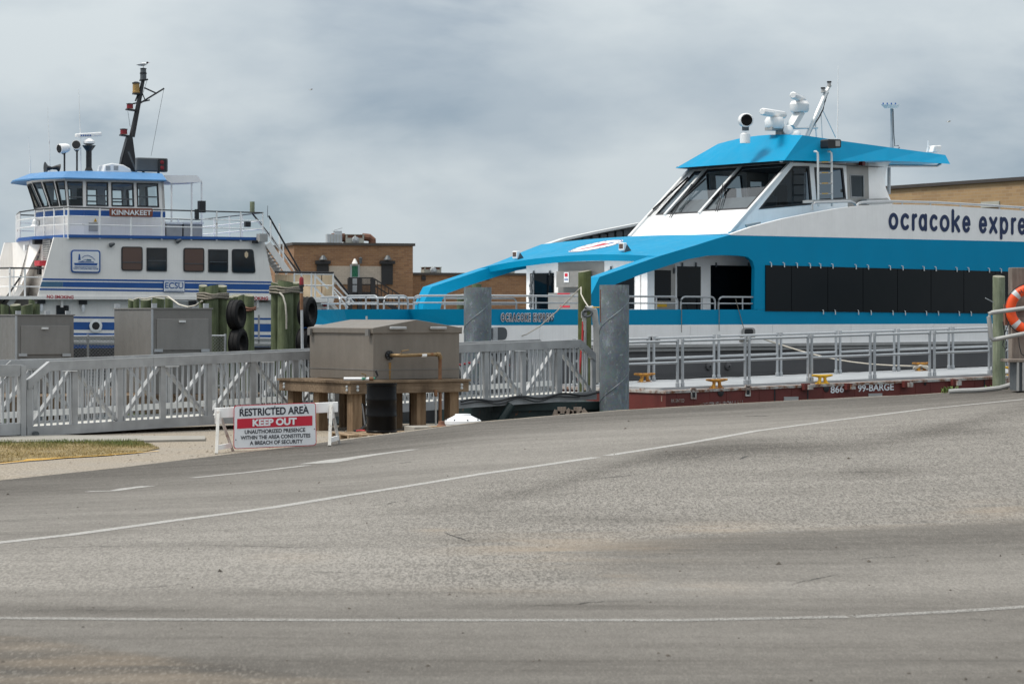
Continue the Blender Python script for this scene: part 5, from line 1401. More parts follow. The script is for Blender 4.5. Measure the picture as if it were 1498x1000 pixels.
# freeing port with a bollard, discs on the hull, fairleads
oq = oquad('mooring_port', [(717, 478.5), (742, 478.5), (742, 497), (717, 497)], -.02, 'dark_grey', thick=.02, rnd=.15)
p = SO(726, 480, -.1); MB().cyl(V((p.x, -.05, 1.35)), V((p.x, -.05, 1.78)), .07, .07, 10).build('bollard', M['alu'], oq)
for x in (1036.5, 1064.5):
    p = SO(x, 535.5, .05); d_ = MB().lathe((p.x, .035, p.z), [(0,.05),(.02,.05),(.1,.03),(.115,0)], 18, (0,-1,0)).build('hull_anode', M['hull_grey'], O); MB().lathe((p.x, -.02, p.z), [(0,.02),(.025,.015),(.025,0)], 8, (0,-1,0)).build('bolt', M['black'], d_)
for x, y in ((1096, 485.5), (957, 498), (903, 498)):
    c_ = oquad('fairlead', [(x - 9.5, y - 6.5), (x + 9, y - 6.5), (x + 9, y + 6), (x - 9.5, y + 6)], -.05, 'rub_grey', thick=.05, rnd=.14)
    oquad('fairlead_opening', [(x - 6.5, y - 4.6), (x + 6, y - 4.6), (x + 6, y + 3.6), (x - 6.5, y + 3.6)], -.058, 'black', c_, .01, rnd=.08)
# -- hoop rails along the bulwark
def hoop(path, h=.34, r=.026, ends=(True, True), posts=2.0):
    P_ = [V((a, b, z_t)) for a, b in path]; up = V((0,0,1)); d0 = (P_[1]-P_[0]).normalized(); d1 = (P_[-1]-P_[-2]).normalized(); k = .14; pts = []
    if ends[0]: pts += [P_[0] - up*.05, P_[0] + up*(h - k)] + [P_[0] + up*(h - k) + d0*(k - k*math.cos(R(t))) + up*k*math.sin(R(t)) for t in (30, 60, 90)]
    else: pts += [P_[0] + up*h]
    pts += [p + up*h for p in P_[1:-1]]
    if ends[1]: pts += [P_[-1] + up*(h - k) - d1*(k - k*math.cos(R(t))) + up*k*math.sin(R(t)) for t in (90, 60, 30)] + [P_[-1] + up*(h - k), P_[-1] - up*.05]
    else: pts += [P_[-1] + up*h]
    hr = MB().tube(pts, r, 8).build('hoop_rail', M['alu'], O, smooth=True)
    MB().tube([p + up*h*.48 for p in P_], r*.8, 6).build('mid_rail', M['alu'], hr)
    for p, q in zip(P_[:-1], P_[1:]):
        L = (q-p).length; n_ = max(1, int(L/posts))
        for i in range(1, n_ + 1): c = p + (q-p)*(i/(n_ + .6)); MB().cyl(c, c + up*h, r*.8, r*.8, 6).build('rail_post', M['alu'], hr)
pi = plan_in(.985, .06)
ax_of = lambda x: SO(x, 445, .06).x
hoop([pi[4], (pi[3][0] - .02, pi[3][1] + .1)]); hoop([(pi[3][0] + .1, pi[3][1]), (pi[2][0] - .06, pi[2][1])])
hoop([(pi[2][0] + .05, pi[2][1] - .1), pi[1], (ax_of(845), .06)], ends=(True, False)); hoop([(ax_of(908), .06), (ax_of(991), .06)], ends=(False, True))
hoop([(ax_of(996), .06), (ax_of(1046), .06)]); hoop([(ax_of(1051), .06), (ax_of(1107), .06)], ends=(True, False))
hoop([(pi[5][0] + .2, pi[5][1]), (pi[6][0] + .2, pi[6][1] - .1), (aC + 1, B - .1)])
# -- wheelhouse
W0 = 1.75; W1 = B - W0
NF, NT = SO(1067.5, 341.5, W0), SO(1159.5, 236, W0)
wn_ = (NT - NF).cross(V((0,1,0))).normalized()
if wn_.x > 0: wn_ = -wn_
def wshield(px, py):
    """windscreen plane: fraction across (0 near, 1 far) and up"""
    r = V(((px - CX)/F, 1.0, -(py - HOR)/F)); r = V((r.dot(FO.u), r.dot(FO.v), r.z)); E = FO.local((0,0,EYE))
    lam = (NF - E).dot(wn_)/r.dot(wn_); h = E + r*lam; d = NT - NF
    return (h.y - W0)/(W1 - W0), (h - NF).dot(d)/d.dot(d)
def wsp(s, t, off=0.0): p = NF + (NT-NF)*t; return V((p.x, W0 + (W1-W0)*s, p.z)) + wn_*off
panes = [[(1029, 307), (1093, 306), (1147, 242), (1087, 244)], [(975, 312.5), (1024, 311), (1081, 246), (1037, 250)], [(955.5, 314.5), (969, 313), (1033, 250.5), (1019, 252)]]
cuts = [0.0]; PS = []
for pn in panes:
    st4 = [wshield(x, y) for x, y in pn]; s0 = (st4[1][0] + st4[2][0])/2; s1 = (st4[0][0] + st4[3][0])/2; t0 = sum(k[1] for k in st4[:2])/2; t1 = min(.985, sum(k[1] for k in st4[2:])/2)
    PS.append((s0, s1, t0, t1))
print('windscreen', PS)
PS[2] = (PS[2][0], min(.955, PS[2][1]), PS[2][2], PS[2][3])
cuts = [0, (PS[0][1] + PS[1][0])/2, (PS[1][1] + PS[2][0])/2, 1]
for k, (s0, s1, t0, t1) in enumerate(PS):
    o_ = [wsp(cuts[k], 0), wsp(cuts[k+1], 0), wsp(cuts[k+1], 1.0), wsp(cuts[k], 1.0)]
    i_ = [wsp(s0, t0), wsp(s1, t0), wsp(s1, t1), wsp(s0, t1)]
    wb = MB().holed(o_, i_, -wn_*.08).build('windscreen_bay', M['white_clean'], O)
    c = sum(i_, V())/4
    MB().holed([c + (p-c)*1.03 + wn_*.012 for p in i_], [c + (p-c)*.965 + wn_*.012 for p in i_], -wn_*.05).build('gasket', M['black'], wb)
    MB().poly([p - wn_*.02 for p in i_]).build('pane', M['glass_tint'], wb, recalc=False)
for s in (0.0, cuts[1], cuts[2], 1.0):
    t0 = 0.0 if s in (0.0, 1.0) else .3
    MB().bar(wsp(s, t0, .03), wsp(s, 1.0, .03), .09, .06, wn_).build('pillar', M['alu_light'], O)
cells = [([(1070.5, 340), (1161, 238), (1189, 238), (1192, 330)], [(1112, 304.8), (1160, 244.5), (1182.5, 244.5), (1187, 298)]),
         ([(1192, 330), (1189, 238), (1238, 238), (1241, 326)], [(1195.5, 292.5), (1192, 246), (1232, 247), (1236.5, 290)]),
         ([(1241, 326), (1238, 238), (1270, 238), (1272, 324)], [(1245, 288.5), (1243.5, 255.5), (1263.5, 256), (1264, 289)])]
def wcell(o_, i_, door, flip):
    f = (lambda p: V((p.x, B - p.y, p.z))) if flip else (lambda p: p)
    nv = V((0, 1 if flip else -1, 0)); ii = [f(p) for p in i_]; oo = [f(p) for p in o_]
    wl2 = MB().holed(oo, ii, -nv*.08).build('wheelhouse_door' if door else 'wheelhouse_bay', M['stainless_wall' if door else 'white_hull'], O)
    c = sum(ii, V())/4
    MB().holed([c + (p-c)*1.05 + nv*.012 for p in ii], [c + (p-c)*.94 + nv*.012 for p in ii], -nv*.05).build('gasket', M['black' if not door else 'rub_grey'], wl2)
    MB().poly([p - nv*.02 for p in ii]).build('pane', M['glass_tint' if (flip or door) else 'glass_shaded'], wl2, recalc=False)  # near panes tinted darker than far ones to imitate reflection and view angle
for k, (o_, i_) in enumerate(cells):
    for flip in (False, True): wcell([SO(x, y, W0) for x, y in o_], [SO(x, y, W0) for x, y in i_], k == 2, flip)
aft = [(1270.2, 238), (1303, 236.5), (1297.5, 245), (1295, 258), (1295, 272), (1299.5, 284), (1306, 300), (1306, 324), (1272.2, 324)]
for flip in (False, True): MB().prism([(lambda p: V((p.x, B - p.y, p.z)) if flip else p)(SO(x, y, W0)) for x, y in aft], (0, -.1 if flip else .1, 0)).build('aft_frame', M['white_hull'], O)
aA = SO(1285, 270, W0).x
MB().box(aA - .1, aA, W0 + .1, W0 + 1.3, SZ[3], SO(1270, 240, W0).z).build('aft_bulkhead', M['white_hull'], O)
MB().box(aA - .1, aA, W1 - 1.3, W1 - .1, SZ[3], SO(1270, 240, W0).z).build('aft_bulkhead', M['white_hull'], O)
p = SO(1273, 293, W0 - .02); q = SO(1318, 298, W0 - .02); MB().prism([SO(1268, 291, W0-.3), SO(1298, 289.5, W0-.3), SO(1308, 298, W0-.3), SO(1268, 299, W0-.3)], (0,.25,0)).build('deck_locker', M['rub_grey'], O)
# interior
MB().prism([NF + V((.75, .15, .3)), NF + V((1.75, .15, 1.12)), NF + V((2.0, .15, 1.1)), NF + V((2.0, .15, .2)), NF + V((.75, .15, .2))], (0, W1 - W0 - .3, 0)).build('console', M['rub_grey'], O)
for s in (.25, .5, .75):
    c = V((NF.x + 2.6, W0 + (W1-W0)*s, NF.z + .3)); sT = MB().box(c.x, c.x + .5, c.y - .26, c.y + .26, c.z, c.z + .5).build('helm_seat', M['interior'], O, bevel=.06)
    MB().box(c.x + .38, c.x + .5, c.y - .24, c.y + .24, c.z + .5, c.z + 1.2).build('backrest', M['interior'], sT, bevel=.05)
MB().box(NF.x + .6, aA, W0 + .08, W1 - .08, NF.z + .05, NF.z + .15).build('cabin_floor', M['interior'], O)
# wipers
for (px0, py0, px1, py1, bx0, by0, bx1, by1) in ((1051, 312, 1062, 272, 1044, 294, 1074, 262), (983, 321, 1016, 272, 991, 303, 1034, 264), (951.6, 319, 987, 281, 957, 309, 1008, 262)):
    a_, b2, c_, d_ = [wsp(*wshield(x, y), .07) for x, y in ((px0, py0), (px1, py1), (bx0, by0), (bx1, by1))]
    wp_ = MB().tube([a_, b2], .014, 5).build('wiper', M['black'], O); MB().tube([a_ + V((.0,.08,0)), b2 + V((0,.08,0))], .012, 5).build('wiper_arm', M['black'], wp_); MB().bar(c_, d_, .03, .05).build('wiper_blade', M['black'], wp_)
# roof: raked visor in front, tapering fascia to the stern
bx_px, tx_px = [(1147.5, 234.6), (1190, 235.6), (1223, 236), (1297, 235), (1345, 237), (1390, 240)], [(1174, 197.8), (1200, 201.5), (1230, 206), (1300, 215.5), (1345, 221.5), (1383, 226.8)]
Rb = W0 - .35
secs = []
for (x0, y0), (x1, y1) in zip(bx_px, tx_px):
    p, q = SO(x0, y0, Rb), SO(x1, y1, Rb + .28); mid = B/2
    secs.append([V((p.x + .15, Rb + .25, p.z + .05)), p, q] + [V((q.x, Rb + .28 + (B - 2*Rb - .56)*k/6, q.z + .07*math.sin(math.pi*k/6))) for k in range(1, 6)] + [V((q.x, B - q.y, q.z)), V((p.x, B - p.y, p.z)), V((p.x + .15, B - Rb - .25, p.z + .05))])
p0_, q0_ = secs[0][1], secs[0][2]; NV = 8
vis_b = [V((p0_.x, Rb + (B - 2*Rb - .38)*k/NV, p0_.z)) for k in range(NV + 1)]; vis_t = [V((q0_.x + .12*(k/NV)**3, q0_.y + (B - 2*q0_.y - .75)*k/NV, q0_.z + .10*math.sin(math.pi*k/NV) - .04*(k/NV)**3)) for k in range(NV + 1)]
NT_ = len(secs[0]) - 4
for k in range(NT_):
    f_ = k/(NT_ - 1)*NV; i0_ = min(NV - 1, int(f_)); secs[0][2 + k] = vis_t[i0_]*(1 - (f_ - i0_)) + vis_t[i0_ + 1]*(f_ - i0_)
secs[0][-2] = vis_b[-1]
rm = MB().loft(secs, cap=False); rm.poly(secs[-1])
rm.build('roof', M['ferry_blue'], O)
MB().loft([vis_b, vis_t], cap=False, closed=False).build('visor', M['ferry_blue'], O, recalc=False)
MB().poly([V((secs[0][1].x + .02, Rb + .03, p0_.z - .01)), V((secs[0][1].x + .02, B - Rb - .42, p0_.z - .01)), V((SO(1297, 235, Rb).x, B - Rb - .03, p0_.z - .03)), V((SO(1297, 235, Rb).x, Rb + .03, p0_.z - .03))]).build('ceiling', M['interior'], O, recalc=False)
MB().tube([SO(1300, 242.6, W0), SO(1370, 243, W0), SO(1376, 240, W0)], .04, 8).build('roof_rail', M['alu'], O)
MB().cyl(SO(1300.5, 245, 2.2), SO(1300.5, 284, 2.2), .05, .05, 8).build('awning_post', M['alu'], O)
p = SO(1262, 239.5, W0 - .1); MB().box(p.x-.06, p.x+.06, W0-.15, W0, p.z-.05, p.z+.06).build('alarm_lamp', M['red_lamp'], O)
p = SO(1143, 235.5, W0 - .1); MB().lathe(p, [(0,-.04),(.05,-.03),(.06,.03)], 10).build('roof_lamp', M['white_clean'], O)
# ladder
lad = None
for x in (1196.5, 1216.5):
    pts = [SO(x - 5, 221.8, Rb - .02), SO(x - 2.5, 221.6, Rb - .12), SO(x - .6, 223.5, Rb - .15), SO(x, 228, Rb - .15), SO(x + .6, 302, Rb - .15)]
    l_ = MB().tube(pts, .032, 8).build('ladder', M['alu_light'], O if lad is None else lad, smooth=True); lad = lad or l_
for y in (237.5, 253, 268.5, 283.5, 297):
    MB().bar(SO(1197, y, Rb - .15), SO(1217, y - .2, Rb - .15), .06, .035).build('rung', M['rub_grey'], lad)
    MB().bar(SO(1202, y - .4, Rb - .17), SO(1211, y - .6, Rb - .17), .04, .02).build('tread_tape', M['yellow'], lad)
# upper deck rails
for pts, r in (([SO(1188, 308, .2), SO(1188, 299, .2), SO(1191, 296.5, .2), SO(1244, 294.5, .2), SO(1250, 297, .2), SO(1253, 301, .2)], .035), ([SO(1253, 301, .1), SO(1256, 297.5, .1), SO(1262, 296, .1), SO(1300, 294.5, .1), SO(1370, 296.3, .1), SO(1440, 300, .1), SO(1498, 303.8, .1), V((A_ST, .1, SO(1498, 303.8, .1).z - .15))], .035)):
    MB().tube(pts, r, 8).build('deck_rail', M['alu'], O, smooth=True)
for x, y in ((1361, 296), (1405, 298.2), (1462, 301.4), (1320, 295.2), (1493, 303.5)): MB().cyl(SO(x, y, .1), SO(x, y + 6, .1), .025, .025, 6).build('rail_post', M['alu'], O)
oquad('deck_step', [(1189, 292.5), (1248, 291.2), (1248, 295), (1189, 296.5)], .6, 'rub_grey', thick=.4)
oquad('side_vent', [(1091, 328.5), (1113, 324.5), (1113, 327), (1093, 333)], W0 - .3, 'rub_grey', thick=.05)
# -- roof equipment
TR = 2.8
def T(x, y, b=TR): return SO(x, y, b)
p = T(1090, 201); pd = MB().lathe((p.x, TR, T(1090,202).z - .15), [(.15,0),(.15,T(1090,191).z - T(1090,204).z),(.08,T(1090,189).z - T(1090,204).z)], 14).build('searchlight_base', M['white_clean'], O, smooth=True)
c = T(1090.5, 176); ax_ = (FO.local((-20, 0, 5)) - FO.local((0,14,5))).normalized(); ax_ = V((-.55,-.82,-.06)).normalized()
sl = MB().lathe(c, [(0,-.26),(.16,-.24),(.2,-.15),(.2,.2),(.185,.22)], 18, ax_).build('searchlight', M['white_clean'], O, smooth=True)
MB().lathe(c, [(0,.228),(.16,.23),(.165,.222)], 18, ax_).build('lens', M['black_glass'], sl); MB().box(c.x-.07, c.x+.07, c.y-.07, c.y+.07, c.z-.3, c.z-.18).build('yoke', M['dark_grey'], sl)
def radar(x0, x1, y0, y1, bar, b=TR):
    p, q = T(x0, y1, b), T(x1, y0, b); cx_ = (p.x+q.x)/2; w = (q.x-p.x); h = q.z - p.z
    g = MB().lathe((cx_, b, p.z), [(w*.4,0),(w*.47,h*.15),(w*.5,h*.7),(w*.4,h*.97),(w*.1,h)], 16).build('radar', M['white_clean'], O, smooth=True)
    MB().cyl((cx_, b, q.z), (cx_, b, q.z + .1), .08, .06, 8).build('radar_neck', M['rub_grey'], g)
    e0, e1 = bar; e0, e1 = T(*e0), T(*e1); MB().tube([e0, e0*.97 + e1*.03, e0*.03 + e1*.97, e1], [.08,.11,.11,.08], 8).build('radar_bar', M['white_clean'], g, smooth=True)
    return g
radar(1122.5, 1144, 172, 188, ((1115, 163.5, 2.3), (1147, 168.5, 3.2))); radar(1159, 1180, 148.5, 163.5, ((1160, 139.5, 2.1), (1174.5, 146, 3.3)))
MB().bar(T(1124, 188.5), T(1146, 189), .3, .09).build('radar_shelf', M['rub_grey'], O); MB().cyl(T(1140.5, 189.5), T(1142, 200), .12, .16, 10).build('radar_post', M['rub_grey'], O)
MB().bar(T(1157, 186), T(1170, 164), .16, .3, (0,1,0)).build('radar_mast', M['alu_light'], O)
c = T(1153, 190.5, 2.5); MB().lathe(c, [(0,-.12),(.1,-.1),(.15,.0),(.13,.03),(0,.05)], 18, V((-.6,-.75,.1))).build('satellite_dome', M['white_clean'], O, smooth=True)
c = T(1166, 198.5, 2.6); MB().lathe(c, [(.11,-.05),(.12,.05),(.09,.12),(0,.15)], 14).build('satellite_dome', M['white_clean'], O, smooth=True)
for (x0, y0, x1, y1, r, mt) in ((1180, 200, 1209, 134, .065, 'alu_light'), (1160, 187.8, 1196, 187, .03, 'alu_light'), (1203, 160, 1222.5, 201, .014, 'alu_light'), (1201, 165, 1203, 203, .014, 'alu_light'), (1193, 182, 1194.5, 203, .025, 'white_clean'), (1209, 134, 1213, 127, .05, 'alu_light')):
    MB().cyl(T(x0, y0), T(x1, y1), r, r, 8).build('mast_pole', M[mt], O)
MB().tube([T(1211.5, 135.5), T(1207, 148), T(1204, 160), T(1198, 172), T(1190, 184), T(1183, 199)], .022, 6).build('cable', M['black'], O)
for x, y0, y1 in ((1204, 128, 136), (1213, 119, 127)):
    p = T(x, y1); h = T(x, y0).z - p.z
    l_ = MB().lathe((p.x, TR, p.z), [(.07,0),(.07,h*.2),(.055,h*.25),(.055,h*.75)], 12).build('mast_light', M['rub_grey'], O); MB().lathe((p.x, TR, p.z + h*.75), [(.07,0),(.07,h*.25),(.0,h*.26)], 12).build('cap', M['black'], l_)
MB().tube([T(1225, 203, 1.7), T(1225.6, 150, 1.7), T(1226, 96, 1.7)], [.022,.014,.006], 6).build('whip_antenna', M['white_clean'], O)
p = T(1305, 217, 2.6); MB().cyl(p, T(1304.5, 159, 2.6), .045, .045, 8).build('antenna_pole', M['alu'], O); MB().cyl(T(1304.5, 217, 2.5), T(1304.5, 206, 2.5), .06, .05, 8).build('antenna_foot', M['alu'], O)
wa = MB().loft([[T(1288.5, 153, 2.3), T(1317, 153.5, 2.3), T(1317, 153.5, 3.0), T(1288.5, 153, 3.0)], [T(1294, 158.5, 2.4), T(1312, 158.5, 2.4), T(1312, 158.5, 2.9), T(1294, 158.5, 2.9)]]).build('antenna_array', M['white_clean'], O)
for x in (1292, 1298, 1304, 1310): MB().cyl(T(x, 153, 2.5), T(x, 150.5, 2.5), .022, .022, 6).build('array_knob', M['deep_blue'], wa)
MB().tube([T(1306.5, 160, 2.5), T(1307.5, 195, 2.5), T(1309, 214, 2.5), T(1314, 213, 2.5), T(1316, 216, 2.5), T(1311, 219, 2.5)], .014, 6).build('cable', M['dark_grey'], O)
MB().cyl(T(1358, 222, 2.2), T(1358, 205.5, 2.2), .03, .022, 8).build('short_antenna', M['white_clean'], O)
p = T(1371, 218, 2.2); cm = MB().prism([T(1364.5, 223, 2.0), T(1376, 223, 2.0), T(1378, 212.5, 2.0), T(1367, 213, 2.0)], (0,.3,0)).build('stern_camera', M['white_clean'], O, bevel=.03)
bf = oquad('floodlight', [(1211, 203.5), (1230.5, 204), (1230.5, 216.5), (1211, 217)], Rb - .25, 'black', thick=.3, rnd=.06); oquad('lens', [(1222.5, 206), (1229, 206), (1229, 214), (1222.5, 214)], Rb - .26, 'rub_grey', bf, .02)
# ------------------------------------------------------------------ barge with guard rails
FG = Frame(991, 55, 62)
SG = FG.side
BG = thing('work_barge', 'low dark red work barge with pale deck moored beside the passenger ferry', 'barge', FG)
# near edge follows the photo: the barge lists slightly, so its deck is a tilted plane
e0, e1 = SG(974, 571.5, 0), SG(1490, 549.0, 0)
slope = (e1.z - e0.z)/(e1.x - e0.x)
def dzk(a): return e0.z + slope*(a - e0.x)
aE = e1.x + 8; a0 = e0.x; WB = 4.2; zbot = -.85
bE = FG.front(915, 566, a0).y
MB().loft([[V((a0, 0, zbot)), V((aE, 0, zbot)), V((aE, WB, zbot)), V((a0 - .5, WB, zbot))], [V((a0, 0, dzk(a0) - .06)), V((aE, 0, dzk(aE) - .06)), V((aE, WB, dzk(aE) - .06)), V((a0 - .5, WB, dzk(a0) - .06))]]).build('hull', M['barge_red'], BG)
MB().loft([[V((a0 - .02, -.03, dzk(a0) - .06)), V((aE, -.03, dzk(aE) - .06)), V((aE, WB, dzk(aE) - .06)), V((a0 - .55, WB, dzk(a0) - .06))], [V((a0 - .02, -.03, dzk(a0))), V((aE, -.03, dzk(aE))), V((aE, WB, dzk(aE))), V((a0 - .55, WB, dzk(a0)))]]).build('deck_edge', M['barge_edge'], BG)
MB().loft([[V((a0 + .1, .32, dzk(a0) - .01)), V((aE, .32, dzk(aE) - .01)), V((aE, WB - .1, dzk(aE) - .01)), V((a0 - .4, WB - .1, dzk(a0) - .01))], [V((a0 + .1, .32, dzk(a0) + .06)), V((aE, .32, dzk(aE) + .06)), V((aE, WB - .1, dzk(aE) + .06)), V((a0 - .4, WB - .1, dzk(a0) + .06))]]).build('deck', M['barge_deck'], BG)
# plating seams along the near side and the lower wood fender
for x in (1133, 1180 + 1.5, 1440):
    a = SG(x, 560, 0).x; MB().box(a - .015, a + .015, -.012, .0, zbot + .1, dzk(a) - .07).build('plate_seam', M['black'], BG)
for i in range(34):
    a = a0 + .3 + i*.45; MB().box(a - .012, a + .012, -.008, .0, zbot + .1, dzk(a) - .07).build('stiffener', M['barge_red'], BG)
MB().box(a0 - .7, a0 - .02, .0, WB*.5, dzk(a0) - .75, dzk(a0) - .5).build('timber_fender', M['timber'], BG)
MB().box(a0 - .9, a0 - .02, .1, WB*.6, zbot, dzk(a0) - .751).build('float_pontoon', M['teal_steel'], BG)
def socket(x, y, face='side'):
    if face == 'side':
        p = SG(x, y, 0); o_ = [V((p.x + i, -.03, p.z + j)) for i, j in ((-.07,-.13),(.07,-.13),(.07,.13),(-.07,.13))]; i_ = [V((p.x + i, -.03, p.z + j)) for i, j in ((-.045,-.095),(.045,-.095),(.045,.095),(-.045,.095))]
        s_ = MB().holed(o_, i_, (0,.04,0)).build('pin_socket', M['barge_edge'], BG); MB().box(p.x-.05, p.x+.05, -.012, .005, p.z-.1, p.z+.1).build('socket_hole', M['black'], s_)
    else:
        p = FG.front(x, y, a0 - .06); o_ = [V((a0 - .06, p.y + i, p.z + j)) for i, j in ((-.1,-.13),(.1,-.13),(.1,.13),(-.1,.13))]; i_ = [V((a0 - .06, p.y + i, p.z + j)) for i, j in ((-.065,-.095),(.065,-.095),(.065,.095),(-.065,.095))]
        s_ = MB().holed(o_, i_, (.04,0,0)).build('pin_socket', M['barge_edge'], BG); MB().box(a0-.04, a0+.0, p.y-.07, p.y+.07, p.z-.1, p.z+.1).build('socket_hole', M['black'], s_)
socket(1014, 575); socket(1093.5, 571); socket(938.5, 576, 'front')
for x, y in ((1177, 565.5), (1323, 562), (1239, 565.3), (1394, 559.5), (1461.5, 557)):
    p = SG(x, y, 0); s_ = MB().box(p.x-.1, p.x+.06, -.14, 0, p.z-.07, p.z+.08).build('pin_lug', M['barge_red'], BG); MB().box(p.x-.02, p.x+.11, -.2, -.141, p.z-.06, p.z+.05).build('pin_head', M['barge_edge'], s_)
for x, y in ((1054, 574), (1208.5, 568)):
    p = SG(x, y, 0); MB().lathe((p.x, -.012, p.z), [(0,.02),(.03,.02),(.08,.01),(.085,0)], 16, (0,-1,0)).build('inspection_plate', M['hull_black'], BG)
p = SG(1353, 561, 0); MB().lathe((p.x, -.01, p.z), [(0,.004),(.04,.004)], 10, (0,-1,0)).build('drain_hole', M['black'], BG)
def gtext(body, x0, x1, yb0, yb1, h, mat='sign_white', bold=.02): return lettering(body, [SG(x0, yb0, 0), SG(x1, yb1, 0), SG(x1, yb1-h, 0), SG(x0, yb0-h, 0)], M[mat], BG, 'lettering', bold, 1.0, (0,-.014,0))
gtext('866', 1214.5, 1234, 575.2, 573.6, 10.6); gtext('99-BARGE', 1254.5, 1307, 573.0, 570.5, 10.4)
gtext('PATENTED', 981.5, 1000.5, 588.8, 588.0, 5.2, 'barge_edge', .01); gtext('BOOTPUSH IRON 1 811', 1023, 1086, 596, 592, 7, 'barge_edge', .0)
p0, p1 = FG.front(949.5, 586, a0 - .03), FG.front(968, 578.5, a0 - .03)
MB().box(a0 - .02, a0 - .008, min(p0.y,p1.y), max(p0.y,p1.y), p0.z, p1.z).build('maker_plate', M['barge_edge'], BG)
for x in (1157, 1280):
    p = SG(x, 582.5 if x < 1200 else 577.5, 0); MB().box(p.x-.2, p.x+.2, -.02, .0, p.z-.06, p.z+.04).build('patch_plate', M['rub_grey'], BG)

# guard rail panels standing on the barge, each a separate unit
railp = {}
def rail_panel(x0, x1, b, group, label):
    A, C = SG(x0, 540, b).x, SG(x1, 540, b).x; L = C - A
    t = thing('guard_rail', label, 'guard rail', loc=FG.world((A, b, dzk(A) + .06)), rot=FG.rot, group=group)
    dz = slope*L; h = 1.07; r = .034
    for q in (0, L):
        z = dz*q/L; pst = MB().cyl((q,0,z), (q,0,z + h), r, r, 10).build('post', M['alu'], t, smooth=True)
        MB().lathe((q,0,z), [(r*1.35,0),(r*1.35,.09),(r*1.1,.1)], 10).build('foot', M['alu'], pst); MB().lathe((q,0,z + h - .06), [(r*1.22,0),(r*1.22,.085),(0,.09)], 10).build('elbow', M['alu'], pst)
    for hh in (h - .02, h*.52): MB().cyl((0,0,hh), (L,0,dz + hh), r*.95, r*.95, 10).build('rail', M['alu'], t, smooth=True)
    return t
near = [(900, 991), (998.5, 1090), (1096, 1182), (1187.5, 1273), (1279.5, 1360), (1367, 1447), (1452.5, 1530)]
far_ = [(840, 949), (956.5, 1044.5), (1051.5, 1137), (1142.5, 1223), (1229, 1308), (1314.5, 1388), (1394, 1469), (1475, 1550)]
order = ['first', 'second', 'third', 'fourth', 'fifth', 'sixth', 'seventh', 'eighth']
for k, (x0, x1) in enumerate(near): rail_panel(x0, x1, .42, 'guard rails on the barge', '%s front guard rail panel on the barge counting from the steel pile' % order[k])
for k, (x0, x1) in enumerate(far_): rail_panel(x0, x1, 3.6, 'guard rails on the barge', '%s back guard rail panel on the barge counting from the steel pile' % order[k])
# cleats
def cleat(x, y, b, mat, label, rotz=0.0, s=1.0):
    p = SG(x, y, b); w = FG.world((p.x, b, dzk(p.x) + (.0 if b < .3 else .06)))
    t = thing('mooring_cleat', label, 'cleat', loc=w, rot=FG.rot + rotz, group='cleats on the barge deck')
    MB().box(-.14*s, .14*s, -.1*s, .1*s, 0, .025*s).build('base', M[mat], t)
    for q in (-1, 1): MB().tube([(q*.1*s,0,.02*s),(q*.075*s,0,.09*s),(q*.07*s,0,.17*s)], [.055*s,.04*s,.045*s], 10).build('stem', M[mat], t, smooth=True)
    MB().tube([(-.29*s,0,.2*s),(-.22*s,0,.195*s),(-.08*s,0,.18*s),(.08*s,0,.18*s),(.22*s,0,.195*s),(.29*s,0,.2*s)], [.02*s,.03*s,.04*s,.04*s,.03*s,.02*s], 10).build('horn', M[mat], t, smooth=True)
    return t
cleat(1048.5, 565, .14, 'yellow_rust', 'rusty yellow cleat on the white barge edge near the patented lettering'); cleat(1203, 558.5, .14, 'yellow', 'bright yellow cleat on the barge edge above the painted numbers')
cleat(1483, 548.5, .14, 'yellow', 'yellow cleat on the barge edge beside the life ring post'); cleat(943, 556, 3.4, 'yellow_rust', 'heavily rusted cleat behind the rails next to the steel pile')
cR = cleat(1348, 541, 3.3, 'yellow_rust', 'rusty cleat wrapped in white mooring rope at the barge back edge')
# mooring rope from the ferry side to the wrapped cleat
wc = FG.world(FG.local(cR.location) + V((0,0,.12))); wf = FO.world(SO(1112, 494, -.12))
rp = [wf + (wc - wf)*(i/12) + V((0,0,-.22*math.sin(math.pi*i/12))) for i in range(13)]
coil = [wc + V((.22*math.cos(k*.9)*(1 if k % 2 else .8), .1*math.sin(k*.9), .05*math.sin(k*1.7) - .02)) for k in range(22)]
tag(MB().tube(rp + coil, .022, 6).build('mooring_rope', M['rope'], smooth=True), 'pale mooring rope sagging from the ferry side to a wrapped cleat', 'rope')
wf2 = FO.world(SO(1092, 490, -.06)); tang = [wf2 + V((.25*math.cos(k*1.1), -.05 - .02*math.sin(k), -.1 + .08*math.sin(k*1.3))) for k in range(16)]
tag(MB().tube(tang, .02, 6).build('rope_tail', M['rope_grey'], smooth=True), 'grey rope bundle stuffed through the ferry fairlead', 'rope')
# black cable lying along the barge back edge
cb = []
for i in range(24):
    x = 905 + 25*i; a = SG(x, 545, 3.8).x; cb.append(FG.world((a, 3.78 + .05*math.sin(i*1.3), dzk(a) + .09 + .03*math.sin(i*.9)**2)))
tag(MB().tube(cb, .02, 6).build('power_cable', M['black'], smooth=True), 'black cable lying along the back of the barge deck', 'cable')

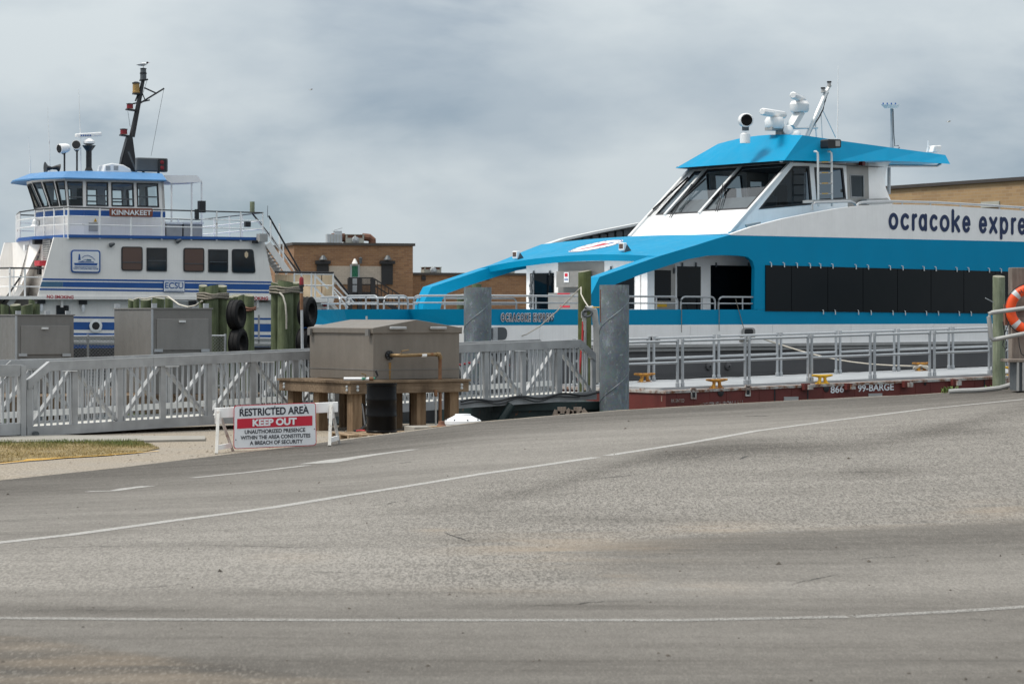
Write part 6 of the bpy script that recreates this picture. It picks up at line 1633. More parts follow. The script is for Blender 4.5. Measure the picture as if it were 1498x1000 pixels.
# ------------------------------------------------------------------ aluminium gangway
FW = Frame(73, 41.7, 47)
SW_ = FW.side
GW = thing('gangway', 'weathered aluminium gangway with braced slatted sides rising to the barge', 'gangway', FW)
aL, aR2 = SW_(40, 600).x, SW_(873, 560).x
zt0, zt1 = SW_(73, 528.6).z, SW_(850, 496.5).z; zb0, zb1 = SW_(46, 638.5).z, SW_(868, 584).z
lin = lambda a, p, q: p + (q - p)*(a - aL)/(aR2 - aL)
ztop_ = lambda a: zt0 + (zt1 - zt0)*(a - SW_(73, 528).x)/(SW_(850, 497).x - SW_(73, 528).x)
zbot_ = lambda a: lin(a, zb0, zb1)
CH, ST = .165, .17
def gang_side(b, d, name_sfx):
    aS, aT = SW_(73, 528).x, SW_(850, 497).x
    dropL, dropR = .30, .31
    # top chord with turned-down ends
    def chord(p, q, h): 
        return MB().prism([V((p[0], b, p[1])), V((q[0], b, q[1])), V((q[0], b, q[1] - h)), V((p[0], b, p[1] - h))], (0, d, 0))
    seg = 6
    for k in range(seg):
        p = aS + (aT-aS)*k/seg; q = aS + (aT-aS)*(k+1)/seg
        chord((p + (.004 if k else 0), ztop_(p)), (q, ztop_(q)), CH).build('top_chord', M['alu_walk'], GW)
        MB().box(p + .25, p + .55, b - .012 if b < .5 else b, b + .0, ztop_(p) - CH - .012, ztop_(p) - CH + .004).build('weld_tab', M['alu_light'], GW)
    chord((aL + .02, ztop_(aL) - dropL), (aS - .002, ztop_(aS)), CH).build('end_chord', M['alu_walk'], GW); chord((aT + .002, ztop_(aT)), (aR2 - .02, ztop_(aR2) - dropR), CH).build('end_chord', M['alu_walk'], GW)
    MB().prism([V((aL, b, zbot_(aL))), V((aR2, b, zbot_(aR2))), V((aR2, b, zbot_(aR2) + ST)), V((aL, b, zbot_(aL) + ST))], (0, d, 0)).build('stringer', M['alu_walk'], GW)
    def ztc(a):
        if a < aS: return ztop_(aL) - dropL + (ztop_(aS) - ztop_(aL) + dropL)*(a - aL - .02)/(aS - aL - .02) - CH
        if a > aT: return ztop_(aT) + (ztop_(aR2) - dropR - ztop_(aT))*(a - aT)/(aR2 - aT) - CH
        return ztop_(a) - CH
    # posts, diagonals
    posts = [aL + .06] + [SW_(x, 560).x for x in (111, 177, 240, 308, 372, 434, 494, 552, 608, 660, 713, 768, 819)] + [aR2 - .06]
    for i, a in enumerate(posts):
        w = .055
        MB().box(a - w, a + w, b + .02, b + d - .02, zbot_(a) + ST - .002, ztc(a) + .01).build('post', M['alu_walk'], GW)
    for i in range(len(posts) - 1):
        p, q = posts[i] + .06, posts[i+1] - .06
        up = i % 2 == 0
        lo, hi = (p, q) if up else (q, p)
        MB().bar(V((lo, b + .1, zbot_(lo) + ST + .02)), V((hi, b + .1, ztc(hi) - .02)), .05, .115, (0,1,0)).build('diagonal', M['alu_walk'], GW)
    # balusters
    n_ = int((aR2 - aL)/.125)
    for i in range(1, n_):
        a = aL + (aR2-aL)*i/n_
        if min(abs(a - p) for p in posts) < .075: continue
        zz0, zz1 = zbot_(a) + ST - .002, ztc(a) + .004
        o = inst(balu, GW, (a, b + .022, zz0)); o.scale = (1, 1, zz1 - zz0)
balu = MB().box(-.014, .014, 0, .03, 0, 1).build('baluster', M['alu'], GW)
gang_side(0.0, .1, ''); gang_side(1.25, .1, '')
balu.location = (aL + .12, .022, zbot_(aL) + ST); balu.scale = (1, 1, ztop_(aL) - .3 - CH - zbot_(aL) - ST)
MB().prism([V((aL, .1, zbot_(aL) + .09)), V((aR2, .1, zbot_(aR2) + .09)), V((aR2, .1, zbot_(aR2) + .14)), V((aL, .1, zbot_(aL) + .14))], (0, 1.15, 0)).build('deck', M['walk_deck'], GW)
for hh in (.52,):
    MB().bar(V((aL + .1, 1.22, zbot_(aL) + .32)), V((aR2 - .1, 1.22, zbot_(aR2) + .32)), .04, .11).build('kick_plate', M['alu_light'], GW)
MB().tube([V((aL - .25, 1.2, ztop_(aL) - .12)), V((aL + .1, 1.2, ztop_(aL) - .1)), V((aL + .18, 1.2, ztop_(aL) - .2)), V((aL + .2, 1.2, zbot_(aL) + .2))], .022, 8).build('grab_rail', M['alu_light'], GW, smooth=True)
p = V((aL + .14, -.04, zbot_(aL) + .04)); MB().lathe(p, [(.03,-.03),(.055,-.03),(.055,.03),(.03,.03)], 14, (0,1,0)).build('roller', M['dark_grey'], GW)
# black cable hung along the gangway side
cb = []
for i in range(30):
    a = SW_(672, 590).x + (aR2 + .3 - SW_(672, 590).x)*i/29; cb.append(FW.world((a, -.05, zbot_(a) + ST - .015 + .035*math.sin(i*.72) - .02)))
tag(MB().tube(cb, .022, 6).build('power_cable', M['black'], smooth=True), 'black cable looped along the outside of the gangway', 'cable')
tag(MB().tube([c + V((0,-.01,-.05 - .02*math.sin(k))) for k, c in enumerate(cb[:24])], .014, 6).build('power_cable', M['black'], smooth=True), 'thinner black cable just under the other one on the gangway', 'cable')
# landing section with its own slatted side
LW = thing('landing_walkway', 'short aluminium landing walkway before the hinged gangway', 'walkway', FW)
b1 = -.02; aZ = SW_(37.5, 600, b1).x; aY = aZ - 3.4
zt_, zb_ = SW_(37, 533, b1).z, SW_(30, 641, b1).z
MB().prism([V((aY,b1,zt_)), V((aZ - .04,b1,zt_)), V((aZ - .12,b1,zt_ - .2)), V((aY,b1,zt_ - .2))], (0,.1,0)).build('top_chord', M['alu_walk'], LW)
MB().box(aY, aZ - .1, b1, b1 + .1, zb_ + .06, zb_ + .26).build('stringer', M['alu_walk'], LW)
MB().box(aZ - .1 + .002, aZ, b1 - .02, b1 + .12, zb_ - .02, zt_ - .02).build('post', M['alu_walk'], LW)
for k in range(1, 30):
    a = aZ - .1 - k*.105; inst(balu, LW, (a, b1 + .03, zb_ + .258), 0, (1, 1, zt_ - .2 - zb_ - .256))
for k in range(3):
    p = aZ - .3 - k*1.1; MB().bar(V((p - .9, b1 + .08, zb_ + .28)), V((p, b1 + .08, zt_ - .22)), .05, .085, (0,1,0)).build('diagonal', M['alu_walk'], LW); MB().box(p - 1.05, p - .95, b1 + .02, b1 + .09, zb_ + .256, zt_ - .19).build('post', M['alu_walk'], LW)
MB().box(aY, aZ - .05, .1, 1.3, zb_ + .16, zb_ + .22).build('deck', M['walk_deck'], LW)
MB().box(aY, aZ + 1.2, 1.3, 1.4, zt_ - .1, zt_ + .06).build('top_chord', M['alu_walk'], LW); MB().box(aY, aZ - .1, 1.3, 1.4, zb_ + .06, zb_ + .26).build('stringer', M['alu_walk'], LW)
for k in range(1, 30): inst(balu, LW, (aZ - .1 - k*.105, 1.33, zb_ + .258), 0, (1, 1, zt_ - .1 - zb_ - .256))
# dark green float that carries the gangway end, and a slanting pipe
FT = Frame(735, 49.5, 62)
ft = thing('gangway_float', 'dark teal steel float under the gangway end', 'float', FT)
q = [FT.side(718, 592), FT.side(905, 592)]
MB().box(q[0].x, q[1].x, 0, 2.4, -.9, FT.side(800, 591).z).build('tank', M['teal_steel'], ft)
MB().box(q[0].x, q[1].x, -.1, 0, FT.side(800, 591).z - .12, FT.side(800, 591).z + .04).build('edge_beam', M['teal_steel'], ft)
MB().cyl(FT.side(748, 592, -.5), FT.side(728, 622, -.5), .09, .09, 12).build('slanting_pipe', M['teal_steel'], ft)
# two small ladder hoops at the quay edge
for k, x in enumerate((823, 846)):
    w_ = 12 if k == 0 else 11; D = 44.6; z0 = P(x, 622, D)
    pts = [P(x - w_, 614, D), P(x - w_*.62, 600, D), P(x + w_*.45, 599.5, D), P(x + w_*.95, 606, D), P(x + w_*1.1, 614, D)]
    hp = MB()
    for i in range(4): hp.bar(pts[i] + V((0,0,0)), pts[i+1], .12, .055, (0,1,0))
    tag(hp.build('ladder_hoop', M['timber_grey']), ['grey ladder hoop on the quay edge, farther from the thick pile', 'grey ladder hoop on the quay edge, closer to the thick pile'][k], 'ladder', 'ladder hoops at the quay edge')
# ------------------------------------------------------------------ piles
def steel_pile(x, y, D, wpx, label, seam_px):
    c = P(x, y, D); r = wpx/2/F*D; zt = c.z
    t = thing('steel_pile', label, 'pile', loc=(c.x, c.y + r, 0), group='galvanised steel piles')
    MB().lathe((0,0,-2.5), [(r,0),(r,zt + 2.5),(r*.94,zt + 2.5),(r*.94,zt + 2.2),(0,zt + 2.2)], 40).build('pipe', M['galv'], t, smooth=True)
    m = MB(); n = 120; pts = []
    for i in range(n):
        z = -2.4 + (zt + 2.35)*i/n; a = z*4.19 + 2.2; pts.append((r*1.002*math.cos(a), r*1.002*math.sin(a), z))
    m.tube(pts, .0085, 5); m.build('weld_seam', M['galv'], t, smooth=True)
    return t
t = steel_pile(899.5, 416.5, 50, 43.5, 'thick galvanised steel pile in front of the near canopy leg', 0)
MB().box(-.30, -.26, -.12, -.06, 1.95, 2.62).build('rust_scar', M['hvac_rust'], t)
steel_pile(698.5, 420, 53, 40.5, 'galvanised steel pile rising behind the gangway next to the bow lettering', 0)

def wood_pile_mesh(name, r, h, mat, parent, loc, lean=(0,0), seed=0):
    rg = random.Random(seed); rings = []; n = 14
    ph = [rg.uniform(0, 6.28) for _ in range(3)]
    for k in range(7):
        f = k/6; rr = r*(1.06 - .1*f); ring_ = []
        for i in range(n):
            a = 6.2832*i/n; q = rr*(1 + .035*math.sin(2*a + ph[0]) + .03*math.sin(3*a + ph[1] + f*2)); ring_.append(V((q*math.cos(a) + lean[0]*f, q*math.sin(a) + lean[1]*f, h*f + (.03*math.sin(a + ph[2]) if k == 6 else 0))))
        rings.append(ring_)
    o = MB().loft(rings).build(name, mat, parent, smooth=True); o.location = loc
    tp = MB().poly([V((p.x, p.y, p.z + .004)) for p in [v*1 for v in rings[-1]]]).build('top', M['pile_top'], o, recalc=False)
    return o
def cluster(label, D, piles, lash=None, group='lashed timber pile clusters', z0=-2.0, mat='pile_green', lash_mat='rope_grey'):
    """piles: (px centre, px top, px width, depth offset)"""
    cx_ = sum(p[0] for p in piles)/len(piles); o = P(cx_, 460, D)
    t = thing('pile_cluster', label, 'pile cluster', loc=(o.x, o.y, z0), group=group)
    pos = []
    for i, (x, y, w, dd) in enumerate(piles):
        c = P(x, y, D + dd); r = w/2/F*(D + dd); pos.append((c.x - o.x, c.y - o.y, r))
        wood_pile_mesh('pile', r, c.z - z0, M[mat], t, (c.x - o.x, c.y - o.y, 0), seed=int(x))
    if lash:
        pts = []
        # convex loop of rope round the piles
        cand = [(px_ + (r_ + .025)*math.cos(a), py_ + (r_ + .025)*math.sin(a)) for px_, py_, r_ in pos for a in [6.2832*k/16 for k in range(16)]]
        cand = sorted(set(cand))
        def half(pp):
            h = []
            for q in pp:
                while len(h) >= 2 and (h[-1][0]-h[-2][0])*(q[1]-h[-2][1]) - (h[-1][1]-h[-2][1])*(q[0]-h[-2][0]) <= 0: h.pop()
                h.append(q)
            return h
        hull_ = half(cand)[:-1] + half(cand[::-1])[:-1]
        for k, y in enumerate(lash):
            z = P(cx_, y, D).z - z0
            MB().tube([V((x, y_, z + .02*math.sin(i*.8 + k))) for i, (x, y_) in enumerate(hull_ + hull_[:1])], .026, 6).build('lashing', M[lash_mat], t, smooth=True)
    return t
cluster('tall lashed green pile cluster with tyres beside the red-topped pole', 56, [(403.5, 414.5, 14, .25), (417.5, 411.5, 24, -.1), (433.5, 413.5, 15, .2), (414, 413, 16, .7)], [420.5, 424, 427.5])
cluster('lashed green pile cluster between the stainless cabinet and the tyres', 55, [(297, 418, 13, .2), (310, 418, 20, -.1), (324, 418.5, 17, .15), (312, 419, 16, .7)], [430, 433, 436])
cluster('shorter pile cluster strapped in rusty iron behind the tyre fender', 58, [(336, 434, 12, .4), (345.5, 432.5, 16, .6), (355, 432.5, 14, .5), (364.5, 432, 15.5, 0)], [450, 453], lash_mat='hvac_rust')
cluster('low pile cluster with rope on top behind the larger cabinet', 60, [(191.5, 438.5, 9, .3), (199.5, 438.5, 9, .2), (213.5, 438, 16, 0), (231.5, 436, 19, -.1), (247, 436, 12, .3)], None, mat='pile_green')
cluster('low pile cluster above the smaller cabinet at the picture edge', 58, [(-3, 446.5, 12, .2), (7, 446.5, 12, 0), (22.5, 446, 16, .1), (39.5, 446, 17, 0), (53, 446, 11, .2), (46.5, 439.5, 9.5, 1.2)], None, mat='pile_green')
# ropes resting over the low pile cluster and strung to the next one
rp = [P(196, 438, 59.7), P(203, 435.6, 59.7), P(212, 437, 59.7), P(222, 434.6, 59.7), P(233, 433.6, 59.7), P(246, 433.8, 59.7), P(252, 438, 59), P(262, 445.5, 58), P(275, 449, 57), P(286, 446.8, 56), P(296, 440, 54.8)]
tag(MB().tube(rp, .02, 6).build('mooring_rope', M['rope'], smooth=True), 'white rope sagging between two pile clusters', 'rope')
tag(MB().tube([P(409, 428, 55.6), P(414, 433, 55.55), P(417.5, 445, 55.5), P(419, 462, 55.5), P(419, 481, 55.55)], .022, 6).build('rope_end', M['rope'], smooth=True), 'loose rope end hanging down the tall pile cluster', 'rope')
# single piles
def single_pile(x, y, w, D, mat, label, z0=-2.0):
    c = P(x, y, D); o = wood_pile_mesh('timber_pile', w/2/F*D, c.z - z0, M[mat], None, (c.x, c.y, z0), seed=int(x)); tag(o, label, 'pile', 'single timber piles'); return o
single_pile(855, 397, 19, 57.5, 'pile_dark', 'single mossy timber pile standing before the ferry steel recess')
single_pile(697, 414.5, 14.5, 84, 'pile_green', 'timber pile whose top just shows above the steel pile')
single_pile(673.5, 431, 10.5, 86, 'pile_green', 'thin timber pile beyond the ferry rail near the steel pile')
sp_ = single_pile(1461, 404.5, 18.5, 58.6, 'pile_pale', 'pale green timber pile standing between barge rails and life ring')
MB().tube([(-.15,-.1,2.55+2-.15), (-.36,-.2,2.6+2-.1)], .012, 5).build('nail', M['alu'], sp_)
# tyres hung as fenders
def tyre(x, y, hpx, wpx, D, yaw, label):
    c = P(x, y, D); Rr = hpx/2/F*D; w = .26
    t = thing('tyre', label, 'tyre', loc=(c.x, c.y, c.z), rot=R(yaw), group='tyre fenders')
    prof = [(Rr*.55, -w*.3), (Rr*.62, -w*.46), (Rr*.85, -w*.52), (Rr*.96, -w*.42), (Rr, -w*.2), (Rr, w*.2), (Rr*.96, w*.42), (Rr*.85, w*.52), (Rr*.62, w*.46), (Rr*.55, w*.3)]
    m = MB(); n = 32; rings = [[V((z, r*math.cos(6.2832*k/n), r*math.sin(6.2832*k/n))) for r, z in prof] for k in range(n)]
    m.loft(rings + [rings[0]], cap=False); m.build('tread', M['rubber'], t, smooth=True)
    for s in (-1, 1):
        MB().tube([(s*w*.5, Rr*.78*math.cos(6.2832*k/24), Rr*.78*math.sin(6.2832*k/24)) for k in range(25)], .012, 5).build('sidewall_rib', M['rubber'], t)
    for q in (-.1, 0, .1): MB().tube([(q, Rr*1.002*math.cos(6.2832*k/32), Rr*1.002*math.sin(6.2832*k/32)) for k in range(33)], .012, 4).build('tread_rib', M['rubber'], t)
    return t
tyre(345.5, 460, 42.5, 26, 54.6, -16, 'upper tyre of the pair hung on the mid pile cluster'); tyre(348.5, 503, 44, 26, 54.6, -16, 'lower tyre of the pair, half hidden by the gangway rail')
tyre(449.5, 456.5, 44, 24, 55.4, -18, 'upper tyre hung on the tallest pile cluster'); tyre(447, 501, 42, 24, 55.4, -18, 'lower tyre on the tallest pile cluster beside the steel tank')

# ------------------------------------------------------------------ stainless cabinets, pier, fence
def cabinet(px_corner, pxl, pxr, ytop, D, alpha, label, zb=.45):
    fr = Frame(px_corner, D, alpha); t = thing('steel_cabinet', label, 'cabinet', fr, group='stainless dock cabinets')
    w = fr.side(pxr, ytop).x; d = fr.front(pxl, ytop, 0).y; z1 = fr.side(px_corner, ytop).z
    MB().box(0, w, 0, d, zb, z1).build('body', M['steel_cool'], t, bevel=.01)
    MB().box(-.02, w + .02, -.02, d + .02, z1, z1 + .025).build('lid', M['steel_panel'], t)
    MB().box(-.015, .03, -.012, .0, zb, z1).build('corner_bead', M['alu'], t)
    return fr, t, w, d, z1
fr, t, w, d, z1 = cabinet(222, 167, 310, 452, 50, 64, 'larger stainless cabinet with hinged door behind the gangway')
def cab_door(fr, t, x0, x1, y0, y1, hx):
    p, q = fr.side(x0, y0), fr.side(x1, y1)
    dr = MB().box(p.x, q.x, -.03, 0, q.z, p.z).build('door', M['steel_panel'], t, bevel=.006)
    k = fr.side(hx, y0 + 4, -.06); MB().box(k.x-.07, k.x+.07, -.07, -.031, k.z-.02, k.z+.02).build('latch', M['alu_light'], dr)
    for x in (x0 + 3, x1 - 4): k = fr.side(x, y1 + 1, -.04); MB().box(k.x-.09, k.x+.09, -.045, -.031, k.z-.03, k.z+.03).build('hinge', M['alu'], dr)
    MB().box(p.x - .02, q.x + .02, -.012, 0, q.z - .1, q.z - .085).build('sill', M['alu'], dr)
cab_door(fr, t, 229, 304.5, 466, 511.5, 267)
for x in (168.5, 217.5, 300): k = fr.side(x if x > 222 else 222, 449, .0); 
for a_, b_ in ((.06, .02), (.05, d - .06), (w - .12, .02)): MB().box(a_ - .05, a_ + .05, b_ - .03, b_ + .05, z1 + .0255, z1 + .12).build('lifting_lug', M['alu'], t)
fr, t, w, d, z1 = cabinet(23, -60, 108, 461.5, 50.5, 64, 'smaller stainless cabinet with square latched door at the picture edge')
cab_door(fr, t, 30.5, 101.5, 476, 518, 66)
for a_, b_ in ((.06, .02), (w - .12, .02), (w*.55, .02)): MB().box(a_ - .05, a_ + .05, b_ - .03, b_ + .05, z1 + .0255, z1 + .1).build('lifting_lug', M['alu'], t)
# timber pier under the cabinets
FP = Frame(-60, 48.2, 66)
pr = thing('timber_pier', 'low weathered timber pier carrying the stainless cabinets', 'pier', FP)
Lp = FP.side(395, 560).x
nP = 44
for i in range(nP):
    a = Lp*i/nP; MB().box(a + .008, a + Lp/nP - .008, 0, 5.5, .38, .44 + .004*(i % 3)).build('plank', M['timber'], pr)
MB().box(0, Lp, -.08, -.005, .08, .37).build('fascia_beam', M['timber'], pr); MB().box(0, Lp, 5.505, 5.6, .08, .37).build('fascia_beam', M['timber'], pr)
for i in range(9):
    for b_ in (.12, 5.3): MB().box(.3 + i*Lp/9, .5 + i*Lp/9, b_, b_ + .2, -2.2, .379).build('post', M['timber_post'], pr)
# chain link fence along the far side of the pier
FN = Frame(60, 52.6, 66)
fn = thing('chain_link_fence', 'galvanised chain link fence seen between the two stainless cabinets', 'fence', FN)
Lf = FN.side(330, 520).x; zf0, zf1 = .45, FN.side(140, 491.5).z
m = MB(); st_ = .075; H = zf1 - zf0; nW = int(Lf/st_)
for i in range(-int(H/st_), nW + 1):
    for sgn in (1, -1):
        x0 = i*st_ if sgn > 0 else i*st_ + H; x1 = x0 + sgn*H; z0_, z1_ = zf0, zf1
        xa, xb = max(0, min(Lf, x0)), max(0, min(Lf, x1))
        if xa == xb: continue
        za = zf0 + abs(xa - x0); zb2 = zf0 + abs(xb - x0)
        m.bar(V((xa, sgn*.003, za)), V((xb, sgn*.003, zb2)), .0045, .0045, (0,1,0))
m.build('wire_mesh', M['rub_grey'], fn, kind='stuff')
for i in range(5): MB().cyl(V((Lf*i/4, .03, zf0)), V((Lf*i/4, .03, zf1 + .04)), .028, .028, 8).build('post', M['alu'], fn)
for z in (zf1, zf0 + .05): MB().cyl(V((0, .03, z)), V((Lf, .03, z)), .02, .02, 8).build('rail', M['alu'], fn)

# ------------------------------------------------------------------ timber stand with the stainless tank
FT2 = Frame(513, 42.6, 55)
ST2 = FT2.side
ts_ = thing('timber_stand', 'weathered timber stand of bolted beams and posts under the steel tank', 'stand', FT2)
Wx = ST2(686, 565).x; Wy = FT2.front(408, 560, 0).y; zt2, zb2 = ST2(513, 557.5).z, ST2(513, 576.5).z
# outer beams, deck boards, posts
MB().box(-.001, Wx, 0, .09, zb2, zt2 - .04).build('beam', M['timber'], ts_, bevel=.008)
MB().box(0, .09, .092, Wy, zb2 + .003, zt2 - .042).build('beam', M['timber'], ts_, bevel=.008)
MB().box(Wx - .09, Wx, .092, Wy, zb2, zt2 - .04).build('beam', M['timber'], ts_); MB().box(.092, Wx - .092, Wy - .09, Wy, zb2, zt2 - .04).build('beam', M['timber'], ts_)
nb_ = 16
for i in range(nb_): MB().box(-.03, Wx + .03, -.03 + (Wy + .06)*i/nb_ + .004, -.03 + (Wy + .06)*(i+1)/nb_ - .004, zt2 - .0395, zt2 + .002*(i % 3)).build('deck_board', M['timber'], ts_)
for x, y in ((.1, .1), (.75, .1), (1.45, .1), (Wx - .35, .1), (.1, Wy*.5), (.1, Wy - .35), (.9, Wy*.5), (1.7, Wy*.5), (Wx - .35, Wy - .35), (1.2, Wy - .35), (Wx - .35, Wy*.5)):
    MB().box(x, x + .2, y, y + .2, -.3, zt2 - .042).build('post', M['timber_post'], ts_, bevel=.01)
for (x, y, n_) in ((.08, -.001, 0), (Wx - .22, -.001, 0)):
    for dx in (.0, ):
        for z in (zt2 - .1, zb2 + .07): MB().lathe((x + dx + .06, -.002, z), [(0,.02),(.022,.018),(.03,0)], 10, (0,-1,0)).build('bolt', M['hvac_metal'], ts_)
for y in (.12, Wy - .2):
    for z in (zt2 - .1, zb2 + .07): MB().lathe((-.002, y, z), [(0,.02),(.022,.018),(.03,0)], 10, (-1,0,0)).build('bolt', M['hvac_metal'], ts_)
# tank
FTK = Frame(546, 43.3, 55); SK = FTK.side
tk = thing('steel_tank', 'large stainless tank with shallow pitched lid on the timber stand', 'tank', FTK)
wx = SK(672, 500).x; wy = FTK.front(453, 500, 0).y; k0, k1, k2 = zt2 + .008, SK(546, 487).z, SK(672, 470).z
zm_ = SK(546, 541).z
MB().box(0, wx, 0, wy, k0, k1).build('body', M['steel_warm'], tk, bevel=.008)
MB().box(-.008, wx + .008, -.008, 0, zm_ - .006, zm_ + .006).build('seam', M['steel_cool'], tk); MB().box(-.008, 0, 0, wy, zm_ - .006, zm_ + .006).build('seam', M['steel_cool'], tk)
ap = SK(609, 468, wy*.0).z; hp_ = ap - k1
gx = SK(608, 470).x
e_ = .03
secs = [[V((-e_, y, k1 - .005)), V((-e_, y, k1 + .09)), V((gx, y, ap + .005)), V((wx + e_, y, k1 + .09)), V((wx + e_, y, k1 - .005))] for y in (-e_, wy + e_)]
MB().loft(secs).build('lid', M['steel_warm'], tk, bevel=.006)
for x, y in ((-.05, .1), (-.05, wy - .1)): MB().box(x - .03, x + .015, y - .05, y + .05, k1 - .05, k1 + .07).build('lid_catch', M['steel_cool'], tk)
for x in (582, 641):
    p = SK(x, 480, -.06); MB().box(p.x - .17, p.x + .17, -.1, -.035, p.z - .022, p.z + .03).build('lid_handle', M['alu_walk'], tk, bevel=.015)
p = FTK.local(P(561, 468, 44)); MB().cyl(V((gx, wy*.75, ap)), V((gx, wy*.75, ap + .07)), .02, .02, 8).build('vent_pin', M['alu'], tk)
p = SK(669, 478, 0); MB().box(wx + .03, wx + .06, .0, .05, k1 - .02, k1 + .1).build('lid_catch', M['steel_cool'], tk)
# flange, bronze pipe run
FPp = FTK
pf_ = thing('bronze_pipe', 'tarnished bronze pipe bending from the tank flange down to the ground', 'pipe', FTK)
c0 = SK(569, 519.5, 0)
fl_ = MB().lathe((c0.x, -.002, c0.z), [(.085,0),(.085,.035),(.04,.036),(.04,.07)], 22, (0,-1,0)).build('flange', M['black'], pf_)
for k in range(8): MB().lathe((c0.x + .065*math.cos(k*.785), -.036, c0.z + .065*math.sin(k*.785)), [(0,.015),(.012,.012),(.012,0)], 6, (0,-1,0)).build('bolt', M['dark_grey'], fl_)
pA = V((c0.x, -.07, c0.z)); yo = -.3; pE = SK(643, 518.5, yo); pB = V((pE.x, yo, c0.z + .012)); gz = zg(*(FTK.world(pB)[:2]))
MB().tube([V((c0.x, -.05, c0.z)), V((c0.x + .02, yo + .06, c0.z)), V((c0.x + .1, yo, c0.z)), V((pB.x - .06, yo, pB.z))], .032, 10).build('pipe_run', M['brass'], pf_, smooth=True)
MB().tube([V((pB.x - .07, yo, pB.z)), V((pB.x - .01, yo, pB.z)), V((pB.x + .012, yo, pB.z - .03)), V((pB.x + .012, yo, pB.z - .09))], .043, 10).build('elbow', M['brass'], pf_, smooth=True)
MB().cyl(V((pB.x + .012, yo, pB.z - .08)), V((pB.x + .012, yo, gz + .05)), .033, .033, 10).build('riser', M['copper_pipe'], pf_, smooth=True)
MB().cyl(V((c0.x + .5, yo, c0.z)), V((c0.x + .6, yo, c0.z + .002)), .035, .035, 10).build('tape_wrap', M['sign_white'], pf_)
MB().tube([V((c0.x + .06, yo, c0.z + .03)), V((c0.x + .08, yo, c0.z + .08)), V((c0.x + .22, yo - .02, c0.z + .1))], .012, 6).build('valve_lever', M['brass'], pf_)
zc2 = ST2(643, 563.5, -.2).z; MB().box(pB.x - .1, pB.x + .12, yo - .05, yo + .3, zc2 - .03, zc2 + .03).build('pipe_clamp', M['copper_pipe'], pf_)
M['rust_run'] = worn_line('rust_run', (0.36,0.20,0.06), 0.50)
p = SK(570, 530, 0); MB().poly([V((p.x-.025,-.004,p.z)), V((p.x+.03,-.004,p.z)), V((p.x+.02,-.004,k0)), V((p.x-.01,-.004,k0))]).build('rust_stain', M['rust_run'], tk, recalc=False)
# white tube and hose valve on the stand edge
a, c = ST2(504, 555.5, -.0), ST2(538, 555.5, .0)
FTp = FT2.world((0.16, .12, zt2 + .03))
tb = thing('white_tube', 'short white plastic tube lying on the timber stand', 'tube', loc=FT2.world((.06, .25, zt2 + .035)), rot=FT2.rot)
e0, e1 = FT2.local(P(503, 555.5, 42.9)), FT2.local(P(540, 555.3, 42.9))
off_ = V((.06, .25, zt2 + .035)); MB().cyl(V((0,0,0)) + (V((e0.x, e0.y, off_.z)) - off_), V((e1.x, e1.y, off_.z)) - off_, .03, .03, 12).build('tube', M['plastic_white'], tb, smooth=True)
MB().cyl((V((e1.x, e1.y, off_.z)) - off_), (V((e1.x, e1.y, off_.z)) - off_) + V((.07,-.02,0)), .034, .034, 10).build('end_cap', M['copper_pipe'], tb)
hv = thing('hose_valve', 'small green hose valve with brass tap on the stand edge', 'valve', loc=FT2.world((.42, .1, zt2 + .04)), rot=FT2.rot)
MB().tube([(-.12,0,0),(0,0,0),(.14,0,.0)], .022, 8).build('body', M['green_fit'], hv); MB().tube([(-.05,0,.02),(-.05,0,.07),(-.14,0,.09)], .012, 6).build('tap', M['brass'], hv); MB().tube([(.14,0,0),(.2,0,.05),(.16,0,.14)], .02, 8).build('nozzle', M['black'], hv)

# ------------------------------------------------------------------ drum on a pallet, well cap
D_ = 40.6
gc = P(557, 634, D_); zpal = P(557, 633.5, D_).z; rD = 22.8/F*D_; hD = P(557, 561, D_).z - zpal
FPL = Frame(557, D_ + rD, 70)
pl_ = thing('pallet', 'broken wooden pallet lying flat on the ground under the black drum', 'pallet', FPL)
zp0 = zpal - .13
for y in (-.5, 0, .5): MB().box(-.72, 1.35, y - .045, y + .045, zp0 + .02, zp0 + .105).build('stringer', M['pallet'], pl_)
for i in range(9): MB().box(-.72 + i*.235, -.72 + i*.235 + .17, -.55, .55, zp0 + .106, zp0 + .128).build('board', M['pallet'], pl_)
for i in range(5): MB().box(-.72 + i*.45, -.72 + i*.45 + .14, -.55, .55, zp0, zp0 + .019).build('board', M['pallet'], pl_)
dm = thing('oil_drum', 'glossy black ribbed steel drum standing on the pallet', 'drum', loc=(gc.x, D_ + rD, zpal))
prof = [(0,.002),(rD*.97,.002),(rD*1.0,.012),(rD*1.0,.03),(rD*.965,.04)]
for f in (.34, .67): prof += [(rD*.965, hD*f - .03), (rD*1.0, hD*f - .012), (rD*1.0, hD*f + .012), (rD*.965, hD*f + .03)]
prof += [(rD*.965, hD - .04), (rD*1.0, hD - .03), (rD*1.0, hD), (rD*.95, hD), (rD*.94, hD - .03), (0, hD - .03)]
MB().lathe((0,0,0), prof, 36).build('shell', M['drum_black'], dm, smooth=True)
MB().lathe((rD*.6, -.1, hD - .03), [(.03,0),(.03,.015),(0,.016)], 10).build('bung', M['dark_grey'], dm)
Dw = 40.3; wc_ = P(676.5, 622, Dw)
wcap = thing('well_cap', 'round white plastic well cap with rust run beside the road crest', 'well cap', loc=(wc_.x, Dw + .35, 0))
zw0, zw1, zw2 = P(676, 628, Dw).z, P(676, 618, Dw).z, P(676, 606.5, Dw).z; rw = 27/F*Dw
MB().lathe((0,0,0), [(rw*.97,zw0 - .3),(rw*.97,zw1 - .035),(rw*.99,zw1 - .03)], 36).build('riser', M['plastic_white'], wcap, smooth=True)
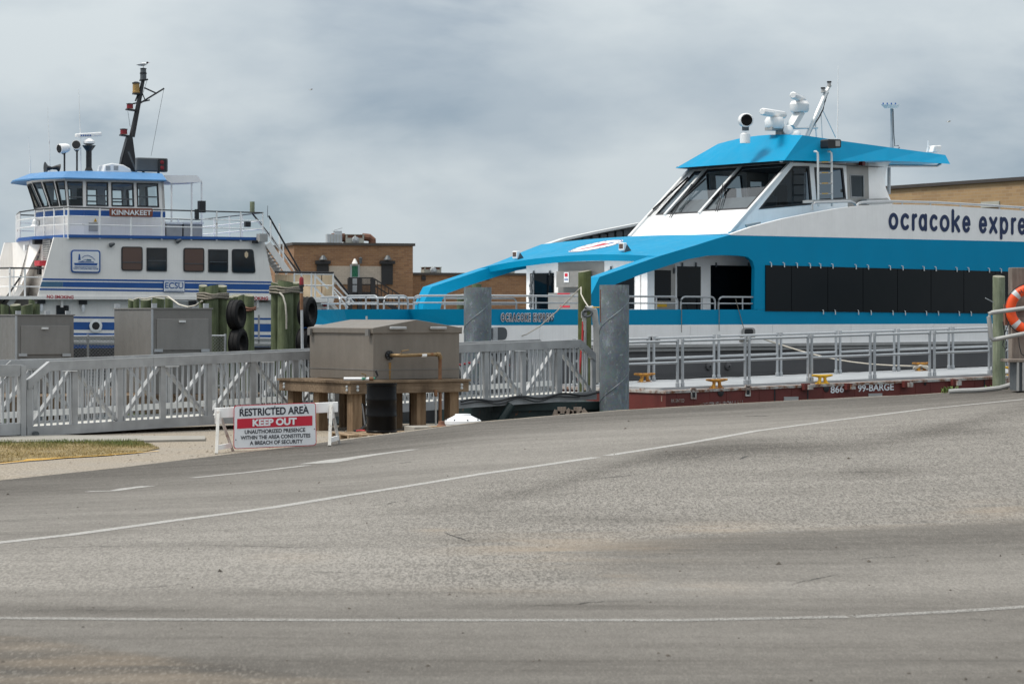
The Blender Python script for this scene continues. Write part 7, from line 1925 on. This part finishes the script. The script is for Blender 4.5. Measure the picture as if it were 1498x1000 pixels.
MB().lathe((0,0,0), [(rw*1.0,zw1 - .031),(rw*1.0,zw1 + .02),(rw*.86,zw1 + .045),(rw*.45,zw2 - .025),(rw*.42,zw2),(0,zw2 + .005)], 36).build('lid', M['plastic_white'], wcap, smooth=True)
for k in range(8): MB().lathe((rw*.93*math.cos(k*.785 + .3), rw*.93*math.sin(k*.785 + .3), zw1 + .03), [(.014,-.01),(.014,.02),(0,.021)], 8).build('lid_bolt', M['dark_grey'], wcap)
MB().prism([(-.02,-rw*.985,zw0-.1),(.12,-rw*.965,zw0-.1),(.12,-rw*.965,zw1-.035),(-.02,-rw*.985,zw1-.035)], (0,-.006,0)).build('rust_stain', M['rust_run'], wcap)
Ds = 40.0; sl_ = thing('rusty_slab', 'flat pale slab with rust stain beside the well cap', 'slab', loc=P(633, 625, Ds), rot=.35)
MB().box(-.32, .42, .0, .55, -.1, .012).build('plate', M['concrete'], sl_, bevel=.008); MB().lathe((.22,.2,.012), [(.09,0),(.06,.03),(.05,.08),(0,.085)], 12).build('pipe_foot', M['hvac_rust'], sl_)
MB().box(-.02, .2, -.001, .25, .0122, .0128).build('rust_stain', M['rust_run'], sl_)
# thin grey pipes under the stand
for x, y0, y1, D, mt, lb in ((637.5, 575, 624, 43.6, 'coil_grey', 'thin grey standpipe with rusty tap under the stand'),):
    t = thing('standpipe', lb, 'pipe', loc=P(x, y1, D)); h = P(x, y0, D).z - P(x, y1, D).z
    MB().cyl((0,0,-.1), (0,0,h), .018, .018, 8).build('pipe', M[mt], t); MB().lathe((0,0,h*.9), [(.02,0),(.035,.03),(.03,.12),(0,.13)], 8).build('tap', M['copper_pipe'], t)
tag(MB().tube([P(536, 612, 42.4), P(540, 606, 42.4), P(537, 596, 42.5), P(530, 590, 42.6), P(534, 622, 42.3), P(526, 629, 42.0), P(518, 630, 41.9)], .02, 6).build('black_hose', M['black'], smooth=True), 'black hose trailing behind the drum under the stand', 'hose')
tag(MB().tube([P(521, 630, 41.6), P(527, 629, 41.6), P(534, 629.5, 41.5)], .016, 6).build('red_hose_end', M['red_hose']), 'short red hose end on the ground by the drum', 'hose')
# signal pole with red top
Dp = 47.2; b0_ = P(443.5, 556, Dp)
pp = thing('signal_pole', 'slim grey pole with red lamp on top in front of the tyres', 'pole', loc=(b0_.x, Dp, 0))
zt3 = P(441, 427, Dp).z; xt = P(441, 427, Dp).x - b0_.x
MB().tube([(0,0,-.1),(xt*.4,0,zt3*.45),(xt,0,zt3)], [.032,.03,.026], 10).build('pole', M['alu'], pp, smooth=True)
MB().lathe((xt,0,zt3), [(.032,0),(.032,.09),(.05,.1),(.05,.14)], 10).build('lamp_base', M['black'], pp); MB().lathe((xt,0,zt3 + .14), [(.045,0),(.045,.11),(.03,.15),(0,.155)], 12).build('lamp', M['red_lamp'], pp, smooth=True)
MB().cyl((xt*.97,0,zt3 - .35), (xt,0,zt3 - .02), .034, .034, 10).build('sleeve', M['copper_pipe'], pp)
MB().tube([(.03,.0,.45),(.12,0,.5),(.16,0,.8),(.2,0,1.0)], .02, 6).build('conduit', M['coil_grey'], pp)

# ------------------------------------------------------------------ barricade and sign
Db = 36.0
FBr = Frame(318, Db, 80); SB = FBr.side
bd = thing('barricade', 'white wooden sawhorse barricade holding the restricted area sign', 'barricade', FBr)
Lb = SB(495, 600).x
def bp_(x, y, b): return SB(x, y, b)
bl0, bl1 = SB(315, 603), SB(494.5, 592.5)
MB().prism([SB(314, 596.5), SB(494.5, 587.5), SB(494.5, 602.5), SB(314, 611.5)], (0, .045, 0)).build('top_board', M['white_hull'], bd, bevel=.006)
M['white_chip'] = paint('chipped_white_timber', (0.62,0.61,0.58), 0.7, var=0.15, vscale=8, rust=0.25)
gz_ = lambda p: zg(*(FBr.world(p)[:2]))
for (x0, y0, x1) in ((319.5, 600, 316.5), (484.5, 592, 482)):
    for sgn, xe in ((-1, x1), (1, x1 + (24 if x1 < 400 else 14))):
        tp_ = SB(x0, y0, -.03 if sgn < 0 else .08); bt = SB(xe, 660, -.28 if sgn < 0 else .36); bt.z = gz_(bt) + .001
        MB().bar(tp_, bt, .045, .06, (0,1,0)).build('leg', M['white_chip'], bd, bevel=.005)
    c = SB(x0 + 9, 655, -.2); c2 = SB(x0 + 20, 648, .3)
    a_ = SB(x1 + 1, 655, -.25); a_.z = gz_(a_) + .09; b_ = SB(x1 + (22 if x1 < 400 else 13), 655, .32); b_.z = gz_(b_) + .09
    MB().bar(a_, b_, .03, .07).build('brace', M['white_hull'], bd)
    MB().box(tp_.x - .05, tp_.x + .05, .09, .13, tp_.z - .2, tp_.z - .1).build('hinge_block', M['white_hull'], bd)
sg_ = thing('warning_sign', 'white restricted area keep out sign with red band hung on the barricade', 'sign', FBr)
co = [SB(341.5, 656.5, -.06), SB(463, 651.2, -.06), SB(462, 588.2, -.06), SB(342, 592.8, -.06)]
MB().prism(round_poly(co, .05, 4), (0,.006,0)).build('border', M['sign_red'], sg_)
ci = [SB(342.6, 655.4, -.06), SB(462, 650.2, -.06), SB(461, 589.3, -.06), SB(343, 593.9, -.06)]
pan = MB().prism([p - V((0,.003,0)) for p in round_poly(ci, .045, 4)], (0,.003,0)).build('face', M['sign_white'], sg_)
def sgp(x, y):
    """photo point on the sign face"""
    return SB(x, y, -.066)
MB().prism([sgp(346.8, 626.8), sgp(457, 622.0), sgp(457, 607.6), sgp(347, 612.4)], (0,.002,0)).build('red_band', M['sign_red'], sg_)
def sgt(body, x0, x1, yb0, yb1, h, mat, bold, off=-.002): return lettering(body, [sgp(x0, yb0), sgp(x1, yb1), sgp(x1, yb1-h), sgp(x0, yb0-h)], M[mat], sg_, 'lettering', bold, 1.0, (0,off,0))
sgt('RESTRICTED AREA', 350.5, 452, 608.8, 604.5, 11.2, 'sign_black', .028)
sgt('KEEP OUT', 369.5, 434, 623.6, 620.8, 10.6, 'sign_white', .045, -.005)
sgt('UNAUTHORIZED PRESENCE', 358, 446.5, 634.5, 631.0, 5.8, 'sign_black', .026)
sgt('WITHIN THE AREA CONSTITUTES', 352, 454, 643.0, 639.3, 5.8, 'sign_black', .026)
sgt('A BREACH OF SECURITY', 365.5, 443, 650.6, 647.8, 5.8, 'sign_black', .026)
for x, y in ((354, 596), (402, 594), (446, 592), (345, 643), (460, 627)): k = sgp(x, y); MB().lathe(k, [(0,.006),(.008,.005),(.009,0)], 8, (0,-1,0)).build('screw', M['dark_grey'], sg_)

# ------------------------------------------------------------------ hose rack beside the thick pile
Dh = 52.0
hr_ = thing('hose_rack', 'bent pipe rack with grey hose looped over it beside the thick pile', 'hose rack', loc=P(863, 560, Dh))
o_ = P(863, 560, Dh)
q = lambda x, y, dd=0: P(x, y, Dh + dd) - o_
MB().tube([q(855, 562), q(855, 470), q(856, 458), q(860, 451), q(866, 449.5), q(871, 454), q(872.5, 464), q(873, 562)], .045, 10).build('frame', M['alu'], hr_, smooth=True)
for k in range(4): MB().tube([q(869 + 2*k, 560, -.08), q(869.5 + 2*k, 480, -.08), q(866 + 2*k, 456 - k, -.1), q(861 - k*1.4, 451.5 - k, -.1), q(857 - 1.8*k, 457, -.1), q(855.5 - 1.3*k, 492 - 9*k, -.1)], .024, 8).build('hose_loop', M['coil_grey'], hr_, smooth=True)
MB().tube([q(859 + 7*math.cos(t*.7), 458 + 5*math.sin(t*.7), -.14) for t in range(24)], .025, 8).build('hose_coil', M['dark_grey'], hr_, smooth=True)
MB().tube([q(853, 470, -.1), q(852, 500, -.1), q(849, 530, -.1), q(846, 556, -.1)], .024, 8).build('red_hose', M['red_hose'], hr_, smooth=True)
MB().tube([q(866, 449.5, -.05), q(880, 449.5, -.05)], .015, 6).build('yellow_line', M['yellow'], hr_)
# thin ropes tied to the mossy pile and hanging rope lines
pw = P(850, 420, 57.0)
tag(MB().tube([pw, P(838, 432, 57.5), P(815, 455, 58.5), P(790, 477, 60), P(770, 489, 61), P(745, 497, 61.3)], .014, 5).build('bow_rope', M['rope'], smooth=True), 'thin rope running from the mossy pile down across the bow lettering', 'rope')
tag(MB().tube([pw, P(850, 430, 56), P(855, 440, 54), P(861, 449, 52.3)], .014, 5).build('tie_rope', M['rope'], smooth=True), 'short rope tying the mossy pile to the hose rack', 'rope')
for k, (x0, y0, x1, y1) in enumerate(((997, 446, 997, 486), (1052, 447, 1052, 484), (1076, 437, 1088, 480))):
    a_, b_ = FO.world(SO(x0, y0, -.04)), FO.world(SO(x1, y1, -.06))
    tag(MB().cyl(a_, b_, .01, .01, 5).build('hanging_line', M['rope_grey']), ['thin line hanging from the third ferry hoop rail end', 'thin line hanging from the last ferry hoop rail', 'slack line running from the last hoop rail to the fairlead'][k], 'rope', 'thin lines on the ferry side')
# red floats strung behind the gangway
m0, m1 = P(672, 533.5, 52.2), P(765, 541, 53.4)
fs = thing('float_line', 'string of small red floats behind the gangway slats', 'rope', loc=m0)
MB().tube([(0,0,0), ((m1-m0)*.3 + V((0,0,.08)))[:], ((m1-m0)*.55 + V((0,0,.12)))[:], (m1-m0)[:]], .008, 5).build('line', M['rope'], fs)
f0 = MB().lathe((0,0,0), [(.0,-.035),(.025,-.03),(.025,.03),(0,.035)], 8, (1,0,0)).build('float', M['red_lamp'], fs)
for i in range(1, 13): v_ = (m1-m0)*(i/13) + V((0,0,.12*math.sin(math.pi*i/13))); inst(f0, fs, v_)
# ------------------------------------------------------------------ life ring, its post, handrail, bench, hose
Dl = 39.6
lp_ = thing('timber_post', 'grey timber post carrying the orange life ring at the road crest', 'post', loc=(P(1497, 560, Dl).x, Dl + .15, 0))
o_ = lp_.location; x0_ = P(1483, 400, Dl).x - o_.x; zp = P(1490, 391, Dl).z
MB().box(x0_, x0_ + .3, 0, .3, -.2, zp).build('post', M['timber_grey'], lp_, bevel=.012)
for z in (P(1490, 448, Dl).z, P(1490, 470, Dl).z): MB().box(x0_ - .05, x0_ + .5, -.045, -.001, z - .07, z + .07).build('cross_board', M['timber_grey'], lp_)
MB().box(x0_ - .1, x0_ - .002, .05, .2, P(1490, 458, Dl).z - .2, P(1490, 458, Dl).z + .15).build('junction_box', M['hvac_rust'], lp_)
ringc = P(1508.5, 452.5, Dl - .12); Rg = .335; rg = .082
lr = thing('life_ring', 'orange life ring with silver reflective bands hanging on a post', 'life ring', loc=ringc, rot=R(-4))
m = MB(); n1, n2 = 40, 14
rings = [[V(((Rg + rg*math.cos(6.2832*j/n2))*math.cos(6.2832*i/n1), .72*rg*math.sin(6.2832*j/n2), (Rg + rg*math.cos(6.2832*j/n2))*math.sin(6.2832*i/n1))) for j in range(n2)] for i in range(n1)]
m.loft(rings + [rings[0]], cap=False); m.build('ring', M['orange'], lr, smooth=True)
for ang in (45, 135, 225, 315):
    a1 = [R(ang - 6 + 12*k/3) for k in range(4)]
    rr_ = [[V(((Rg + rg*1.03*math.cos(6.2832*j/n2))*math.cos(t), .745*rg*math.sin(6.2832*j/n2), (Rg + rg*1.03*math.cos(6.2832*j/n2))*math.sin(t))) for j in range(n2)] for t in a1]
    MB().loft(rr_, cap=False).build('reflective_band', M['reflect'], lr, smooth=True)
# lettering bent round the ring: only its first letters show
def ring_text(body, a_start, step, size):
    for i, ch in enumerate(body):
        if ch == ' ': continue
        vs, fs_ = text_data(ch, .02); a = R(a_start - step*i); c = V((Rg*math.cos(a), 0, Rg*math.sin(a))); up = V((math.cos(a), 0, math.sin(a))); rt = V((math.sin(a), 0, -math.cos(a)))
        pts = [c + rt*(x - .5)*size*.72 + up*(y - .5)*size + V((0, -.72*rg - .004 + .02*abs(y-.5)*0, 0)) for x, y in vs]
        MB().add(pts, fs_).build('lettering', M['sign_black'], lr, recalc=False)
ring_text('HATTERAS', 122, 12.5, .07)
MB().tube([V(((Rg + rg + .012)*math.cos(R(t)), -.02, (Rg + rg + .012)*math.sin(R(t)))) for t in range(100, 262, 8)], .008, 5).build('grab_line', M['black'], lr, smooth=True)
MB().tube([(-.43,-.05,.02), (-.36,-.08,.0), (-.28,-.08,-.01), (-.22,-.07,.0)], .01, 5).build('grab_line', M['black'], lr)
tag(MB().tube([P(1467, 470, 39.4), P(1469, 485, 39.4), P(1472, 500, 39.4), P(1471, 512, 39.4), P(1467, 505, 39.4), P(1469, 490, 39.4), P(1476, 470, 39.4)], .009, 5).build('thin_cord', M['black'], smooth=True), 'thin black cord dangling beside the life ring post', 'cord')
tag(MB().tube([P(1490, 492, 39.2), P(1491, 505, 39.2), P(1494, 517, 39.2), P(1498, 520, 39.2)], .008, 5).build('thin_cord', M['black'], smooth=True), 'thin black cord hanging under the life ring', 'cord')
Dq = 38.9
hd = thing('pipe_handrail', 'grey pipe handrail in front of the life ring at the picture edge', 'handrail', loc=P(1447, 560, Dq))
o_ = P(1447, 560, Dq); q = lambda x, y, dd=0: P(x, y, Dq + dd) - o_
MB().tube([q(1700, 430, -2), q(1600, 438.5, -1.2), q(1498, 450.8, -.3), q(1452, 457, 0), q(1447.2, 459, 0), q(1446.5, 463, 0), q(1449.8, 493, 0), q(1452, 496.8, 0), q(1458, 495.8, 0), q(1498, 488, -.3), q(1600, 470, -1.2), q(1700, 452, -2)], .036, 10).build('rail', M['coil_grey'], hd, smooth=True)
MB().cyl(q(1650, 444, -1.6), q(1652, 600, -1.6), .036, .036, 10).build('post', M['coil_grey'], hd)
bn = thing('steel_bracket_seat', 'grey steel ledge bracket at the foot of the life ring post', 'ledge', loc=P(1488, 562, 38.6))
o_ = P(1488, 562, 38.6); q = lambda x, y, dd=0: P(x, y, 38.6 + dd) - o_
MB().box(q(1473,530).x, q(1560,530).x, -.1, .5, q(1480,529.5).z, q(1480,525).z).build('top_plate', M['timber_grey'], bn, bevel=.008)
MB().box(q(1485.5,530).x, q(1560,530).x, -.06, .45, -.1, q(1480,529.6).z).build('web', M['dark_grey'], bn)
for x in (1486, 1494): MB().box(q(x,530).x, q(x + 3,530).x, -.1, -.06, -.1, q(1480,529.6).z).build('flange', M['rub_grey'], bn)
hz_ = []
for (x, y) in ((1498, 549), (1490, 556), (1478, 563), (1462, 567.5), (1445, 569.3), (1430, 570.6), (1400, 571.6), (1388, 572.6)):
    D = 39.6; p = P(x, y, D); p.z = max(p.z, zg(p.x, D) + .03); hz_.append(p)
tag(MB().tube(hz_, .04, 8).build('grey_hose', M['coil_grey'], smooth=True), 'thick grey hose snaking along the road crest under the ledge', 'hose')
# weeds at the crest
def weed(x, D, label, n_, hgt):
    c = P(x, 500, D); z = zg(c.x, D); rg_ = random.Random(int(x)); m = MB()
    for i in range(n_):
        a = rg_.uniform(0, 6.28); L = hgt*rg_.uniform(.5, 1.1); lean = rg_.uniform(.2, .9); w = .012; bx_, by_ = rg_.gauss(0, .07), rg_.gauss(0, .05)
        d = V((math.cos(a), math.sin(a), 0)); s = V((-d.y, d.x, 0)); b = V((bx_, by_, -.01))
        m.add([b - s*w*.5, b + s*w*.5, b + d*L*lean*.5 + V((0,0,L*.7)) + s*w, b + d*L*lean*.5 + V((0,0,L*.7)) - s*w, b + d*L*lean + V((0,0,L*.9))], [(0,1,2,3),(3,2,4)])
    o = m.build('weed', M['leaf']); o.location = (c.x, D, z); tag(o, label, 'weed', 'weeds at the road crest')
weed(1391.5, 40.6, 'small green weed tuft at the crest below the barge side', 60, .13); weed(1459, 40.2, 'wider low green weeds beside the grey hose', 90, .09); weed(1475, 40.2, 'sparse weeds at the foot of the ledge bracket', 40, .06)
